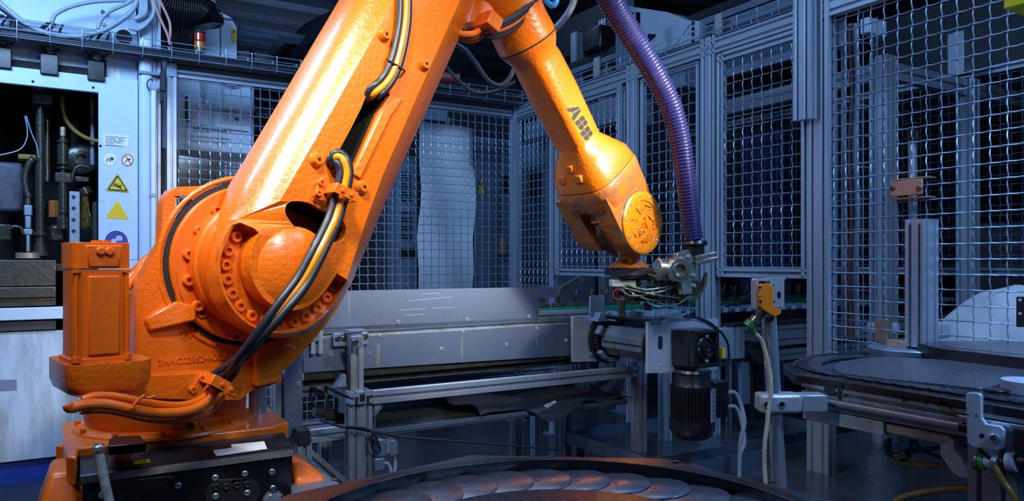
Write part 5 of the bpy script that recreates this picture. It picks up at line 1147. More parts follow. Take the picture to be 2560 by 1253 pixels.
# ================================================================ MAIN CONVEYOR (parallel to the left fence)
DC = -1.95
cx = lambda px, d=DC: FA.p(px, 655, d).x
cz = lambda px, py, d=DC: FA.p(px, py, d).z
def fa_sheet(pts, d, t): mb = MB(); mb.prism([quadp(FA, pts, d)], d, d+t); return mb
con = thing('conveyor_frame', 'long steel clad conveyor frame with bolted side sheets behind the robot', 'conveyor', (cx(1150), DC+.2, 0), FA)
up = obj('upper_side_sheet', fa_sheet(((740, 729), (1388, 717), (1393, 721), (1393, 743), (1347, 746), (1347, 800), (1343, 805), (740, 840)), DC, .004), SHEET, con, FA, bevel=.0015)
lo = obj('lower_side_sheet', fa_sheet(((755, 851), (1436, 809), (1436, 889), (760, 932)), DC-.012, .004), SHEET, con, FA, bevel=.0015)
zu = cz(1000, 832); 
mb = MB(); zA = cz(1000, 836); zB = cz(1000, 822); mb.profile((cx(745), DC+.03, (zA+zB)/2+.005), (cx(1430), DC+.03, (zA+zB)/2+.005), .06, .05); obj('side_profile', mb, ALUS, con, FA)
mb = MB(); mb.profile((cx(1340), DC+.03, cz(1400, 790)), (cx(1480), DC+.03, cz(1400, 790)), .06, .045); obj('side_profile', mb, ALU, con, FA)
for x, y in ((996, 806), (1169, 799), (1323, 792), (1163, 808)): inst('screw', SCREW, up, TR(FA.p(x, y, DC)) if y != 808 else TR(FA.p(x, y-6, DC)), FA) if y != 808 else None
for x, y in ((816, 848), (829, 888), (953, 841), (925, 884), (1159, 830), (1105, 873), (1267, 862), (1342, 821), (1415, 852)): inst('screw', SCREW, lo, TR(FA.p(x, y, DC-.012)), FA)
for x, y0_, y1_, w_ in ((945, 860, 918, 11), (1155, 845, 895, 5), (1342, 830, 870, 3), (873, 735, 800, 5)):
    d_ = DC-.0125 if y0_ > 820 else DC-.0005
    obj('rust_streak', fa_sheet(((x-w_/2, y0_), (x+w_/2, y0_-.3), (x+w_*.4, y1_), (x-w_*.3, y1_)), d_, .0004), mat('green_stain' if 'green_stain' not in MATS else 'green_stain2', (.12, .14, .10), .5, var=.7, vscale=40, col2=(.20, .25, .34), streak=5), lo if y0_ > 820 else up, FA, smooth=0)
for (xa_, ya_, xb_, yb_) in ((1055, 735, 1100, 733), (1020, 752, 1130, 742), (1000, 775, 1065, 772), (1080, 770, 1135, 768), (1010, 788, 1060, 786)):
    obj('scratch', fa_sheet(((xa_, ya_), (xb_, yb_), (xb_, yb_+.6), (xa_, ya_+.6)), DC-.0006, .0004), WPAINT, up, FA, smooth=0)
mb = MB(); mb.box((cx(760), DC, cz(760, 952)), (cx(1500), DC+.25, cz(760, 934))); obj('oily_under_rail', mb, OILB, con, FA)
mb = MB(); mb.profile((cx(760), DC+.06, cz(1200, 922)), (cx(1560), DC+.06, cz(1200, 922)), .045, .045); obj('under_profile', mb, mat('oily_profile', (.16, .15, .12), .3, .4, var=.6, vscale=20), con, FA)
# bed and far side of the conveyor
mb = MB(); mb.box((cx(745), DC+.01, cz(1200, 760)), (cx(1345), DC+.5, cz(1200, 757))); obj('bed_plate', mb, DGREY, con, FA)
mb = MB(); mb.box((cx(745), DC+.46, cz(1200, 830)), (cx(1345), DC+.5, cz(1200, 735))); obj('rear_side', mb, DGREY, con, FA)
# left sheet, legs
obj('corner_sheet', fa_sheet(((713, 870), (756, 868), (757, 1092), (713, 1097)), DC-.06, .02), SHEET, con, FA, bevel=.002)
for y in (960, 1073): inst('screw', SCREW, con, TR(FA.p(746, y, DC-.06)), FA)
def vprof(px, y0_, y1_, d, w_, h_, m, nm='leg', par=con, nw=1, nh=1, lb=None):
    z0 = 0 if y1_ is None else cz(px, y1_, d); mb = MB(); mb.profile((cx(px, d), d, z0), (cx(px, d), d, cz(px, y0_, d)), w_, h_, (0, 1, 0), nw, nh); return obj(nm, mb, m, par, FA, label=lb)
vprof(790, 826, 884, DC-.02, .045, .03, ALU, 'short_upright')
vprof(703, 930, None, DC+.0, .06, .06, ALUS); vprof(812, 1085, None, DC+.12, .045, .045, ALUS); vprof(1290, 905, None, DC+.5, .045, .045, ALU)
vprof(1408, 890, None, DC+.35, .045, .09, ALU, nh=2); vprof(1455, 905, 1010, DC+.15, .06, .045, ALU)
vprof(1340, 1010, None, DC+.6, .045, .045, ALU)
dL = -2.06
fl = vprof(896, 1012, None, dL+.02, .09, .06, ALUS, 'front_leg', nw=2, lb='oil-stained front leg')
vprof(888, 840, 978, dL+.05, .05, .05, ALUS, 'upper_post', lb='oil-stained short post')
# beam with open end towards the camera
ce = FA.p(899, 992, dL); ex = cx(899, dL)
mb = MB(); mb.profile((ex, dL-.03, ce.z), (ex, -1.3, ce.z), .09, .045, (0, 0, 1), 2, 1); be = obj('cross_beam', mb, ALUS, con, FA)
for x in (-.022, 0, .022): mb = MB(); mb.box((ex+x-(.010 if x == 0 else .006), dL-.0315, ce.z-(.014 if x == 0 else .006)), (ex+x+(.010 if x == 0 else .006), dL-.03, ce.z+(.014 if x == 0 else .006))); obj('end_cavity', mb, DARK, be, FA)
fr_z = lambda px, py: cz(px, py, dL)
mb = MB(); zz = (cz(1250, 947, dL)+cz(1250, 975, dL))/2; mb.profile((ex+.045, dL, zz), (cx(1592, dL), dL, zz), .045, .048); obj('front_rail', mb, ALU, con, FA)
mb = MB(); zz2 = cz(820, 1085, dL+.05); mb.profile((cx(776, dL+.05), dL+.05, zz2), (ex-.045, dL+.05, zz2), .045, .045); obj('low_rail', mb, ALU, con, FA)
post_r = vprof(1597, 905, None, dL, .05, .06, ALU, 'front_leg')
vprof(1662, 930, None, dL+.1, .05, .05, ALU, 'rear_leg')
mb = MB(); z_ = cz(1150, 1104, DC+.5); mb.profile((cx(760), DC+.5, .10), (cx(1560), DC+.5, .10), .045, .09, nh=2); mb2 = MB(); mb2.profile((cx(760), DC+.5, .62), (cx(1560), DC+.5, .62), .045, .045); obj('rear_rail', mb, ALU, con, FA); obj('rear_rail', mb2, ALU, con, FA)
# drip shelf
sh = thing('drip_shelf', 'grey sheet metal drip shelf under the conveyor front rail', 'shelf', (cx(1250, dL), dL+.2, cz(1250, 1050, dL)), FA)
zs1 = cz(1250, 1036, dL+.03); zs0 = cz(1250, 1051, dL+.03)
mb = MB(); mb.box((ex+.06, dL+.03, zs0), (cx(1580, dL), dL+.034, zs1)); obj('front_lip', mb, SHEET, sh, FA, bevel=.001)
mb = MB(); mb.box((ex+.06, dL+.03, zs0+.004), (cx(1580, dL), dL+.50, zs0+.008)); obj('shelf_floor', mb, mat('oily_sheet', (.10, .11, .07), .12, .6, var=.6, vscale=9, col2=(.05, .06, .07), coat=.5), sh, FA)
mb = MB(); mb.box((ex+.06, dL+.50, zs0), (cx(1580, dL), dL+.504, zs0+.10)); obj('rear_lip', mb, SHEET, sh, FA)
for x in (ex+.07, cx(1570, dL)): mb = MB(); mb.box((x, dL+.03, zs0), (x+.004, dL+.50, zz-.02)); obj('hanger', mb, GALV, sh, FA)
# dark cloth draped on the shelf
random.seed(2)
th = thing('dark_cloth', 'dark blue cloth with a small printed tag lying on the drip shelf', 'cloth', FA.p(1450, 1000, dL+.2), FA)
rows = []
for j in range(15):
    r_ = []
    for i in range(29):
        u = i/28; v = j/14; x = cx(1205, dL)+(cx(1585, dL)-cx(1205, dL))*u; y = dL+.015+.40*v+.02*sin(u*9)
        z = zs1+.012+.016*sin(u*13+v*4)*sin(v*6+u*3)+.012*sin(u*29+v*9)*.5+.03*v
        if v < .12 and .30 < u < .62: z -= .045*(1-v/.12)*(sin((u-.30)/.32*pi))
        r_.append(V((x+.02*sin(v*7), y-(.02 if v < .1 and .3 < u < .62 else 0), z)))
    rows.append(r_)
mb = MB(); lowr = [[p-V((0, 0, .006)) for p in r] for r in rows]
mb.loft([r+b[::-1] for r, b in zip(rows, lowr)]); obj('cloth', mb, DCLOTH, th, FA, smooth=80)
mb = MB(); q = [FA.p(x, y, dL-.022) for x, y in ((1359, 1015), (1388, 1002), (1391, 1007), (1368, 1020))]; mb.loft([q, [p+V((0, .002, 0)) for p in q]]); tg = obj('tag', mb, PAPER, th, FA, smooth=0)
for k in range(5):
    x = 1364+k*4.6; y = 1014.5-k*1.9; mb = MB(); q = [FA.p(a, b, dL-.0235) for a, b in ((x, y), (x+2.4, y-1), (x+4.2, y+1.6), (x+1.8, y+2.6))]; mb.loft([q, [p+V((0, .001, 0)) for p in q]]); obj('print', mb, SRED if k < 2 else INK, tg, FA, smooth=0)
# brackets on the upper post
brk = thing('post_bracket', 'galvanised double bracket holding the stained post to the conveyor sheet', 'bracket', FA.p(880, 868, DC-.03), FA)
for pts in (((833, 834), (868, 832), (868, 866), (833, 868)), ((905, 831), (921, 830), (921, 862), (905, 864))):
    obj('bracket_plate', fa_sheet(pts, DC-.03, .01), GALV, brk, FA, bevel=.003)
obj('bracket_hook', fa_sheet(((876, 840), (906, 839), (908, 868), (884, 868)), dL-.02, .012), GALV, brk, FA, bevel=.003)
mb = MB(); c = FA.p(888, 826, dL+.05); mb.box(c-V((.035, .03, .003)), c+V((.035, .03, .003))); obj('top_plate', mb, GALV, brk, FA)
for x, y, d in ((845, 847, DC-.03), (861, 847, DC-.03), (914, 842, DC-.03), (889, 856, dL-.02)): inst('screw', SCREWB, brk, TR(FA.p(x, y, d)), FA)
def gusset(px, py, d, label, flip=1, s_=.055):
    t = thing('corner_gusset', label, 'gusset', FA.p(px, py, d), FA); c = FA.p(px, py, d)
    mb = MB(); mb.prism([[(c.x, c.z), (c.x+flip*s_, c.z), (c.x+flip*s_*.3, c.z-s_*.9 if flip > 0 else c.z+s_*.9), (c.x, c.z-s_ if flip > 0 else c.z+s_*.9)]], d-.004, d+.03); obj('gusset_body', mb, GALV, t, FA, bevel=.003)
    for k in range(4): f = .2+.17*k; mb = MB(); a = V((c.x+flip*s_*f*.9, d-.008, c.z)); s2 = -1 if flip > 0 else 1; mb.tube([a+V((0, 0, s2*.004)), V((c.x+.004*flip, d-.008, c.z+s2*s_*f*.95))], .0028, 6); obj('rib', mb, GALV, t, FA)
gusset(932, 1006, dL-.0, 'ribbed corner bracket under the front rail by the stained leg')
gusset(866, 968, dL+.05, 'ribbed corner bracket left of the short stained post', -1)
gusset(800, 855, DC-.03, 'ribbed corner bracket beside the robot shoulder, lower', -1); gusset(812, 822, DC-.03, 'ribbed corner bracket beside the robot shoulder, upper', -1)
# diagonal brace, foot block and connector
th = thing('diagonal_brace', 'stained diagonal aluminium brace low beside the robot base', 'brace', FA.p(800, 1200, dL), FA)
a = FA.p(765, 1135, dL); b = FA.p(848, 1205, dL); b2 = a+(b-a)*2.2
mb = MB(); mb.profile(a, b2, .05, .05, (0, 1, 0)); obj('profile', mb, ALUS, th, FA)
mb = MB(); mb.profile((cx(758, dL), dL+.0, 0), (cx(758, dL), dL+.0, cz(758, 1108, dL)), .05, .05, (0, 1, 0)); obj('foot_post', mb, ALUS, th, FA)
mb = MB(); q0 = FA.p(742, 1075, dL-.01); q1 = FA.p(772, 1110, dL-.01); mb.box((q0.x, dL-.03, q1.z), (q1.x, dL+.04, q0.z)); obj('damper_block', mb, BLKM, th, FA, bevel=.003)
th = thing('cable_connector', 'grey industrial cable connector on the stained leg', 'connector', FA.p(965, 1150, dL-.03), FA)
for pts, dd, m in ((((938, 1098), (966, 1098), (966, 1142), (938, 1144)), .05, GALV), (((966, 1092), (976, 1096), (976, 1136), (966, 1140)), .06, GREYP), (((976, 1098), (995, 1100), (996, 1138), (976, 1144)), .055, GALV)):
    q_ = quadp(FA, pts, dL-.03); mb = MB(); mb.prism([q_], dL-.03, dL-.03+dd); obj('shell', mb, m, th, FA, bevel=.005)
mb = MB(); c = FA.p(945, 1160, dL-.02); mb.box(c-V((.02, .02, .02)), c+V((.02, .02, .025))); obj('clip_box', mb, GALV, th, FA, bevel=.003)
for k, pp in enumerate((((985, 1142), (988, 1160), (986, 1185), (984, 1230)), ((950, 1165), (965, 1158), (975, 1170), (978, 1200), (978, 1230)))): mb = MB(); mb.tube(spline([FA.p(x, y, dL-.0) for x, y in pp], 6), .008, 8); obj('lead', mb, GCAB, th, FA, smooth=70)
fcab('loose_cable', ((800, 1050), (850, 1066), (890, 1072), (935, 1080), (1000, 1092), (1100, 1100), (1250, 1112), (1400, 1125)), .005, BCAB, 'thin black cord running level across the stained leg', d=dL-.04)
fcab('loose_cable', ((865, 1066), (905, 1070), (932, 1082), (944, 1105), (950, 1125), (943, 1132), (930, 1118), (928, 1095), (935, 1080)), .005, BCAB, 'loop of black cord hanging on the stained leg', d=dL-.045)
fcab('loose_cable', ((850, 925), (800, 930), (780, 960), (778, 1000), (800, 1030)), .005, BCAB, 'thin black cord curving in the dark corner beside the robot', d=DC+.1)
fcab('orange_pipe', ((812, 930), (813, 960), (816, 990), (822, 1012), (830, 1030)), .007, COPPER, 'rusty orange tube in the dark corner beside the robot', d=DC+.1, cat='tube')
for k, (x, y) in enumerate(((785, 1030), (810, 1040), (835, 1048), (860, 1045))):
    mb = MB(); a = FA.p(x, y, DC+.05); mb.cyl(a, a+V((.09, .02, -.02)), .018, 12); one('dark_valve', mb, OILB, ('leftmost', 'second', 'third', 'rightmost')[k]+' of four dark oily valves beside the robot', 'valve', FA)

# ---- green chain with cleats
DG = -1.45
zg = cz(1500, 765, DG); print('green', zg)
g0, g1 = cx(1300, DG), cx(1345, DG)+3.6
th = thing('green_chain_guide', 'green plastic chain guide running through the fence opening', 'chain guide', (g0+1, DG, zg-.04), FA)
mb = MB(); mb.box((g0, DG-.03, zg-.035), (g1, DG+.03, zg-.0)); obj('guide_strip', mb, GREEN, th, FA, bevel=.003)
mb = MB(); mb.box((g0, DG+.1, zg-.035), (g1, DG+.16, zg-.0)); obj('guide_strip', mb, GREEN, th, FA, bevel=.003)
mb = MB(); mb.profile((g0, DG-.01, zg-.075), (g1, DG-.01, zg-.075), .06, .06); obj('support_profile', mb, ALU, th, FA)
mb = MB(); mb.profile((g0, DG-.01, zg-.16), (g1, DG-.01, zg-.16), .06, .06); obj('support_profile', mb, ALU, th, FA)
th2 = thing('cleat', 'oily black forked chain cleat on the green guide', 'chain cleat', (g0+.05, DG+.02, zg), FA, 'forked chain cleats along the green guide')
mb = MB(); a = V((g0+.05, DG+.02, zg)); mb.box(a-V((.028, .03, 0)), a+V((.028, .03, .022))); obj('cleat_foot', mb, OILB, th2, FA, bevel=.003)
for sg in (-1, 1):
    mb = MB(); mb.loft([[a+V((sg*.006-.005, -.008, .02)), a+V((sg*.006+.005, -.008, .02)), a+V((sg*.006+.005, .008, .02)), a+V((sg*.006-.005, .008, .02))], [a+V((sg*.010-.005, -.008, .07)), a+V((sg*.010+.005, -.008, .07)), a+V((sg*.010+.005, .008, .07)), a+V((sg*.010-.005, .008, .07))], [a+V((sg*.024-.003, -.006, .098)), a+V((sg*.024+.003, -.006, .098)), a+V((sg*.024+.003, .006, .098)), a+V((sg*.024-.003, .006, .098))]]); obj('fork_arm', mb, OILB, th2, FA, bevel=.002)
CL0 = th2.matrix_basis.copy()
def nth(k): return str(k)+('st' if k % 10 == 1 and k != 11 else 'nd' if k % 10 == 2 and k != 12 else 'rd' if k % 10 == 3 and k != 13 else 'th')
th2['label'] = 'oily black forked chain cleat, 1st from the left end of the green guide'
for k in range(1, 34):
    dup(th2, FA.M @ TR(V((.105*k, 0, 0))) @ FA.I @ CL0, 'oily black forked chain cleat, %s from the left end of the green guide' % nth(k+1))
# guard sheet and clamp near the wrist door
one('angled_guard', fa_sheet(((1395, 740), (1402, 718), (1450, 690), (1462, 696), (1462, 702), (1420, 728)), DC+.06, .02), DGREY, 'dark bent guard plate between conveyor end and wrist door', 'guard', FA, bevel=.002)
one('reflector_plate', fa_sheet(((1476, 740), (1512, 738), (1512, 786), (1476, 788)), DC-.05, .012), mat('reflector', (.30, .36, .46), .25, .6, bump=.8, bscale=300), 'small ribbed grey reflector standing on the conveyor end', 'reflector', FA, bevel=.002)

# ---- plate conveyor carrying pointed blanks, running on through the fence
DP = -1.80
zp_ = cz(1900, 777, DP); p0, p1 = cx(1500, DP), cx(1500, DP)+3.4
pc = thing('plate_conveyor', 'dark plate conveyor passing through the right fence', 'conveyor', (p0+1, DP, 0), FA)
mb = MB(); mb.box((p0, DP-.02, zp_-.055), (p1, DP+.24, zp_-.0)); obj('carrier_belt', mb, BLACK, pc, FA, bevel=.004)
mb = MB(); mb.box((p0, DP-.035, zp_-.085), (p1, DP-.02, zp_-.06)); obj('edge_strip', mb, DGREY, pc, FA, bevel=.003)
mb = MB(); mb.profile((p0+.5, DP-.0, zp_-.15), (p1, DP-.0, zp_-.15), .06, .12, nh=2); obj('support_profile', mb, ALU, pc, FA)
mb = MB(); mb.profile((p0+.5, DP-.0, zp_-.27), (p1, DP-.0, zp_-.27), .06, .06); obj('support_profile', mb, ALU, pc, FA)
for xx in (cx(1835, DP-.05), cx(1835, DP-.05)+1.3): mb = MB(); mb.profile((xx, DP-.05, 0), (xx, DP-.05, zp_-.09), .09, .045, (0, 1, 0), 2); obj('leg', mb, ALU, pc, FA)
th3 = thing('pointed_blank', 'grey pointed steel blank lying across the plate conveyor', 'steel blank', (p0+.05, DP+.03, zp_), FA, 'pointed steel blanks on the plate conveyor')
a = V((p0+.05, DP-.01, zp_))
mb = MB(); mb.lathe(a+V((0, 0, .012)), (.25, 1, 0), [(0, .003), (.02, .012), (.06, .014), (.20, .014)], 10); obj('blank_body', mb, STEELD if False else GALV, th3, FA)
mb = MB(); mb.loft([[a+V((-.03, .005, 0)), a+V((.03, .005, 0)), a+V((.03, .05, 0)), a+V((-.03, .05, 0))], [a+V((-.006, .02, .028)), a+V((.006, .02, .028)), a+V((.006, .03, .028)), a+V((-.006, .03, .028))]]); obj('blank_saddle', mb, GALV, th3, FA, bevel=.003)
B0 = th3.matrix_basis.copy(); th3['label'] = 'grey pointed steel blank, 1st from the left on the plate conveyor'
for k in range(1, 34): dup(th3, FA.M @ TR(V((.098*k, 0, 0))) @ FA.I @ B0, 'grey pointed steel blank, %s from the left on the plate conveyor' % nth(k+1))
for k, (x0_, y0_, x1_, y1_) in enumerate(((1690, 752, 1722, 742), (1812, 762, 1852, 750))):
    a = FA.p(x0_, y0_, DP+.12); b = FA.p(x1_, y1_, DP+.16); mb = MB(); mb.loft([[a, b, b+V((.06, .06, -.03)), a+V((.05, .05, -.01))], [p-V((0, 0, .004)) for p in (a, b, b+V((.06, .06, -.03)), a+V((.05, .05, -.01)))]]); one('bent_plate', mb, STEEL, ('left', 'right')[k]+' bright bent sheet edge above the plate conveyor', 'plate', FA)
one('slanted_guard', fa_sheet(((1842, 760), (1870, 742), (1898, 700), (1902, 762)), DP-.02, .01), DGREY, 'dark triangular guard left of the orange sensor', 'guard', FA, bevel=.002)

# ================================================================ CROSS DRIVE: drum, end plates, gear motor
D1_, D2_ = -1.975, -2.40
dr = thing('drum_drive', 'grey chain drum between two aluminium plates with black gear motor', 'conveyor drive', (cx(1600, -2.2), -2.2, cz(1600, 900, -2.2)), FA)
fc = FA.p(1512, 846, D1_); nc = V((fc.x+.0, D2_, fc.z)); q = FA.M @ nc; print('near drum centre px', CX+F*q.x/q.y, HY-F*(q.z-H)/q.y)
obj('end_plate', fa_sheet(((1432, 792), (1446, 790), (1548, 786), (1548, 902), (1433, 906)), D1_-.02, .02), GALVB, dr, FA, bevel=.002, label='far aluminium end plate')
mb = MB(); mb.lathe((fc.x, D1_-.022, fc.z), (0, -1, 0), [(0, .115), (.012, .115), (.014, .11), (.014, .07)], 40); obj('side_disc', mb, BLKM, dr, FA)
mb = MB(); mb.lathe((fc.x, D2_+.035, fc.z), (0, -1, 0), [(0, .07), (0, .112), (.012, .112), (.014, .1)], 40); obj('side_disc', mb, BLKM, dr, FA)
r8 = .074; ring8 = lambda y: [V((fc.x+r8*cos(pi/8+pi/4*k), y, fc.z+r8*sin(pi/8+pi/4*k))) for k in range(8)]
mb = MB(); mb.loft([ring8(D1_-.06), ring8(D2_+.03)]); du = obj('drum', mb, mat('grey_drum_paint', (.20, .215, .24), .38, .2, var=.12, vscale=5), dr, FA, bevel=.004, smooth=20)
mb = MB(); mb.box((fc.x-r8-.001, D1_-.07, fc.z-.002), (fc.x-r8*.6, D2_+.03, fc.z+.001)); obj('drum_seam', mb, DARK, du, FA)
st = mat('rust_stain', (.22, .11, .03), .5, var=.6, vscale=40, col2=(.25, .24, .22))
mb = MB(); ys = D1_-.14
for k in (3, 4): 
    a0 = pi/8+pi/4*k; a1 = a0+pi/4; e0 = V((fc.x+(r8+.0006)*cos(a0), ys, fc.z+(r8+.0006)*sin(a0))); e1 = V((fc.x+(r8+.0006)*cos(a1), ys, fc.z+(r8+.0006)*sin(a1)))
    if k == 3: e0 = e0.lerp(e1, .35)
    mb.add([e0, e1, e1+V((0, -.022, 0)), e0+V((0, -.03, 0))], [(0, 1, 2, 3)])
obj('rust_streak', mb, st, du, FA, smooth=0)
# chain wrapped round the far end
mb = MB()
for k in range(26):
    a = radians(70+k*9.2); c = V((fc.x+.088*cos(a), D1_-.045, fc.z+.088*sin(a))); mb.cyl(c-V((0, .012, 0)), c+V((0, .012, 0)), .006, 8)
obj('roller_chain', mb, OILB, dr, FA, stuff=True)
for a_ in (150, 225, 262): 
    c = V((fc.x+.092*cos(radians(a_)), D1_-.06, fc.z+.092*sin(radians(a_)))); T = TR(c) @ MX.Rotation(-radians(a_), 4, 'Y'); mb = MB(); mb.box((-.008, -.022, -.022), (.012, .012, .022), T); obj('chain_block', mb, GREYP, dr, FA, bevel=.003)
for x, y in ((1478, 808), (1478, 886), (1500, 805)): inst('screw', SCREW, dr, TR(FA.p(x, y, D1_-.036)), FA)
# near plate
pl = fa_sheet(((1619, 805), (1665, 802), (1795, 797), (1795, 925), (1690, 932), (1619, 934)), D2_-.012, .014)
npl = obj('end_plate', pl, GALVB, dr, FA, bevel=.002, label='near aluminium end plate with slot')
mb = MB(); sl = [(1651+5.5*cos(t), 857+(11 if sin(t) > 0 else -11)+5.5*sin(t)) for t in [2*pi*k/20 for k in range(20)]]
obj('plate_slot', fa_sheet(sl, D2_-.0135, .002), DARK, npl, FA)
obj('arrow_sign', fa_sheet(((1629, 806), (1652, 805), (1652, 811), (1629, 812)), D2_-.014, .002), INK, npl, FA, smooth=0, label='small arrow sign')
obj('arrow_mark', fa_sheet(((1631, 809), (1635, 806.5), (1635, 808), (1650, 807.5), (1650, 809.5), (1635, 810), (1635, 811.5)), D2_-.0155, .0015), WHITE, npl, FA, smooth=0)
for x, y in ((1650, 825), (1650, 914)): inst('screw', SCREWS, npl, TR(FA.p(x, y, D2_-.012)), FA)
# gearbox
gx0 = FA.p(1677, 860, D2_-.012).x; gd = FA.X(1736, 860, gx0).y; gx1 = FA.p(1799, 860, gd).x; zg1 = FA.p(1736, 829, gd).z; zg0 = FA.p(1736, 923, gd).z
print('gearbox', gx0, gx1, gd, zg0, zg1)
mb = MB(); mb.box((gx0, gd+.03, zg0), (gx1, D2_-.014, zg1)); gb = obj('gearbox', mb, BLACK, dr, FA, bevel=.006)
gm = (gx0+gx1)/2+.01; gz_ = (zg0+zg1)/2+.0
for (a, b, c_, d_) in ((gx0, gx0+.022, zg0, zg1), (gx1-.014, gx1, zg0, zg1), (gx0, gx1, zg1-.012, zg1), (gx0, gx1, zg0, zg0+.014)):
    mb = MB(); mb.box((a, gd, c_), (b, gd+.032, d_)); obj('gearbox_rim', mb, BLACK, gb, FA, bevel=.003)
mb = MB(); mb.lathe((gm, gd+.03, gz_), (0, -1, 0), [(0, .052), (.012, .052), (.018, .046), (.018, .038), (.012, .036), (.016, .026), (.022, .024), (.022, .012), (.018, .010)], 36); obj('shaft_hub', mb, BLACK, gb, FA, smooth=30)
for a_ in (90, 180, 0, 270): mb = MB(); c = V((gm+.052*cos(radians(a_)), gd+.02, gz_+.052*sin(radians(a_)))); mb.lathe(c, (0, -1, 0), [(0, .008), (.012, .008), (.014, .005)], 10); obj('hub_bolt', mb, STEEL if a_ else BLACK, gb, FA)
# motor
mc = V((gm-.012, (gd+D2_)/2+.01, 0)); mq = FA.M @ mc; print('motor px', CX+F*mq.x/mq.y, 'r px', .09*F/mq.y)
mzf = lambda py: H-(py-HY)*mq.y/F; rm = 54*mq.y/F
mb = MB(); mb.lathe((mc.x, mc.y, mzf(923)), (0, 0, -1), [(0, rm*.8), (mzf(923)-mzf(930), rm*.85), (mzf(923)-mzf(934), rm*.8), (mzf(923)-mzf(962), rm*.88), (mzf(923)-mzf(964), rm*.9)], 36); obj('motor_neck', mb, BLACK, dr, FA)
mb = MB(); n = 44; pts = []
for k in range(n*4):
    a = 2*pi*k/(n*4); pts.append((mc.x+(rm if k % 4 < 2 else rm*.90)*cos(a), mc.y+(rm if k % 4 < 2 else rm*.90)*sin(a)))
mb.prism([pts], mzf(1050), mzf(962), 'z'); mt = obj('motor_body', mb, BLACK, dr, FA, smooth=0)
mb = MB(); mb.lathe((mc.x, mc.y, mzf(1048)), (0, 0, -1), [(0, rm*1.05), (mzf(1048)-mzf(1074), rm*1.03), (mzf(1048)-mzf(1090), rm*.82), (mzf(1048)-mzf(1094), rm*.7), (mzf(1048)-mzf(1095), .02)], 36); obj('fan_cover', mb, BLACK, dr, FA)
T = TR(V((mc.x, mc.y, 0))) @ MX.Rotation(radians(-118+math.degrees(0)), 4, 'Z')
def onmotor(px): # angle round the motor whose column is px
    best = None
    for k in range(360):
        a = radians(k); q = FA.M @ V((mc.x+rm*cos(a), mc.y+rm*sin(a), 1)); u = CX+F*q.x/q.y
        nrm = V((cos(a), sin(a), 0)); 
        if (FA.c-V((mc.x+rm*cos(a), mc.y+rm*sin(a), 1))).dot(nrm) > 0 and (best is None or abs(u-px) < best[0]): best = (abs(u-px), a)
    return best[1]
a_ = onmotor(1783); er = V((cos(a_), sin(a_), 0)); et = V((-sin(a_), cos(a_), 0)); c0 = V((mc.x, mc.y, 0))+er*rm*1.0
mb = MB(); q = [c0+et*(s*.024)+er*.004+V((0, 0, z)) for s, z in ((-1, mzf(1048)), (1, mzf(1048)), (1, mzf(968)), (-1, mzf(968)))]; mb.loft([q, [p-er*.006 for p in q]]); pt = obj('rating_plate', mb, GREYP, mt, FA, label='grey rating plate')
for k in range(6):
    z = mzf(978+k*11); mb = MB(); q = [c0+et*s*.017+er*.0048+V((0, 0, z+h_)) for s, h_ in ((-1, 0), (1, 0), (1, .0025), (-1, .0025))]; mb.loft([q, [p-er*.002 for p in q]]); obj('print', mb, INK, pt, FA, smooth=0)
er2 = V((1, -.15, 0)).normalized(); et2 = V((.15, 1, 0)).normalized()
c2 = V((mc.x, mc.y, 0))+er2*(rm+.02)
mb = MB(); q = [c2+er2*a+et2*b for a, b in ((-.03, -.045), (.045, -.045), (.045, .045), (-.03, .045))]; mb.loft([[p+V((0, 0, mzf(1046))) for p in q], [p+V((0, 0, mzf(955))) for p in q]]); tb = obj('terminal_box', mb, BLACK, dr, FA, bevel=.005)
for k, y in enumerate((988, 1024)):
    c3 = c2+er2*.046+V((0, -.01, mzf(y))); mb = MB(); mb.lathe(c3, er2, [(0, .015), (.012, .015), (.012, .012), (.022, .012), (.026, .009)], 12); obj('cable_gland', mb, STEEL, tb, FA)
    e = c3+er2*.026; mb = MB(); mb.tube(spline([e, e+er2*.035+V((0, 0, -.006)), e+er2*.065+V((0, 0, -.06)), e+er2*.075+V((0, -.01, -.14-.02*k)), e+er2*.06+V((0, 0, -.22)), e+er2*.055+V((0, 0, -.34))], 6), .0095, 8); obj('motor_cable', mb, GCAB, tb, FA, smooth=70)
mb = MB(); q = FA.p(1805, 884, gd+.05); mb.box(q-V((.009, .01, .02)), q+V((.009, .01, .025))); obj('yellow_plug', mb, YEL, dr, FA, label='small yellow plug')
# blanks piled over the drum and inductive switch
pz = FA.p(1680, 800, D2_+.1).z
th = thing('feed_chute', 'dark forked feeding chute with steel fittings above the drum', 'chute', FA.p(1600, 812, -2.2), FA)
random.seed(9)
for k in range(9):
    px_ = 1500+k*22; c = FA.p(px_, 792-k*.6, -2.02-.03*k); mb = MB()
    if k % 2: mb.lathe(c, (.8, -.5, -.1), [(0, .004), (.02, .016), (.07, .02), (.10, .018)], 10)
    else: mb.loft([[c+V((-.04, -.03, -.02)), c+V((.04, -.03, -.02)), c+V((.04, .03, -.02)), c+V((-.04, .03, -.02))], [c+V((-.012, -.02, .02)), c+V((.018, -.02, .02)), c+V((.018, .02, .02)), c+V((-.012, .02, .02))]])
    obj('fitting', mb, (GALV, DGREY, GREYP)[k % 3], th, FA, bevel=.002)
mb = MB(); a = FA.p(1500, 812, D1_-.03); mb.box((a.x, D2_, fc.z+.105), (a.x+.18, D1_-.03, fc.z+.118)); obj('chute_plate', mb, BLACK, th, FA, bevel=.003)
sw = thing('proximity_switch', 'silver proximity switch with black lead on the near plate', 'switch', FA.p(1700, 796, D2_), FA)
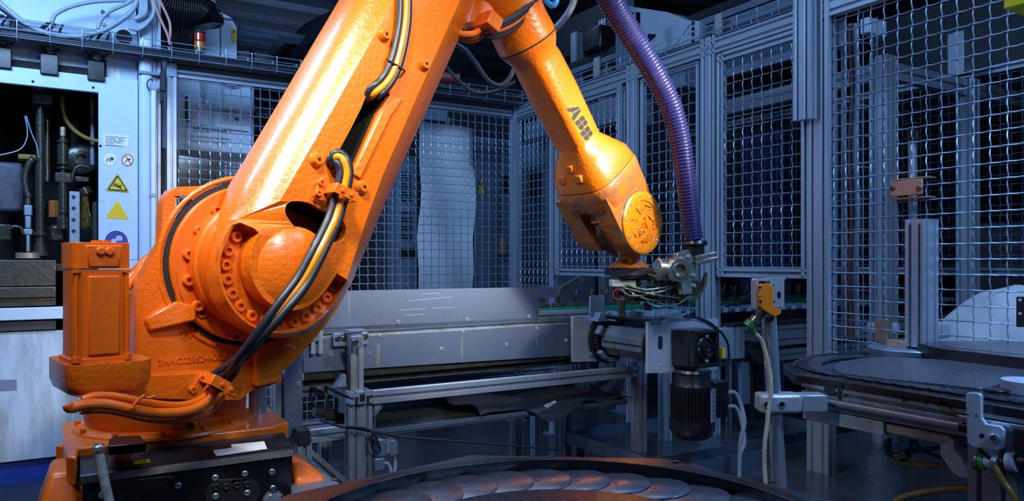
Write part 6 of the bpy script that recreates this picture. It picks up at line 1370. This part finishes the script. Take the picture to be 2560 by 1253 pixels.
q0 = FA.p(1680, 785, D2_-.0); q1 = FA.p(1710, 796, D2_); mb = MB(); mb.box((q0.x, D2_-.012, q1.z), (q1.x, D2_+.02, q0.z)); obj('switch_body', mb, STEEL, sw, FA, bevel=.002)
mb = MB(); mb.box((q0.x-.04, D2_-.015, q1.z-.010), (q1.x+.03, D2_+.04, q1.z-.002)); obj('switch_plate', mb, GALV, sw, FA, bevel=.002)
mb = MB(); mb.tube(spline([FA.p(x, y, D2_-.02) for x, y in ((1712, 791), (1735, 793), (1760, 800), (1785, 815), (1808, 838), (1820, 862), (1822, 900), (1815, 940), (1812, 960))], 7), .0055, 8); obj('lead', mb, BCAB, sw, FA, smooth=70)
# pieces right of the motor
vz = lambda px, py, d: FA.p(px, py, d).z
th = thing('profile_stub', 'short grooved aluminium stub right of the gear motor', 'profile', FA.p(1835, 895, -2.1), FA)
mb = MB(); mb.profile(FA.p(1835, 895, -2.1), FA.p(1835, 815, -2.1), .09, .06, (0, 1, 0), 2); obj('profile', mb, ALU, th, FA)
mb = MB(); q = FA.p(1835, 812, -2.1); mb.box(q-V((.05, .035, .006)), q+V((.05, .035, .004))); obj('end_cap', mb, BLKM, th, FA)
fa_one = lambda nm, pts, d, t, m, lb, cat, **k: one(nm, fa_sheet(pts, d, t), m, lb, cat, FA, **k)
fa_one('carrier_block', ((1800, 822), (1832, 820), (1832, 895), (1800, 896)), -2.18, .05, ALU, 'small grooved block beside the gearbox', 'block', bevel=.003)
fa_one('dark_chute', ((1872, 880), (1905, 876), (1945, 905), (1900, 912)), -2.15, .2, DGREY, 'dark tilted chute sheet behind the rod stand', 'chute', bevel=.002)
fa_one('dark_column', ((1880, 858), (1905, 856), (1912, 1050), (1886, 1052)), -2.08, .1, BLKM, 'black block column behind the rod stand', 'column')
t_ = fa_one('marked_upright', ((1852, 905), (1874, 905), (1876, 1010), (1854, 1012)), -2.1, .02, GREYP, 'thin grey upright with handwriting right of the motor', 'upright', bevel=.001)
# ================================================================ DRIP PANS
def pan(name, label, pts, z, hw, m=PANM):
    th = thing(name, label, 'drip pan', (sum(p.x for p in pts)/len(pts), sum(p.y for p in pts)/len(pts), 0))
    mb = MB(); mb.loft([[V((p.x, p.y, z-.003)) for p in pts], [V((p.x, p.y, z)) for p in pts]]); obj('pan_floor', mb, m, th)
    c = sum(pts, V((0, 0, 0)))/len(pts)
    for i in range(len(pts)):
        a = pts[i]; b = pts[(i+1) % len(pts)]; t = (b-a).normalized(); n_ = V((-t.y, t.x, 0))*.002
        mb = MB(); mb.loft([[V((a.x, a.y, z-.02))-n_, V((b.x, b.y, z-.02))-n_, V((b.x, b.y, z-.02))+n_, V((a.x, a.y, z-.02))+n_], [V((a.x, a.y, z+hw))-n_, V((b.x, b.y, z+hw))-n_, V((b.x, b.y, z+hw))+n_, V((a.x, a.y, z+hw))+n_]]); obj('pan_lip', mb, SHEET, th)
    for a in pts:
        q = c+(a-c)*.9; mb = MB(); mb.cyl((q.x, q.y, 0), (q.x, q.y, z-.003), .02, 10); obj('foot', mb, BLKM, th)
    return th
z1 = .30
A_ = W.h(1417, 1078, z1+.04); A_.z = 0
eA = V((.857, .514, 0)); eB = V((.514, -.857, 0))
L1 = 1.05; L2 = .62
pan('motor_drip_pan', 'shallow steel drip pan under the black gear motor', [A_, A_+eB*.62, A_+eB*.62+eA*1.25, A_+eA*1.25], z1, .04)
z2 = .26
B_ = W.h(1725, 1158, z2+.07); B_.z = 0
pan('floor_drip_pan', 'large wet steel pan under the right conveyor table', [B_, B_+eB*1.6, B_+eB*1.6+eA*2.6, B_+eA*2.6], z2, .07)

# ================================================================ RIGHT TABLE
ZT = .85
hT = lambda px, py, z=ZT: FB.h(px, py, z)
tb = thing('corner_table', 'black corner conveyor table with speckled raised plate at the right', 'conveyor table', (hT(2250, 930).x, hT(2250, 930).y, 0), FB)
fr0 = hT(1985, 934); fx = fr0.x; fy = fr0.y; print('table front', fr0, hT(2413, 1001), hT(2560, 1017))
c1_ = hT(1957, 908); c2_ = hT(2079, 884); c3_ = hT(2160, 880)
ol = [(c1_.x, c1_.y), (fx, fy), (fx+2.0, fy), (fx+2.0, fy+.62), (c3_.x, c3_.y), (c2_.x, c2_.y)]
mb = MB(); mb.prism([ol], ZT-.035, ZT, 'z'); tp = obj('table_frame', mb, TABLE, tb, FB, bevel=.004)
# crescent track recess (a slightly raised rail and the sunk track)
inn = [(2082, 915), (2088, 926), (2110, 933), (2215, 946), (2340, 959), (2450, 971), (2470, 969), (2560, 938), (2600, 925), (2481, 908), (2340, 898), (2215, 892), (2150, 896), (2100, 904)]
ip = [hT(x, y, ZT+.012) for x, y in inn]
mb = MB(); mb.prism([[(p.x, p.y) for p in ip]], ZT, ZT+.012, 'z'); obj('raised_plate', mb, SPECK, tb, FB, bevel=.002, label='speckled raised plate')
# rim
rim = spline([hT(x, y, ZT) for x, y in ((2170, 886), (2110, 888), (2050, 893), (2005, 903), (1985, 914), (1990, 921))], 6)
mb = MB(); mb.tube([p+V((0, 0, .004)) for p in rim], .007, 8); obj('track_rim', mb, TABLE, tb, FB)
# chain plates on the track: a thin tilted half-moon each
def chain_plate(r, t=.003, n=20):
    mb = MB(); mb.lathe((0, 0, 0), (0, 0, 1), [(0, r), (t, r), (t+.001, r-.002)], n); return mb
CP = mmesh(chain_plate(.046), mat('dark_chain_plate', (.075, .085, .12), .24, .6, bump=.2, bscale=80, coat=.4), 'chain_plate')
track = [hT(2160, 892), hT(2090, 897), hT(2040, 905), hT(2025, 918), hT(2055, 931), hT(2110, 941)]
pth = spline(track, 14); xx = pth[-1].x; yy0 = pth[-1].y
ln = [pth[-1]+V((.05*k/1.0, 0, 0)) for k in range(1, 24)]
full = pth+ln; acc = 0; last = full[0]; k_ = 0
for i in range(1, len(full)):
    acc += (full[i]-last).length; tv = (full[i]-last).normalized(); last = full[i]
    if acc >= .040:
        acc = 0; ang = math.atan2(tv.y, tv.x)
        inst('chain_plate', CP, tb, TR(V((full[i].x, full[i].y+(.0 if i < len(pth) else 0), ZT+.0035))) @ MX.Rotation(ang, 4, 'Z') @ MX.Rotation(radians(3.2), 4, 'Y') @ MX.Scale(.86, 4), FB)
# second table behind
t2 = thing('rear_table', 'second black table with glossy dark top behind the first one', 'conveyor table', (hT(2450, 880).x, hT(2450, 880).y, 0), FB)
Z2 = .90
pts2 = [hT(x, y, Z2) for x, y in ((2293, 858), (2356, 872), (2600, 898), (2700, 870), (2560, 850), (2330, 852))]
mb = MB(); mb.prism([[(p.x, p.y) for p in pts2]], Z2-.045, Z2, 'z'); obj('table_slab', mb, TABLE, t2, FB, bevel=.003)
pts3 = [hT(x, y, Z2+.001) for x, y in ((2358, 862), (2380, 869), (2600, 891), (2660, 870), (2560, 856), (2380, 855))]
mb = MB(); mb.prism([[(p.x, p.y) for p in pts3]], Z2, Z2+.001, 'z'); obj('top_plate', mb, SPECK, t2, FB)
mb = MB(); q = pts2[2]; mb.profile((pts2[0].x+.3, pts2[0].y+.1, 0), (pts2[0].x+.3, pts2[0].y+.1, Z2-.045), .09, .09, (0, 1, 0), 2, 2); obj('leg', mb, ALU, t2, FB)
# stained profiles under the front edge
zb1 = FB.X if False else None
dF = fy+.02
zf = lambda px, py, d=dF: FB.p(px, py, d).z
xL_ = FB.p(2015, 970, dF).x
for (ya, yb, xx0, dd, m, nm) in ((972, 1000, 2015, dF, ALUS, 'side_profile'), (1002, 1032, 2015, dF+.02, WPAINTD, 'side_profile')):
    z_a = zf(2110, ya); z_b = zf(2110, yb); mb = MB(); mb.profile((FB.p(xx0, 970, dd).x, dd, (z_a+z_b)/2), (fx+2.0, dd, (z_a+z_b)/2), .045, z_a-z_b, nh=1); obj(nm, mb, m, tb, FB)
mb = MB(); zz_ = zf(2110, 1009); mb.cyl((FB.p(2070, 990, dF-.02).x, dF-.012, zz_), (FB.p(2398, 990, dF-.02).x, dF-.012, zz_), .013, 14); tr_ = obj('tube_rail', mb, ALU, tb, FB)
mb = MB(); c = V((FB.p(2398, 990, dF-.02).x, dF-.012, zz_)); mb.cyl(c, c+V((.022, 0, 0)), .016, 14); obj('tube_plug', mb, BLACK, tr_, FB)
q0 = FB.p(2006, 1028, dF+.0); q1 = FB.p(2205, 1094, dF+.0)
mb = MB(); zt_ = zf(2110, 1036); zb_2 = zf(2110, 1070)
mb.box((FB.p(2006, 1040, dF).x, dF, zb_2), (FB.p(2208, 1060, dF).x, dF+.2, zt_)); obj('under_plate', mb, WPAINTD, tb, FB, bevel=.003)
mb = MB(); mb.box((FB.p(2210, 1040, dF).x, dF+.01, zb_2+.01), (FB.p(2370, 1060, dF).x, dF+.2, zt_-.004)); obj('under_plate', mb, CREAMM, tb, FB, bevel=.003)
# oil drips on the profile
drip = mat('oil_drips', (.012, .011, .010), .25, coat=.3)
random.seed(4)
for x, w_, y0_, y1_ in [(2075, 30, 962, 985), (2082, 22, 1003, 1020), (2100, 12, 960, 1000)]+[(random.uniform(2230, 2390), random.uniform(5, 16), 0, 0) for k in range(12)]:
    if y0_ == 0: y0_ = 985+(x-2230)*.155; y1_ = y0_+random.uniform(6, 16)
    pts = [(x-w_/2, y0_), (x+w_/2, y0_+w_*.15), (x+w_*.3, y1_-2), (x+w_*.05, y1_+random.uniform(0, 4)), (x-w_*.2, y1_-3), (x-w_*.45, y1_-5)]
    mb = MB(); mb.prism([quadp(FB, pts, dF-.0235)], dF-.0242, dF-.0225); obj('oil_stain', mb, drip, tb, FB, smooth=0)
# L shaped plate
lp = thing('l_shaped_plate', 'pale L-shaped plate bolted to the front of the right table', 'plate', FB.p(2460, 1125, dF-.05), FB)
Lp = [(2413, 987), (2419, 982), (2447, 984), (2453, 990), (2453, 1045), (2464, 1060), (2500, 1066), (2509, 1076), (2509, 1116), (2502, 1125), (2428, 1117), (2417, 1106)]
mb = MB(); mb.prism([quadp(FB, Lp, dF-.05)], dF-.05, dF-.038); obj('plate_body', mb, WPAINT, lp, FB, bevel=.003)
mb = MB(); c = FB.p(2490, 1096, dF-.05); mb.lathe(c, (0, -1, 0), [(0, .013), (.012, .013), (.014, .010), (.014, .007), (.006, .006)], 18); obj('bolt', mb, STEEL, lp, FB)
mb = MB(); c = FB.p(2455, 1090, dF-.05); mb.cyl(c+V((0, .001, 0)), c+V((0, -.001, 0)), .006, 14); obj('hole', mb, DARK, lp, FB)
for x, y in ((2419, 1036), (2441, 1038)): inst('screw', SCREWS, lp, TR(FB.p(x, y, dF-.05)) @ MX.Scale(.7, 4), FB)
mb = MB(); c = FB.p(2500, 1062, dF-.03); mb.box(c-V((.1, .0, .004)), c+V((.12, .05, .006))); obj('slide_bar', mb, STEEL, lp, FB, bevel=.002)
# leg with bracket
lg = thing('table_leg', 'wide aluminium leg under the right table at the frame edge', 'leg', (FB.p(2500, 1150, dF+.05).x, dF+.05, 0), FB)
xx_ = FB.p(2500, 1150, dF+.05).x; mb = MB(); mb.profile((xx_, dF+.05, 0), (xx_, dF+.05, zf(2500, 1080)), .11, .09, (0, 1, 0), 2, 2); obj('profile', mb, ALU, lg, FB)
br = thing('curved_bracket', 'pale bent bracket curving from the table down to its leg', 'bracket', FB.p(2400, 1195, dF+.02), FB)
mb = MB(); mb.prism([quadp(FB, ((2360, 1095), (2395, 1095), (2396, 1125), (2428, 1168), (2448, 1173), (2448, 1196), (2405, 1190), (2390, 1180), (2360, 1135)), dF+.03)], dF+.01, dF+.06); obj('bracket_body', mb, WPAINT, br, FB, bevel=.004)
th = thing('round_stop', 'pale round stop disc on the table at the right edge', 'disc', hT(2560, 985), FB)
c = hT(2570, 983); mb = MB(); mb.cyl(c, c+V((0, 0, .035)), .062, 32); obj('disc', mb, WPAINT, th, FB, bevel=.002)
c = hT(2492, 988); mb = MB(); mb.cyl(c, c+V((0, 0, .016)), .03, 24); one('black_puck', mb, BLACK, 'small black round puck beside the pale stop disc', 'puck', FB, bevel=.002)
one('black_cover_box', MB().box(FB.p(2530, 1068, dF-.06), FB.p(2600, 1138, dF-.06)+V((0, .05, 0))), BLKM, 'black cover box at the right edge under the table', 'box', FB, bevel=.004)
th = thing('hose_coupling', 'green and clear hose coupling beside the table leg', 'coupling', FB.p(2460, 1165, dF-.03), FB)
for (xa, xb, rr, m) in ((2440, 2450, .022, GLASSY), (2450, 2463, .020, mat('bright_green', (.02, .35, .08), .3)), (2463, 2485, .016, WHITE), (2485, 2520, .013, BCAB), (2520, 2545, .024, WPAINT), (2545, 2580, .014, BCAB)):
    mb = MB(); mb.cyl(FB.p(xa, 1155, dF-.03), FB.p(xb, 1157, dF-.03), rr, 16); obj('coupling_ring', mb, m, th, FB, bevel=.002)
mb = MB(); c = FB.p(2493, 1157, dF-.03); mb.lathe(c-V((.006, 0, 0)), (1, 0, 0), [(0, .014), (0, .021), (.012, .021), (.012, .014)], 20); obj('clamp_ring', mb, STEEL, th, FB)
mb = MB(); mb.tube(spline([FB.p(x, y, dF-.05) for x, y in ((2486, 1165), (2500, 1190), (2512, 1210), (2530, 1235), (2550, 1280))], 5), .008, 8); obj('lead', mb, YHOSE, th, FB, smooth=70)
fcab('black_lead', ((2450, 1125), (2470, 1142), (2510, 1172), (2570, 1208)), .005, BCAB, 'black lead crossing the table leg diagonally', fr=FB, d=dF-.04)
for k, (pp, m, r, lb) in enumerate(((((2218, 1100), (2216, 1125), (2232, 1146), (2280, 1160), (2400, 1165)), YHOSE, .008, 'brownish cable looping under the right table'),
                                    (((2225, 1096), (2222, 1120), (2230, 1140), (2250, 1138), (2275, 1125), (2278, 1100)), mat('blue_cable', (.03, .09, .22), .35), .007, 'blue cable loop under the right table'),
                                    (((2262, 1132), (2300, 1126), (2350, 1120), (2440, 1115)), MATS['blue_cable'], .007, 'straight blue cable under the right table'),
                                    (((2285, 1100), (2300, 1122), (2335, 1140), (2370, 1150)), MATS['blue_cable'], .006, 'thin blue cable hanging under the right table'),
                                    (((2240, 1253), (2270, 1240), (2350, 1225), (2450, 1222)), YHOSE, .009, 'brown cable lying low at the lower right'))):
    fcab('under_cable', pp, r, m, lb, fr=FB, d=dF+.12 if k < 4 else dF+.05)
mb = MB(); mb.cyl(FB.p(2243, 1142, dF+.11), FB.p(2270, 1134, dF+.11), .014, 12); one('ribbed_fitting', mb, STEELD, 'ribbed dark metal fitting on the blue cable', 'fitting', FB)
# aluminium column on the table
cl = thing('aluminium_column', 'tall grooved aluminium column standing on the right table', 'column', hT(2265, 868, ZT+.03), FB)
cb = FB.h(2262, 866, ZT+.03)
X0 = cb.x; Y0 = cb.y
w1 = FB.X(2222, 700, X0-.0).y-Y0; x2 = FB.p(2308, 700, Y0).x; w1 = abs(w1); w2 = abs(x2-X0); print('column', X0, Y0, w1, w2)
w2 = min(max(w2, .06), .13); w1 = min(max(w1, .06), .16)
ztc = H+(HY-549)*(FB.M @ V((X0, Y0, 0))).y/F
mb = MB(); mb.profile((X0+w2/2, Y0+w1/2, ZT+.03), (X0+w2/2, Y0+w1/2, ztc), w2, w1, (0, 1, 0), 2, 2, g=.013); obj('profile', mb, ALU, cl, FB)
mb = MB(); mb.box((X0-.07, Y0-.006, ZT+.022), (X0+.006, Y0+w1+.02, ZT+.05)); obj('base_block', mb, COPPER, cl, FB, bevel=.002)
mb = MB(); mb.box((X0-.012, Y0+w1*.3, ztc-.03), (X0+.002, Y0+w1+.04, ztc-.004)); obj('top_arm', mb, COPPER, cl, FB, bevel=.002)
q = FB.M @ V((X0, Y0+w1, 0)); mb = MB(); mb.box((X0-.015, Y0+w1+.04, ztc-.034), (X0+.0, Y0+w1+.12, ztc-.006)); obj('arm_tip', mb, STEEL, cl, FB, bevel=.004)
mb = MB(); mb.lathe((X0-.01, Y0+w1*.5, ZT), (0, 0, 1), [(0, .145), (.018, .150), (.022, .147)], 40); obj('round_base', mb, GALV, cl, FB)
fbx('white_junction_box', 2165, 806, 2218, 840, -.03 if False else .05, .1, WPAINT, 'small white box behind the mesh left of the column', 'box', .012)
fbx('white_junction_box', 2310, 804, 2345, 850, .05, .1, WPAINT, 'small white box behind the mesh right of the column', 'box', .012)
fbx('angle_piece', 2185, 795, 2222, 860, .0, .03, COPPER, 'bronze angle piece left of the aluminium column foot', 'angle')
# white sack behind the fence
sk = thing('white_sack', 'large white fabric sack behind the mesh at the right edge', 'sack', FB.p(2520, 860, .5), FB)
ctr = FB.p(2545, 890, .45); top = FB.p(2540, 716, .45); hh = top.z-ctr.z+.12
mb = MB(); rg = []
for j in range(12):
    f = j/11; a = (1-f**2.2)**.6*.98+.02; rr = []
    for i in range(32):
        t = 2*pi*i/32; wv = 1+.05*sin(3*t+j*.5)+.025*sin(7*t-j*.9); rr.append(V((ctr.x+.34*a*cos(t)*wv, ctr.y+.30*a*sin(t)*wv, ctr.z-.12+hh*f+.008*sin(5*t+j))))
    rg.append(rr)
mb.loft(rg); obj('sack_body', mb, CLOTH, sk, FB, smooth=80)
mb = MB(); mb.prism([[(ctr.x-.3, ctr.y-.26), (ctr.x+.3, ctr.y-.26), (ctr.x+.3, ctr.y+.26), (ctr.x-.3, ctr.y+.26)]], 0, ctr.z-.115, 'z'); one('sack_stand', mb, DGREY, 'dark stand under the large white sack', 'stand', FB)
th = thing('punched_plate', 'black punched plate at the right picture edge', 'plate', FB.p(2555, 820, -.1), FB)
mb = MB(); mb.prism([quadp(FB, ((2540, 742), (2600, 742), (2600, 818), (2540, 818)), -.1)], -.1, -.09); o = obj('plate_body', mb, BLKM, th, FB, bevel=.002)
for y in (750, 784): mb = MB(); c = FB.p(2550, y, -.1); mb.cyl(c, c+V((0, -.001, 0)), .0055, 12); obj('light_hole', mb, WPAINT, o, FB)

# ================================================================ SENSOR ON ITS ROD
YR = 2.2
g2 = lambda x, y, dy=0: W.p(x, y, YR+dy)
rod = thing('sensor_stand', 'upright steel rod carrying an orange sensor in front of the right table', 'sensor stand', (g2(1990, 1253).x, YR, 0))
a = g2(1922, 790); b = g2(1949, 1225); dirn = (b-a).normalized(); foot = a+dirn*(a.z/-dirn.z)
mb = MB(); mb.cyl(foot, a, .0215, 24); obj('rod', mb, STEEL, rod)
mb = MB(); mb.cyl(foot, foot+V((0, 0, .015)), .07, 24); obj('rod_foot', mb, DGREY, rod)
# clamp on the rod
cc_ = g2(1925, 1006); T = TR(cc_) @ MX.Rotation(radians(0), 4, 'Z')
mb = MB(); mb.box((-.038, -.035, -.028), (.085, .035, .028), T); mb2 = mb; ck = obj('rod_clamp', mb, GALVB, rod, bevel=.010, seg=3)
mb = MB(); mb.box((.085, -.03, -.024), (.16, .03, .026), T); obj('clamp_arm', mb, ALU, rod, bevel=.003)
for x in (-.022, .022): 
    mb = MB(); mb.lathe(T @ V((x, -.035, 0)), (0, -1, 0), [(-.002, .012), (.003, .012), (.004, .008), (-.0, .007)], 18); obj('clamp_screw', mb, STEEL, ck)
text('stamped_mark', 'FCTW', .012, GREYP, ck, T @ V((-.010, -.0355, -.01)), W, MX.Rotation(pi/2, 4, 'X') @ MX.Rotation(pi/2, 4, 'Z'))
# sensor
mb = MB(); S = lambda pts, d0, d1: MB().prism([[(p.x, p.z) for p in (g2(*q) for q in pts)]], YR+d0, YR+d1)
se = obj('sensor_body', S(((1884, 714), (1888, 709), (1912, 709), (1918, 714), (1920, 768), (1938, 770), (1938, 783), (1922, 790), (1908, 782), (1893, 772), (1886, 760)), -.05, -.0), SENS, rod, bevel=.003, label='orange plastic sensor body')
for x, y in ((1900, 719), (1901, 754)):
    mb = MB(); mb.cyl(g2(x, y, -.05), g2(x, y, -.0505), .0045, 14); obj('sensor_hole', mb, DARK, se)
for x, y, r in ((1901, 737, .006),): mb = MB(); mb.lathe(g2(x, y, -.05), (0, -1, 0), [(0, r), (.001, r), (.001, r*.8)], 16); obj('sensor_ring', mb, SENS, se)
# galvanised protective bracket: two rounded plates joined by a bent strip
def rr_(x0, y0, x1, y1, r=5, n=4):
    out = []
    for cx_, cy_, a0 in ((x1-r, y0+r, -90), (x1-r, y1-r, 0), (x0+r, y1-r, 90), (x0+r, y0+r, 180)):
        for k in range(n+1): a_ = radians(a0+90*k/n); out.append((cx_+r*cos(a_), cy_+r*sin(a_)))
    return out
P2 = lambda pts, dy: [(p.x, p.z) for p in (g2(x, y, dy) for x, y in pts)]
mb = MB(); mb.prism([P2(rr_(1925, 694, 1960, 768), -.03), P2([(1947+5*cos(t), 738+10*sin(t)) for t in [2*pi*k/18 for k in range(18)]], -.03), P2([(1932+3*cos(t), 714+4*sin(t)) for t in [2*pi*k/10 for k in range(10)]], -.03), P2([(1934+3*cos(t), 755+4*sin(t)) for t in [2*pi*k/10 for k in range(10)]], -.03)], YR-.033, YR-.029); gk = obj('guard_plate', mb, GALVB, rod, bevel=.0015)
mb = MB(); mb.prism([P2(rr_(1880, 696, 1921, 775, 6), .01), P2(rr_(1885, 702, 1916, 769, 4), .01)], YR-.03, YR+.02); obj('guard_frame', mb, GALVB, rod, bevel=.002)
mb = MB(); mb.prism([P2([(1915, 696), (1955, 694), (1955, 699), (1915, 701)], 0)], YR-.03, YR+.03); obj('guard_strip', mb, GALVB, rod, bevel=.001)
mb = MB(); mb.tube(spline([g2(1910, 772, -.03), g2(1900, 785, -.03), g2(1893, 797, -.03)], 4), .014, 12); obj('plug', mb, BLKM, rod, smooth=60)
mb = MB(); mb.cyl(g2(1892, 795, -.03), g2(1884, 806, -.03), .016, 14); obj('plug_nut', mb, STEELD, rod)
mb = MB(); mb.cyl(g2(1880, 806, -.03), g2(1870, 818, -.03), .017, 14); obj('plug_collar', mb, GRNW, rod)
mb = MB(); mb.cyl(g2(1872, 815, -.03), g2(1889, 835, -.03), .013, 12, .009); obj('plug_sleeve', mb, GLASSY, rod)
mb = MB(); mb.tube(spline([g2(x, y, -.035) for x, y in ((1888, 834), (1903, 850), (1912, 875), (1920, 910), (1926, 945), (1927, 985), (1922, 1020), (1918, 1060), (1912, 1110), (1911, 1160), (1914, 1215), (1914, 1300), (1913, 1400))], 6), .0065, 8); obj('sensor_cable', mb, CREAMM, rod, smooth=70)
mb = MB(); mb.tube([g2(1913, 905, -.03), g2(1930, 945, -.03)], .004, 6); obj('cable_sleeve', mb, WHITE, rod)
# grey pipe with cable in front of the robot base
th = thing('grounding_conduit', 'grey conduit with yellow-green wire in front of the black connector box', 'conduit', W.p(275, 1253, 1.55))
P_ = [W.p(x, y, 1.55) for x, y in ((248, 1135), (256, 1175), (266, 1225), (285, 1300), (310, 1400), (330, 1500))]
mb = MB(); mb.tube(spline(P_, 6), .0095, 12); obj('conduit', mb, mat('scuffed_grey_conduit', (.22, .25, .30), .5, var=.7, vscale=50, col2=(.5, .55, .6)), th, smooth=70)
mb = MB(); mb.cyl(W.p(247, 1137, 1.55), W.p(246, 1128, 1.55), .006, 10); obj('green_wire', mb, mat('yellow_green_wire', (.45, .6, .02), .4), th)
mb = MB(); mb.lathe(W.p(246, 1128, 1.55), (0, .2, 1), [(0, .012), (.008, .013), (.012, .010), (.016, .010)], 16); obj('cable_lug', mb, STEEL, th)

# ================================================================ TURNTABLE IN THE FOREGROUND
TC = V((.068, .89, 0)); ZR = .855
tt = thing('chain_turntable', 'round plate-chain turntable with dark rim in the foreground', 'turntable', (TC.x, TC.y, 0))
oc = [W.h(x, y, ZR) for x, y in ((860, 1198), (1060, 1160), (1300, 1137), (1630, 1150), (1900, 1187), (2120, 1282), (2180, 1400), (800, 1420), (700, 1290))]
circ_ = lambda r, n=72: [(TC.x+r*cos(2*pi*k/n), TC.y+r*sin(2*pi*k/n)) for k in range(n)]
mb = MB()
octo = []
for a_ in range(8):
    an = radians(22.5+45*a_-4); octo.append((TC.x+.452*cos(an), TC.y+.452*sin(an)))
mb.prism([octo, circ_(.362)], ZR-.03, ZR, 'z'); fr_ = obj('outer_frame', mb, mat('worn_table_frame', (.040, .036, .042), .30, .2, bump=.3, bscale=90, var=.35, vscale=9, col2=(.12, .04, .02), coat=.4), tt, bevel=.003)
mb = MB(); mb.prism([circ_(.378), circ_(.358)], ZR-.03, ZR+.010, 'z'); obj('rim_ring', mb, BLACK, tt, bevel=.003)
mb = MB(); mb.prism([circ_(.36)], ZR-.045, ZR-.026, 'z'); obj('track_bed', mb, BLACK, tt)
mb = MB(); mb.prism([circ_(.242)], ZR-.03, ZR-.004, 'z'); obj('centre_disc', mb, mat('dirty_centre_plate', (.022, .024, .034), .22, .3, bump=.5, bscale=150, var=.5, vscale=25, col2=(.06, .035, .02), coat=.5), tt, bevel=.002)
# half-moon chain plates
def moon(r=.060, n=28):
    mb = MB(); mb.lathe((0, 0, 0), (0, 0, 1), [(0, r), (.0014, r), (.0036, r-.0030)], n); mb.lathe((.006, -.004, .0034), (0, 0, 1), [(-.001, .005), (.0012, .0045), (.0018, .002)], 10); return mb
MM = mmesh(moon(), LINK, 'chain_plate')
for k in range(30):
    an = 2*pi*k/30; inst('chain_plate', MM, tt, TR(V((TC.x+.300*cos(an), TC.y+.300*sin(an), ZR-.010))) @ MX.Rotation(an-pi/2, 4, 'Z') @ MX.Rotation(radians(-4.6), 4, 'Y'))
mb = MB(); mb.cyl((TC.x, TC.y, 0), (TC.x, TC.y, ZR-.045), .14, 32); obj('pedestal', mb, DGREY, tt)
for x, y in ((837, 1200), (1308, 1145), (1690, 1155), (1930, 1205)): 
    c = W.h(x, y, ZR+.0005); mb = MB(); mb.lathe(c, (0, 0, 1), [(0, .006), (.0015, .006), (.002, .003)], 10); obj('frame_screw', mb, STEELD, tt)
# chequer strip on the floor beside the robot base
th = thing('floor_strip', 'speckled grey floor sheet between robot base and conveyor leg', 'sheet', W.h(800, 1200, .12))
q = [W.h(x, y, .55) for x, y in ((722, 1145), (760, 1142), (850, 1210), (800, 1230), (730, 1253))]
mb = MB(); mb.loft([[p-V((0, 0, .55)) for p in q], q]); obj('sheet_block', mb, GALV, th, bevel=.004)
